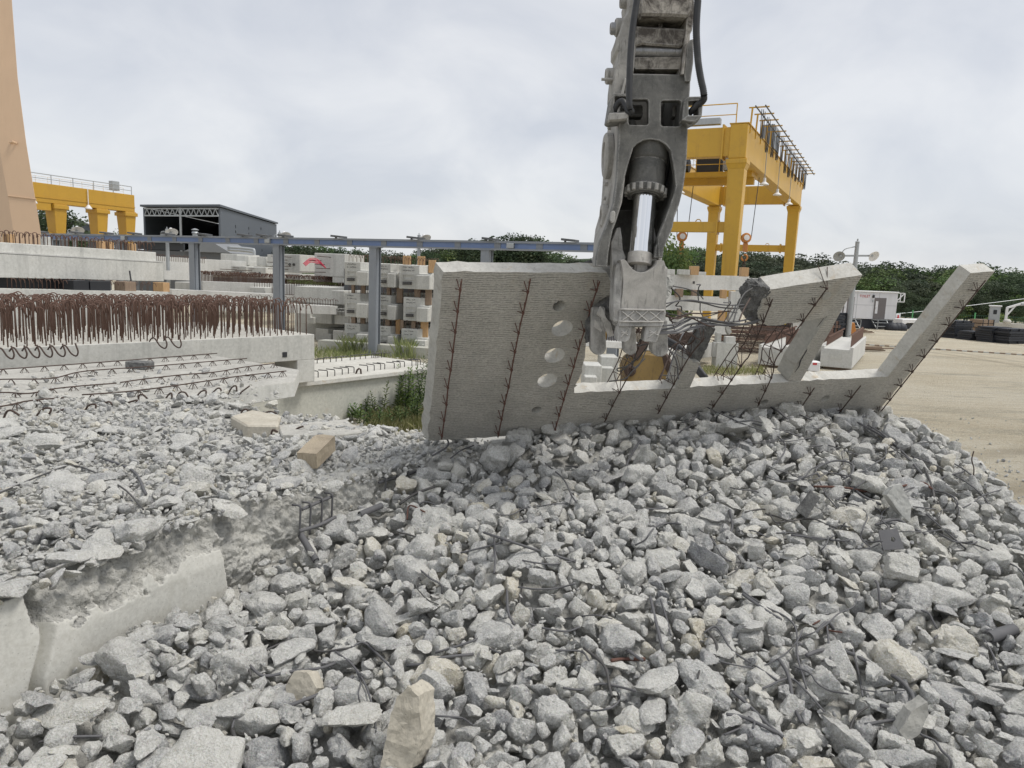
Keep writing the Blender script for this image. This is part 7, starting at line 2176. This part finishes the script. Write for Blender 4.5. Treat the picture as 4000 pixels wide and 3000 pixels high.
# wooded slope on the right
PF = [(2560, 1010), (2700, 1030), (2790, 1010), (2870, 990), (3000, 1000), (3090, 1000), (3170, 1012), (3250, 1025), (3330, 1052), (3370, 1045), (3430, 1018), (3500, 1022), (3560, 1045), (3640, 1055), (3700, 1062), (3745, 1020), (3790, 1040), (3850, 1052), (3900, 1048), (3950, 1058), (4080, 1060)]
tree_band(PF, 2540, 3340, 26, 132, 9, ['pine', 'pinedk', 'pinedk', 'pine', 'dark'], 'in the wood behind the yellow gantry crane', 'wood on the slope at right', rows_=4, drop_=22, wscale=1.25)
tree_band(PF, 3340, 4100, 30, 124, 8, ['pinedk', 'dark', 'round', 'pine'], 'in the wood behind the toilet cabin and the fence', 'wood behind the cabin', rows_=3, drop_=24, wscale=1.3)
tree_band([(3380, 1120), (3500, 1125), (3620, 1150), (3740, 1105), (3850, 1120), (4100, 1095)], 3480, 4100, 40, 96, 5, ['round', 'dark', 'bright', 'dark'], 'at the front edge of the wood behind the green fence', 'trees behind the green fence', rows_=2, drop_=38, wscale=1.2)
tree_band([(3400, 1215), (4100, 1230)], 3900, 4080, 38, 82, 2, ['bright', 'round'], 'low and bushy just behind the green fence at the right edge', 'bushes at the fence', rows_=1, wscale=1.5)
# distant wooded hump left of the gantry legs
tree_band([(2600, 990), (2650, 972), (2700, 965), (2740, 985), (2790, 1012), (2830, 1020)], 2590, 2830, 9, 300, 10, ['round', 'dark', 'round'], 'on the far wooded hump between the crusher and the gantry', 'far wooded hump', rows_=3, drop_=14, wscale=1.1)
# loose bright tree beside the crusher
for px, top, zd, k in ((2605, 900, 48, 'bright'), (2650, 1000, 47, 'bright'), (2590, 985, 46, 'round')):
    p = CAM + D(px, top) * zd; tree(k, Vector((p.x, p.y, 0)), p.z, .62, ('tall and thin beside the crusher jaw', 'low beside the crusher jaw', 'half hidden behind the crusher jaw')[(2605, 2650, 2590).index(px)], 'trees beside the crusher')
# trees beyond the rail in the middle
tree_band([(1100, 960), (1200, 962), (1400, 965), (1450, 962), (1560, 985), (1700, 975), (1760, 950), (1900, 945), (1990, 960), (2130, 985), (2250, 1005), (2330, 1000), (2400, 1010)], 1090, 2420, 30, 150, 8, ['dark', 'pinedk', 'dark', 'round'], 'in the line of trees beyond the blue rail', 'trees beyond the blue rail', rows_=3, drop_=18, wscale=1.25)
for px, top, zd, k in ((1850, 938, 110, 'dark'), (1880, 945, 110, 'dark'), (1962, 935, 112, 'dark'), (1985, 922, 112, 'poplar'), (2010, 915, 112, 'dark'), (2030, 912, 113, 'poplar'), (2062, 926, 112, 'dark'), (2090, 932, 112, 'dark'), (2105, 935, 112, 'poplar'), (1240, 1000, 75, 'bright'), (1200, 1005, 76, 'bright'), (1160, 955, 130, 'poplar'), (1680, 985, 120, 'dark')):
    p = CAM + D(px, top) * zd; tree(k, Vector((p.x, p.y, 0)), p.z, 1.0 if k != 'poplar' else 1.2, {'dark': 'standing clear above the blue rail', 'poplar': 'rising above the blue rail', 'bright': 'behind the red hose bundle'}[k], 'trees standing above the blue rail')
# dark tree behind the peach leg
for px, top, zd in ((185, 800, 100), (150, 790, 100), (215, 830, 102), (430, 905, 150), (460, 908, 150), (1180, 950, 140), (1140, 952, 140)):
    p = CAM + D(px, top) * zd; tree('dark', Vector((p.x, p.y, 0)), p.z, .9, 'seen past the left gantry legs' if px < 1000 else 'past the right end of the shed', 'trees at the left')
# ------------------------------------------------------------------ weeds and grass
def weed(p, h, rr, label, grp, mat='leaf_green', n=1, flower=False):
    t = thing('weed', p, label, 'weed', grp)
    b = MB(); lf_ = MB()
    for k in range(n):
        o = Vector((rr.uniform(-.1, .1) * n, rr.uniform(-.1, .1) * n, 0)); hh = h * rr.uniform(.65, 1.05); ln = Vector((rr.uniform(-.15, .15), rr.uniform(-.12, .12), 1))
        sb_ = MB(); sb_.tube([p + o, p + o + ln * (hh * .5), p + o + ln * hh], [.010, .008, .004], 4); sb_.build('stem', M['leaf_dark'], t)
        m_ = int(9 + hh * 16)
        for j in range(m_):
            z = hh * (.12 + .88 * j / m_); a = j * 2.4 + rr.random(); L = .22 * (1.15 - .6 * j / m_) * rr.uniform(.8, 1.2)
            c = p + o + ln * z; d_ = Vector((math.cos(a), math.sin(a), .75 if j < m_ - 4 else 1.6)).normalized(); s_ = d_.cross(UP).normalized()
            m2 = c + d_ * (L * .5); tip = c + d_ * L - UP * L * .25
            lf_.add([c, m2 + s_ * L * .16, tip, m2 - s_ * L * .16], [(0, 1, 2, 3)])
    lo_ = lf_.build('leaves', M[mat], t)
    a_ = lo_.data.attributes.new('tint', 'FLOAT', 'POINT'); a_.data.foreach_set('value', [rr.random() for _ in lo_.data.vertices])
    if flower:
        b = MB()
        for k in range(1): b.lathe(p + UP * h + Vector((rr.uniform(-.08, .08), rr.uniform(-.08, .08), rr.uniform(-.03, .05))), UP, [(.01, 0), (.03, .012), (.005, .02)], 6)
        b.build('flower', M['petal'], t)
    return t
rr = random.Random(12)
for k, (px, py, h) in enumerate(((1222, 1650, .42), (1285, 1642, .5), (1305, 1640, .62), (1378, 1648, .5), (1418, 1640, .45), (1440, 1625, .65), (1462, 1620, .95), (1480, 1615, 1.2), (1510, 1612, 1.1), (1530, 1610, 1.25), (1550, 1605, 1.5), (1575, 1600, .8), (1590, 1612, 1.3), (1610, 1600, 1.1), (1625, 1608, 1.5), (1640, 1598, 1.9), (1655, 1602, 1.3), (1600, 1640, .7), (1570, 1650, .5), (1530, 1655, .5), (1490, 1660, .5), (1450, 1662, .45))):
    p = G(px, py, 0.02)
    weed(p, h, rr, 'leafy green weed growing along the foot of the barred slab' if k > 4 else 'small leafy weed against the left part of the barred slab', 'weeds below the barred slab', rr.choice(['leaf_green', 'leaf_bright', 'leaf_green']), 3, flower=(k in (10, 15)))
def grass(name, area, n, h0, h1, label, seed, wmin=.008):
    r2 = np.random.default_rng(seed)
    px = r2.uniform(area[0], area[2], n); py = r2.uniform(area[1], area[3], n)
    V = []; 
    for a, b2 in zip(px, py):
        p = G(a, b2, 0)
        h = r2.uniform(h0, h1); l = r2.normal(size=2) * .25 * h; s = r2.normal(size=2); s = s / np.linalg.norm(s) * (wmin + .004)
        V += [(p.x - s[0], p.y - s[1], 0), (p.x + s[0], p.y + s[1], 0), (p.x + l[0] * .4 + s[0] * .6, p.y + l[1] * .4 + s[1] * .6, h * .6), (p.x + l[0], p.y + l[1], h)]
    me = bpy.data.meshes.new(name); me.from_pydata(V, [], [(4 * i, 4 * i + 1, 4 * i + 2, 4 * i + 3) for i in range(n)])
    a_ = me.attributes.new('tint', 'FLOAT', 'POINT'); a_.data.foreach_set('value', np.repeat(r2.random(n), 4).astype(np.float32))
    me.materials.append(M['grass']); o = bpy.data.objects.new(name, me); COL.objects.link(o); tag(o, label, 'grass', None, 'stuff')
grass('grass', (1215, 1372, 1660, 1405), 1500, .1, .4, 'thin green grass at the foot of the girder stacks', 1, .012)
grass('grass', (1330, 1362, 1440, 1385), 420, .3, .9, 'tall green grass left of the grey post', 2, .012)
grass('grass', (1545, 1375, 1620, 1400), 320, .3, 1.0, 'tall flowering grass right of the grey post', 3, .012)
grass('grass', (1430, 1610, 1670, 1690), 1500, .08, .35, 'tangled grass between the weeds behind the rubble', 4, .007)
grass('grass', (2740, 1440, 2990, 1465), 900, .08, .3, 'sparse grass on the sand behind the panel sill', 5, .012)
# overhead wire
b_ = MB(); pts = [Zp(3440, 1232, 80), Zp(3640, 1212, 82), Zp(3800, 1192, 84), Zp(4060, 1160, 86)]
b_.tube(spline(pts, 8), .03, 4); o = b_.build('overhead_wire', M['galv'], at=pts[0]); tag(o, 'thin wire stretched before the wood at the right', 'wire')
# ------------------------------------------------------------------ the old beam whose face shows at the left
NU, NVv = 520, 84
us = np.linspace(0, 1, NU)
ey = np.array([p.y for p in edge]); ex2 = np.array([p.x for p in edge])
segl = np.concatenate([[0], np.cumsum(np.hypot(np.diff(ex2), np.diff(ey)))])
su = us * segl[-1]
bx = np.interp(su, segl, ex2); by = np.interp(su, segl, ey)
k_ = np.ones(9) / 9
bxs = np.convolve(np.pad(bx, 4, mode='edge'), k_, 'valid'); bys = np.convolve(np.pad(by, 4, mode='edge'), k_, 'valid')
tx = np.gradient(bxs); ty = np.gradient(bys); ln_ = np.hypot(tx, ty); tx /= ln_; ty /= ln_
nx_, ny_ = ty, -tx                    # outwards, towards the pile
VV = []; MI = []; chipv = np.zeros((NVv, NU))
HB = .95
for j in range(NVv):
    v = j / (NVv - 1)                 # 0 top .. 1 foot
    for i in range(NU):
        s = su[i]
        n_ = mnoise.fractal(Vector((s * 2.2, v * 2.4, 3.1)), .8, 2.1, 5)
        n2 = mnoise.fractal(Vector((s * 9, v * 9, 7.7)), .8, 2.1, 5)
        # chipped zone: top strip everywhere, deeper along the far half, a crack near the left end
        rough_far = min(1, max(0, (s - segl[4] - .05) / .12))
        end_blk = min(1, max(0, (segl[1] + .03 - s) / .08))
        lim = .29 + .15 * n_ + .8 * rough_far - .38 * end_blk
        ch = max(0.0, min(1.0, (lim + .035 * n2 + .02 * mnoise.noise(Vector((s * 38, v * 30, 4))) - v) / .018))
        rel = .045 * n2 + .05 * mnoise.fractal(Vector((s * 4.5, v * 4.5, 1.3)), .8, 2.1, 4) + .012 * mnoise.noise(Vector((s * 45, v * 45, 0)))
        dpt = -.055 * ch + rel * ch - .09 * max(0, 1 - v / .34) ** 1.3 * (1 - end_blk * .8) + .002 * n2
        # the crack between the end block and the rest
        cs = segl[1] + .04 + .05 * math.sin(v * 7)
        dpt -= .12 * max(0, 1 - abs(s - cs) / .05)
        z = ZB + .02 - v * HB + .03 * n2 * ch
        if j == 0: z += .015 * n2
        VV.append((bxs[i] + nx_[i] * dpt, bys[i] + ny_[i] * dpt, z)); chipv[j, i] = ch
fs = []; ms = []
for j in range(NVv - 1):
    for i in range(NU - 1):
        fs.append((j * NU + i, (j + 1) * NU + i, (j + 1) * NU + i + 1, j * NU + i + 1)); ms.append(1 if chipv[j, i] > .4 else 0)
# top strip running back under the rubble
b0 = len(VV)
for i in range(NU): VV.append((bxs[i] - nx_[i] * .6, bys[i] - ny_[i] * .6, ZB - .03))
for i in range(NU - 1): fs.append((i, i + 1, b0 + i + 1, b0 + i)); ms.append(1)
b_ = MB(); b_.v = VV; b_.f = fs; b_.m = ms
ob = thing('old_beam', edge[3] - UP * HB, 'old concrete beam with a chipped upper edge running from the left corner under the rubble', 'concrete beam')
b_.build('face', [M['beam_old'], M['chipped']], ob, smooth='all')
def hitd(px, py, lift=.0):
    v = D(px, py); d_ = 2.5
    while d_ < 13:
        p = CAM + v * d_
        if p.z < surf(p.x, p.y) + lift: return d_
        d_ += .02
    return 8.0
# bars laid bare in its broken far half, with their stirrups
def along(px, py, z, out=.02):
    return G(px, py, z)
for pts, st in (([(1180, 1990), (1230, 1968), (1300, 1938)], (1165, 1205, 1250, 1290)), ([(1170, 2075), (1250, 2050), (1310, 2020)], ()), ([(1480, 1885), (1600, 1850), (1700, 1815), (1790, 1790)], (1500, 1545, 1590, 1640, 1690))):
    pp = []
    for px, py in pts:
        p = G(px, py, ZB - .08)
        pp.append(p)
    b_ = MB(); b_.tube(spline(pp, 6), .014, 7)
    b_.build('reinforcing_bar', M['rebar_dust'], ob, smooth='all')
    for sx in st:
        py = np.interp(sx, [p[0] for p in pts], [p[1] for p in pts])
        p = G(sx, py, ZB - .08); d_ = (pp[-1] - pp[0]).normalized(); n_ = Vector((d_.y, -d_.x, 0))
        b_ = MB(); b_.tube(spline([p - n_ * .06 + UP * .03, p + UP * .03 + n_ * .015, p + n_ * .022 - UP * .03, p + n_ * .01 - UP * .24], 4), .009, 6); b_.build('stirrup', M['rebar_dust'], ob, smooth='all')
# wooden block on the rubble
wb = Zp(1205, 1825, hitd(1205, 1825, .02))
wd_ = (G(1262, 1700, ZB + .2) - G(1180, 1790, ZB + .2)); wd_.z = 0; wd_ = Vector((.13, .95, .16)).normalized()
wx = wd_.cross(UP).normalized(); wz = wx.cross(wd_).normalized()
bm = bmesh.new(); bmesh.ops.create_cube(bm, size=1)
bmesh.ops.subdivide_edges(bm, edges=bm.edges, cuts=5, use_grid_fill=True)
for v in bm.verts:
    c = v.co.copy(); c = Vector((c.x * .19, c.y * .46, c.z * .15))
    nz = mnoise.noise_vector(c * 14) * .006 + mnoise.noise_vector(c * 40) * .003
    if c.z > .03 and c.y > .1: c.z += .02 * mnoise.noise(c * 9)
    v.co = c + nz
me = bpy.data.meshes.new('timber_block'); bm.to_mesh(me); bm.free(); me.materials.append(M['wood_dusty'])
o = bpy.data.objects.new('timber_block', me); COL.objects.link(o)
mw = Matrix((wx, wd_, wz)).transposed().to_4x4(); mw.translation = wb + wd_ * .2 + UP * .075; o.matrix_world = mw
tag(o, 'split sawn timber block lying on the rubble left of the panel', 'timber block')
# buff wedge of slab standing in the near pile, dusty plate with a hole, pipes
def lay(px, py, zg): return G(px, py, zg)
def big_wedge(name, pxs, d0, vec, mat, label, amp=.012, seed=2, cat='concrete chunk'):
    xm = sum(q_[0] for q_ in pxs) / len(pxs); ym = max(q_[1] for q_ in pxs)
    d0 = hitd(xm, min(ym - 25, 2995), .0) - .03
    b = MB(); b.prism([Zp(px, py, d0) for px, py in pxs], vec)
    c = sum((Vector(v) for v in b.v), Vector()) / len(b.v)
    o = b.build(name, mat if isinstance(mat, list) else M[mat], at=c)
    bm = bmesh.new(); bm.from_mesh(o.data); bmesh.ops.triangulate(bm, faces=bm.faces)
    for _ in range(4):
        bmesh.ops.subdivide_edges(bm, edges=[e_ for e_ in bm.edges if e_.calc_length() > .03], cuts=1); bmesh.ops.triangulate(bm, faces=bm.faces)
    for v in bm.verts: v.co += mnoise.noise_vector((v.co + c) * 11) * amp + mnoise.noise_vector((v.co + c) * 34) * amp * .5
    bm.to_mesh(o.data); bm.free(); return tag(o, label, cat)
big_wedge('concrete_wedge', [(1478, 3010), (1490, 2960), (1545, 2730), (1590, 2680), (1634, 2720), (1640, 2890), (1600, 3010)], 3.95, Vector((.07, .16, -.05)), 'buff', 'tall buff wedge-shaped slab piece standing upright at the bottom edge', .012, 2)
big_wedge('concrete_wedge', [(1115, 2680), (1150, 2622), (1200, 2625), (1238, 2690), (1225, 2730), (1120, 2742)], 4.35, Vector((.03, .12, -.06)), 'buff', 'cream flat-faced block in the near pile, left of the buff wedge', .008, 5)
big_wedge('concrete_wedge', [(3515, 2860), (3560, 2780), (3620, 2740), (3630, 2790), (3590, 2870), (3545, 2895)], 4.5, Vector((.03, .14, -.04)), 'panel_side', 'pale leaf-shaped slab piece leaning in the lower right of the pile', .008, 6)
big_wedge('concrete_wedge', [(3465, 1935), (3490, 1900), (3520, 1890), (3560, 1980), (3555, 2040), (3520, 2010)], 6.7, Vector((.03, .14, -.04)), 'precast', 'bright flat slab piece with grooves standing on edge at the upper right', .008, 7)
big_wedge('concrete_wedge', [(3110, 1990), (3165, 1915), (3205, 1945), (3150, 2025)], 6.6, Vector((.05, .12, -.03)), 'broken', 'dark smooth block lying in the rubble at the upper right', .005, 8)
p = G(3478, 2120, 2.1)
pl_ = thing('steel_plate', p, 'square dusty steel plate with a round hole lying on the right of the pile', 'steel plate')
ux = (D(3500, 2100) - D(3440, 2105)).normalized(); uy = Vector((0, .55, .83)).normalized(); un = ux.cross(uy).normalized(); uy = un.cross(ux)
pc = Zp(3478, 2130, hitd(3478, 2130, .02)) + UP * .05; s_ = .085
b_ = MB(); b_.prism([pc + ux * (a * s_) + uy * (b2 * s_) for a, b2 in ((-1, -.95), (1, -1), (.9, 1), (-.95, 1))], -un * .012 if un.dot(CAM - pc) > 0 else un * .012, holes=[[pc + ux * (math.cos(2 * math.pi * i / 12) * .02 + .015) + uy * (math.sin(2 * math.pi * i / 12) * .02) for i in range(12)]])
b_.build('plate', M['rebar_dust'], pl_)
def pipe(px0, py0, px1, py1, d0, d1, r, label, mat='rebar_dust'):
    a, c2 = Zp(px0, py0, hitd(px0, py0, .02)), Zp(px1, py1, hitd(px1, py1, .0)); d_ = (c2 - a).normalized(); L = (c2 - a).length
    b = MB(); b.lathe(a, d_, [(r * .8, .1), (r * .8, 0), (r, 0), (r, L), (r * .8, L), (r * .8, L - .1)], 14)
    o = b.build('pipe', M[mat], at=(a + c2) / 2, smooth=True); tag(o, label, 'pipe')
pipe(1175, 2090, 1235, 2190, 5.75, 5.6, .028, 'short grey pipe stub poking up at the foot of the old beam')
pipe(1405, 2010, 1490, 1975, 6.1, 6.25, .028, 'grey pipe lying beside the end of the old beam')
pipe(3860, 2490, 3960, 2460, 5.15, 5.3, .045, 'fat ribbed grey pipe in the rubble near the right edge')
# bars and wires in the pile: each lies on the stones
def wire(pts, r, mat, label, grp, lift=.022, cat='rebar', loose=0.0, rib=False):
    """pixels traced on the pile; each point is set on the surface of the stones"""
    out_ = []
    for q_ in pts:
        px, py = q_[0], q_[1]; up_ = q_[2] if len(q_) > 2 else 0
        # march along the ray until it meets the rubble surface
        v = D(px, py); d_ = 2.5; hit = None
        while d_ < 14:
            p = CAM + v * d_
            if Y0 < p.y < Y0 + 11 and X0 < p.x < X0 + 16.5 and p.z < surf(p.x, p.y) + lift: hit = p; break
            d_ += .03
        if hit is None:
            ds = [2.5 + .05 * k for k in range(220)]
            dd_ = min(ds, key=lambda d__: abs((CAM + v * d__).z - surf((CAM + v * d__).x, (CAM + v * d__).y)) + (0 if X0 < (CAM + v * d__).x < 6.5 and (CAM + v * d__).y < 10.5 and surf((CAM + v * d__).x, (CAM + v * d__).y) > .6 else 9))
            hit = CAM + v * dd_; hit.z = surf(hit.x, hit.y) + lift
        out_.append(hit - v * up_ if up_ else hit)
    b = MB(); b.tube(spline(out_, 5), r, 6)
    o = b.build('bent_rebar', M[mat], at=out_[0], smooth='all')
    return tag(o, label, cat, grp)
GW = 'bent bars twisted through the rubble'
LW = 'grey dusty bent bar twisting out of the rubble pile'
WI = [
 [(980, 2640), (975, 2600), (1010, 2560), (1070, 2525), (1130, 2505), (1180, 2520), (1250, 2545), (1340, 2535), (1370, 2530)], [(975, 2600), (1030, 2640), (1130, 2625), (1250, 2610), (1310, 2590)], [(1310, 2545), (1370, 2590), (1420, 2660), (1455, 2760), (1470, 2860)], [(1380, 2640), (1330, 2680), (1200, 2730), (1120, 2760)],
 [(1370, 2530), (1420, 2510), (1480, 2560), (1540, 2620)], [(1590, 2600), (1680, 2590), (1720, 2570), (1850, 2555)], [(905, 2850), (920, 2800), (955, 2770)], [(905, 2850), (930, 2900), (980, 2930)], [(150, 2900), (250, 2880), (400, 2875)],
 [(1890, 2080), (1980, 2110), (2100, 2150), (2250, 2195)], [(1800, 2160), (1880, 2140), (1960, 2120)], [(1960, 2110), (2010, 2060), (2060, 2030)], [(1930, 2100), (1935, 2180), (1930, 2240)], [(1980, 2300), (1985, 2390), (2010, 2440)], [(2040, 2280), (2030, 2350), (2035, 2430)], [(2540, 2330), (2560, 2420), (2590, 2540)], [(2580, 2340), (2605, 2420), (2620, 2480)],
 [(2370, 2000), (2450, 1995), (2600, 1985)], [(2210, 1820), (2290, 1830), (2360, 1845)], [(2430, 1930), (2440, 1880), (2450, 1810), (2500, 1720)], [(2130, 1810), (2200, 1870), (2230, 1930), (2250, 1960)],
 [(2280, 2530), (2360, 2600), (2380, 2680), (2390, 2720)], [(2170, 2540), (2270, 2545), (2300, 2580)], [(2400, 2560), (2430, 2530), (2510, 2580)], [(1900, 2480), (1830, 2510), (1700, 2550)],
 [(2740, 1570, .1), (2900, 1640, .05), (3080, 1690, .05), (3150, 1715)], [(2760, 1590), (2890, 1650), (3000, 1690)], [(2960, 1640), (2990, 1590, .15), (3030, 1600, .1), (3080, 1640)], [(3150, 1700), (3155, 1620, .25)], [(3000, 1570, .15), (3080, 1600, .1), (3170, 1640)],
 [(3230, 1660), (3330, 1640), (3400, 1690), (3500, 1760), (3560, 1800)], [(3350, 1650), (3440, 1700), (3520, 1760), (3600, 1850)], [(3180, 1720), (3300, 1760), (3420, 1800)], [(3390, 1660, .1), (3440, 1690, .05), (3500, 1740)], [(3560, 1780), (3660, 1820), (3770, 1880), (3850, 1950), (3880, 2030)], [(3600, 1800), (3640, 1900), (3650, 1960)], [(3690, 1790), (3760, 1830), (3800, 1860)],
 [(3200, 1860), (3190, 1830, .15), (3260, 1800, .15), (3330, 1815, .1), (3320, 1880)], [(3200, 1880), (3240, 1950), (3310, 2010), (3400, 1990)], [(3280, 1850), (3360, 1930), (3440, 1970)], [(3440, 2000), (3430, 1990), (3380, 1970)],
 [(3440, 2380), (3430, 2290, .08), (3420, 2270, .08)], [(2910, 2000), (2990, 1990), (3030, 2040), (3090, 2030)], [(2840, 2100), (2860, 2060), (2850, 1990)], [(2780, 2100), (2830, 2180), (2900, 2200), (2970, 2220)], [(3090, 2090), (3180, 2100), (3260, 2110)],
 [(2900, 2310), (2990, 2370), (3070, 2410), (3110, 2460), (3115, 2560), (3140, 2650), (3150, 2690)], [(2900, 2320), (3000, 2390), (3050, 2420)], [(2750, 2470), (2800, 2450), (2860, 2540), (2950, 2600), (3040, 2660)], [(2760, 2460), (2800, 2520), (2790, 2600)], [(2980, 2690), (3080, 2650), (3140, 2690), (3220, 2780)], [(3040, 2570), (3080, 2640), (3100, 2750), (3130, 2820)], [(3320, 2490), (3340, 2570), (3360, 2660), (3370, 2720)], [(2860, 2700), (2930, 2760), (3000, 2830), (3060, 2880)],
 [(3230, 2440), (3240, 2540), (3250, 2610)], [(3180, 2480), (3230, 2430, .06), (3270, 2480)], [(3310, 2880), (3340, 2800), (3390, 2760)], [(3380, 2830), (3470, 2815), (3520, 2810)], [(3840, 2490), (3880, 2560), (3900, 2620)], [(3420, 2050), (3500, 2030), (3560, 2060), (3680, 2120)], [(3620, 2010), (3700, 2080), (3780, 2150)], [(2840, 2790), (2900, 2800), (3010, 2850), (3100, 2900)], [(2830, 2870), (2960, 2820), (3020, 2840)],
 [(1560, 1970), (1620, 1930), (1700, 1900)], [(1600, 1990), (1660, 1960), (1720, 1975), (1760, 1940)], [(1690, 1780), (1750, 1740), (1740, 1700)], [(1760, 1790), (1800, 1760), (1850, 1740)], [(2700, 1640), (2780, 1600), (2850, 1590)], [(2650, 1690), (2700, 1660), (2730, 1610)], [(3860, 1860), (3830, 1810)], [(560, 1990), (470, 1900), (300, 1820), (180, 1850), (0, 1925)], [(570, 1930), (520, 1840), (400, 1790)],
]
rw = random.Random(33)
for k in range(58):
    if k < 34: x, y = rw.uniform(2650, 3750), rw.uniform(1640, 2150)
    else: x, y = rw.uniform(1300, 3900), rw.uniform(2000, 2850)
    if y < 1600 + max(0, x - 3350) * .55 + 40: y += 120
    n = rw.randint(3, 6); a = rw.uniform(-.5, 1.0); L = rw.uniform(35, 80); pts = [(x, y)]
    for j in range(n):
        a += rw.uniform(-.8, .8); x += math.cos(a) * L; y += math.sin(a) * L * .6
        pts.append((x, y, rw.uniform(0, .12) if rw.random() < .4 else 0))
    WI.append(pts)
for k, pts in enumerate(WI):
    xm = sum(q_[0] for q_ in pts) / len(pts); ym = sum(q_[1] for q_ in pts) / len(pts)
    ref = min(REFS, key=lambda q_: math.hypot(q_[0][0] - xm, q_[0][1] - ym)); a = math.degrees(math.atan2(ym - ref[0][1], xm - ref[0][0])) % 360
    dr = ['right of', 'below and right of', 'below', 'below and left of', 'left of', 'above and left of', 'above', 'above and right of'][int((a + 22.5) // 45) % 8]
    ln = math.hypot(pts[-1][0] - pts[0][0], pts[-1][1] - pts[0][1])
    LW = '%s %s bar in the rubble %s %s' % ('long' if ln > 260 else 'short' if ln < 130 else 'middling', 'bent' if len(pts) > 3 else 'nearly straight', 'near' if 'bottom' in ref[1] else dr, ref[1])
    wire(pts, [.0075, .010, .007, .012][k % 4] if k < len(WI) - 58 else [.006, .0075, .005][k % 3], 'rebar_dust' if k % 7 else 'iron', LW, GW)
wire([(3150, 2560), (3210, 2540), (3300, 2545), (3380, 2580), (3450, 2620), (3520, 2660), (3565, 2720), (3560, 2760), (3500, 2770), (3440, 2755)], .013, 'rebar_dust', 'thick ribbed cable curving through the right of the pile', None, .02, 'cable')
wire([(3180, 1900), (3300, 1905), (3420, 1925), (3500, 1905), (3600, 1885), (3640, 1910)], .011, 'rust_red', 'reddish-brown steel strap lying across the upper right of the pile', None, .02, 'strap')
wire([(2390, 2580), (2430, 2575), (2520, 2575)], .012, 'rust_red', 'faded red strip of steel in the middle of the pile', None, .02, 'strap')
wire([(3175, 2440), (3210, 2425), (3235, 2460), (3290, 2470)], .006, 'rust_red', 'thin rusty red wire curl in the right of the pile', None, .02, 'wire')
wire([(1660, 2000), (1600, 1975), (1590, 2030)], .007, 'rust_red', 'rusty wire curl at the end of the old beam', None, .02, 'wire')
# the lone wire standing beyond the crest
b_ = MB(); b_.tube(spline([Zp(px, py, 7.4) for px, py in ((3802, 1865), (3804, 1830), (3796, 1795), (3804, 1762))], 5), .006, 5); o = b_.build('bent_rebar', M['rust_dark'], at=Zp(3802, 1865, 7.4), smooth='all'); tag(o, 'single thin bar standing up beyond the crest of the pile against the sand', 'rebar')
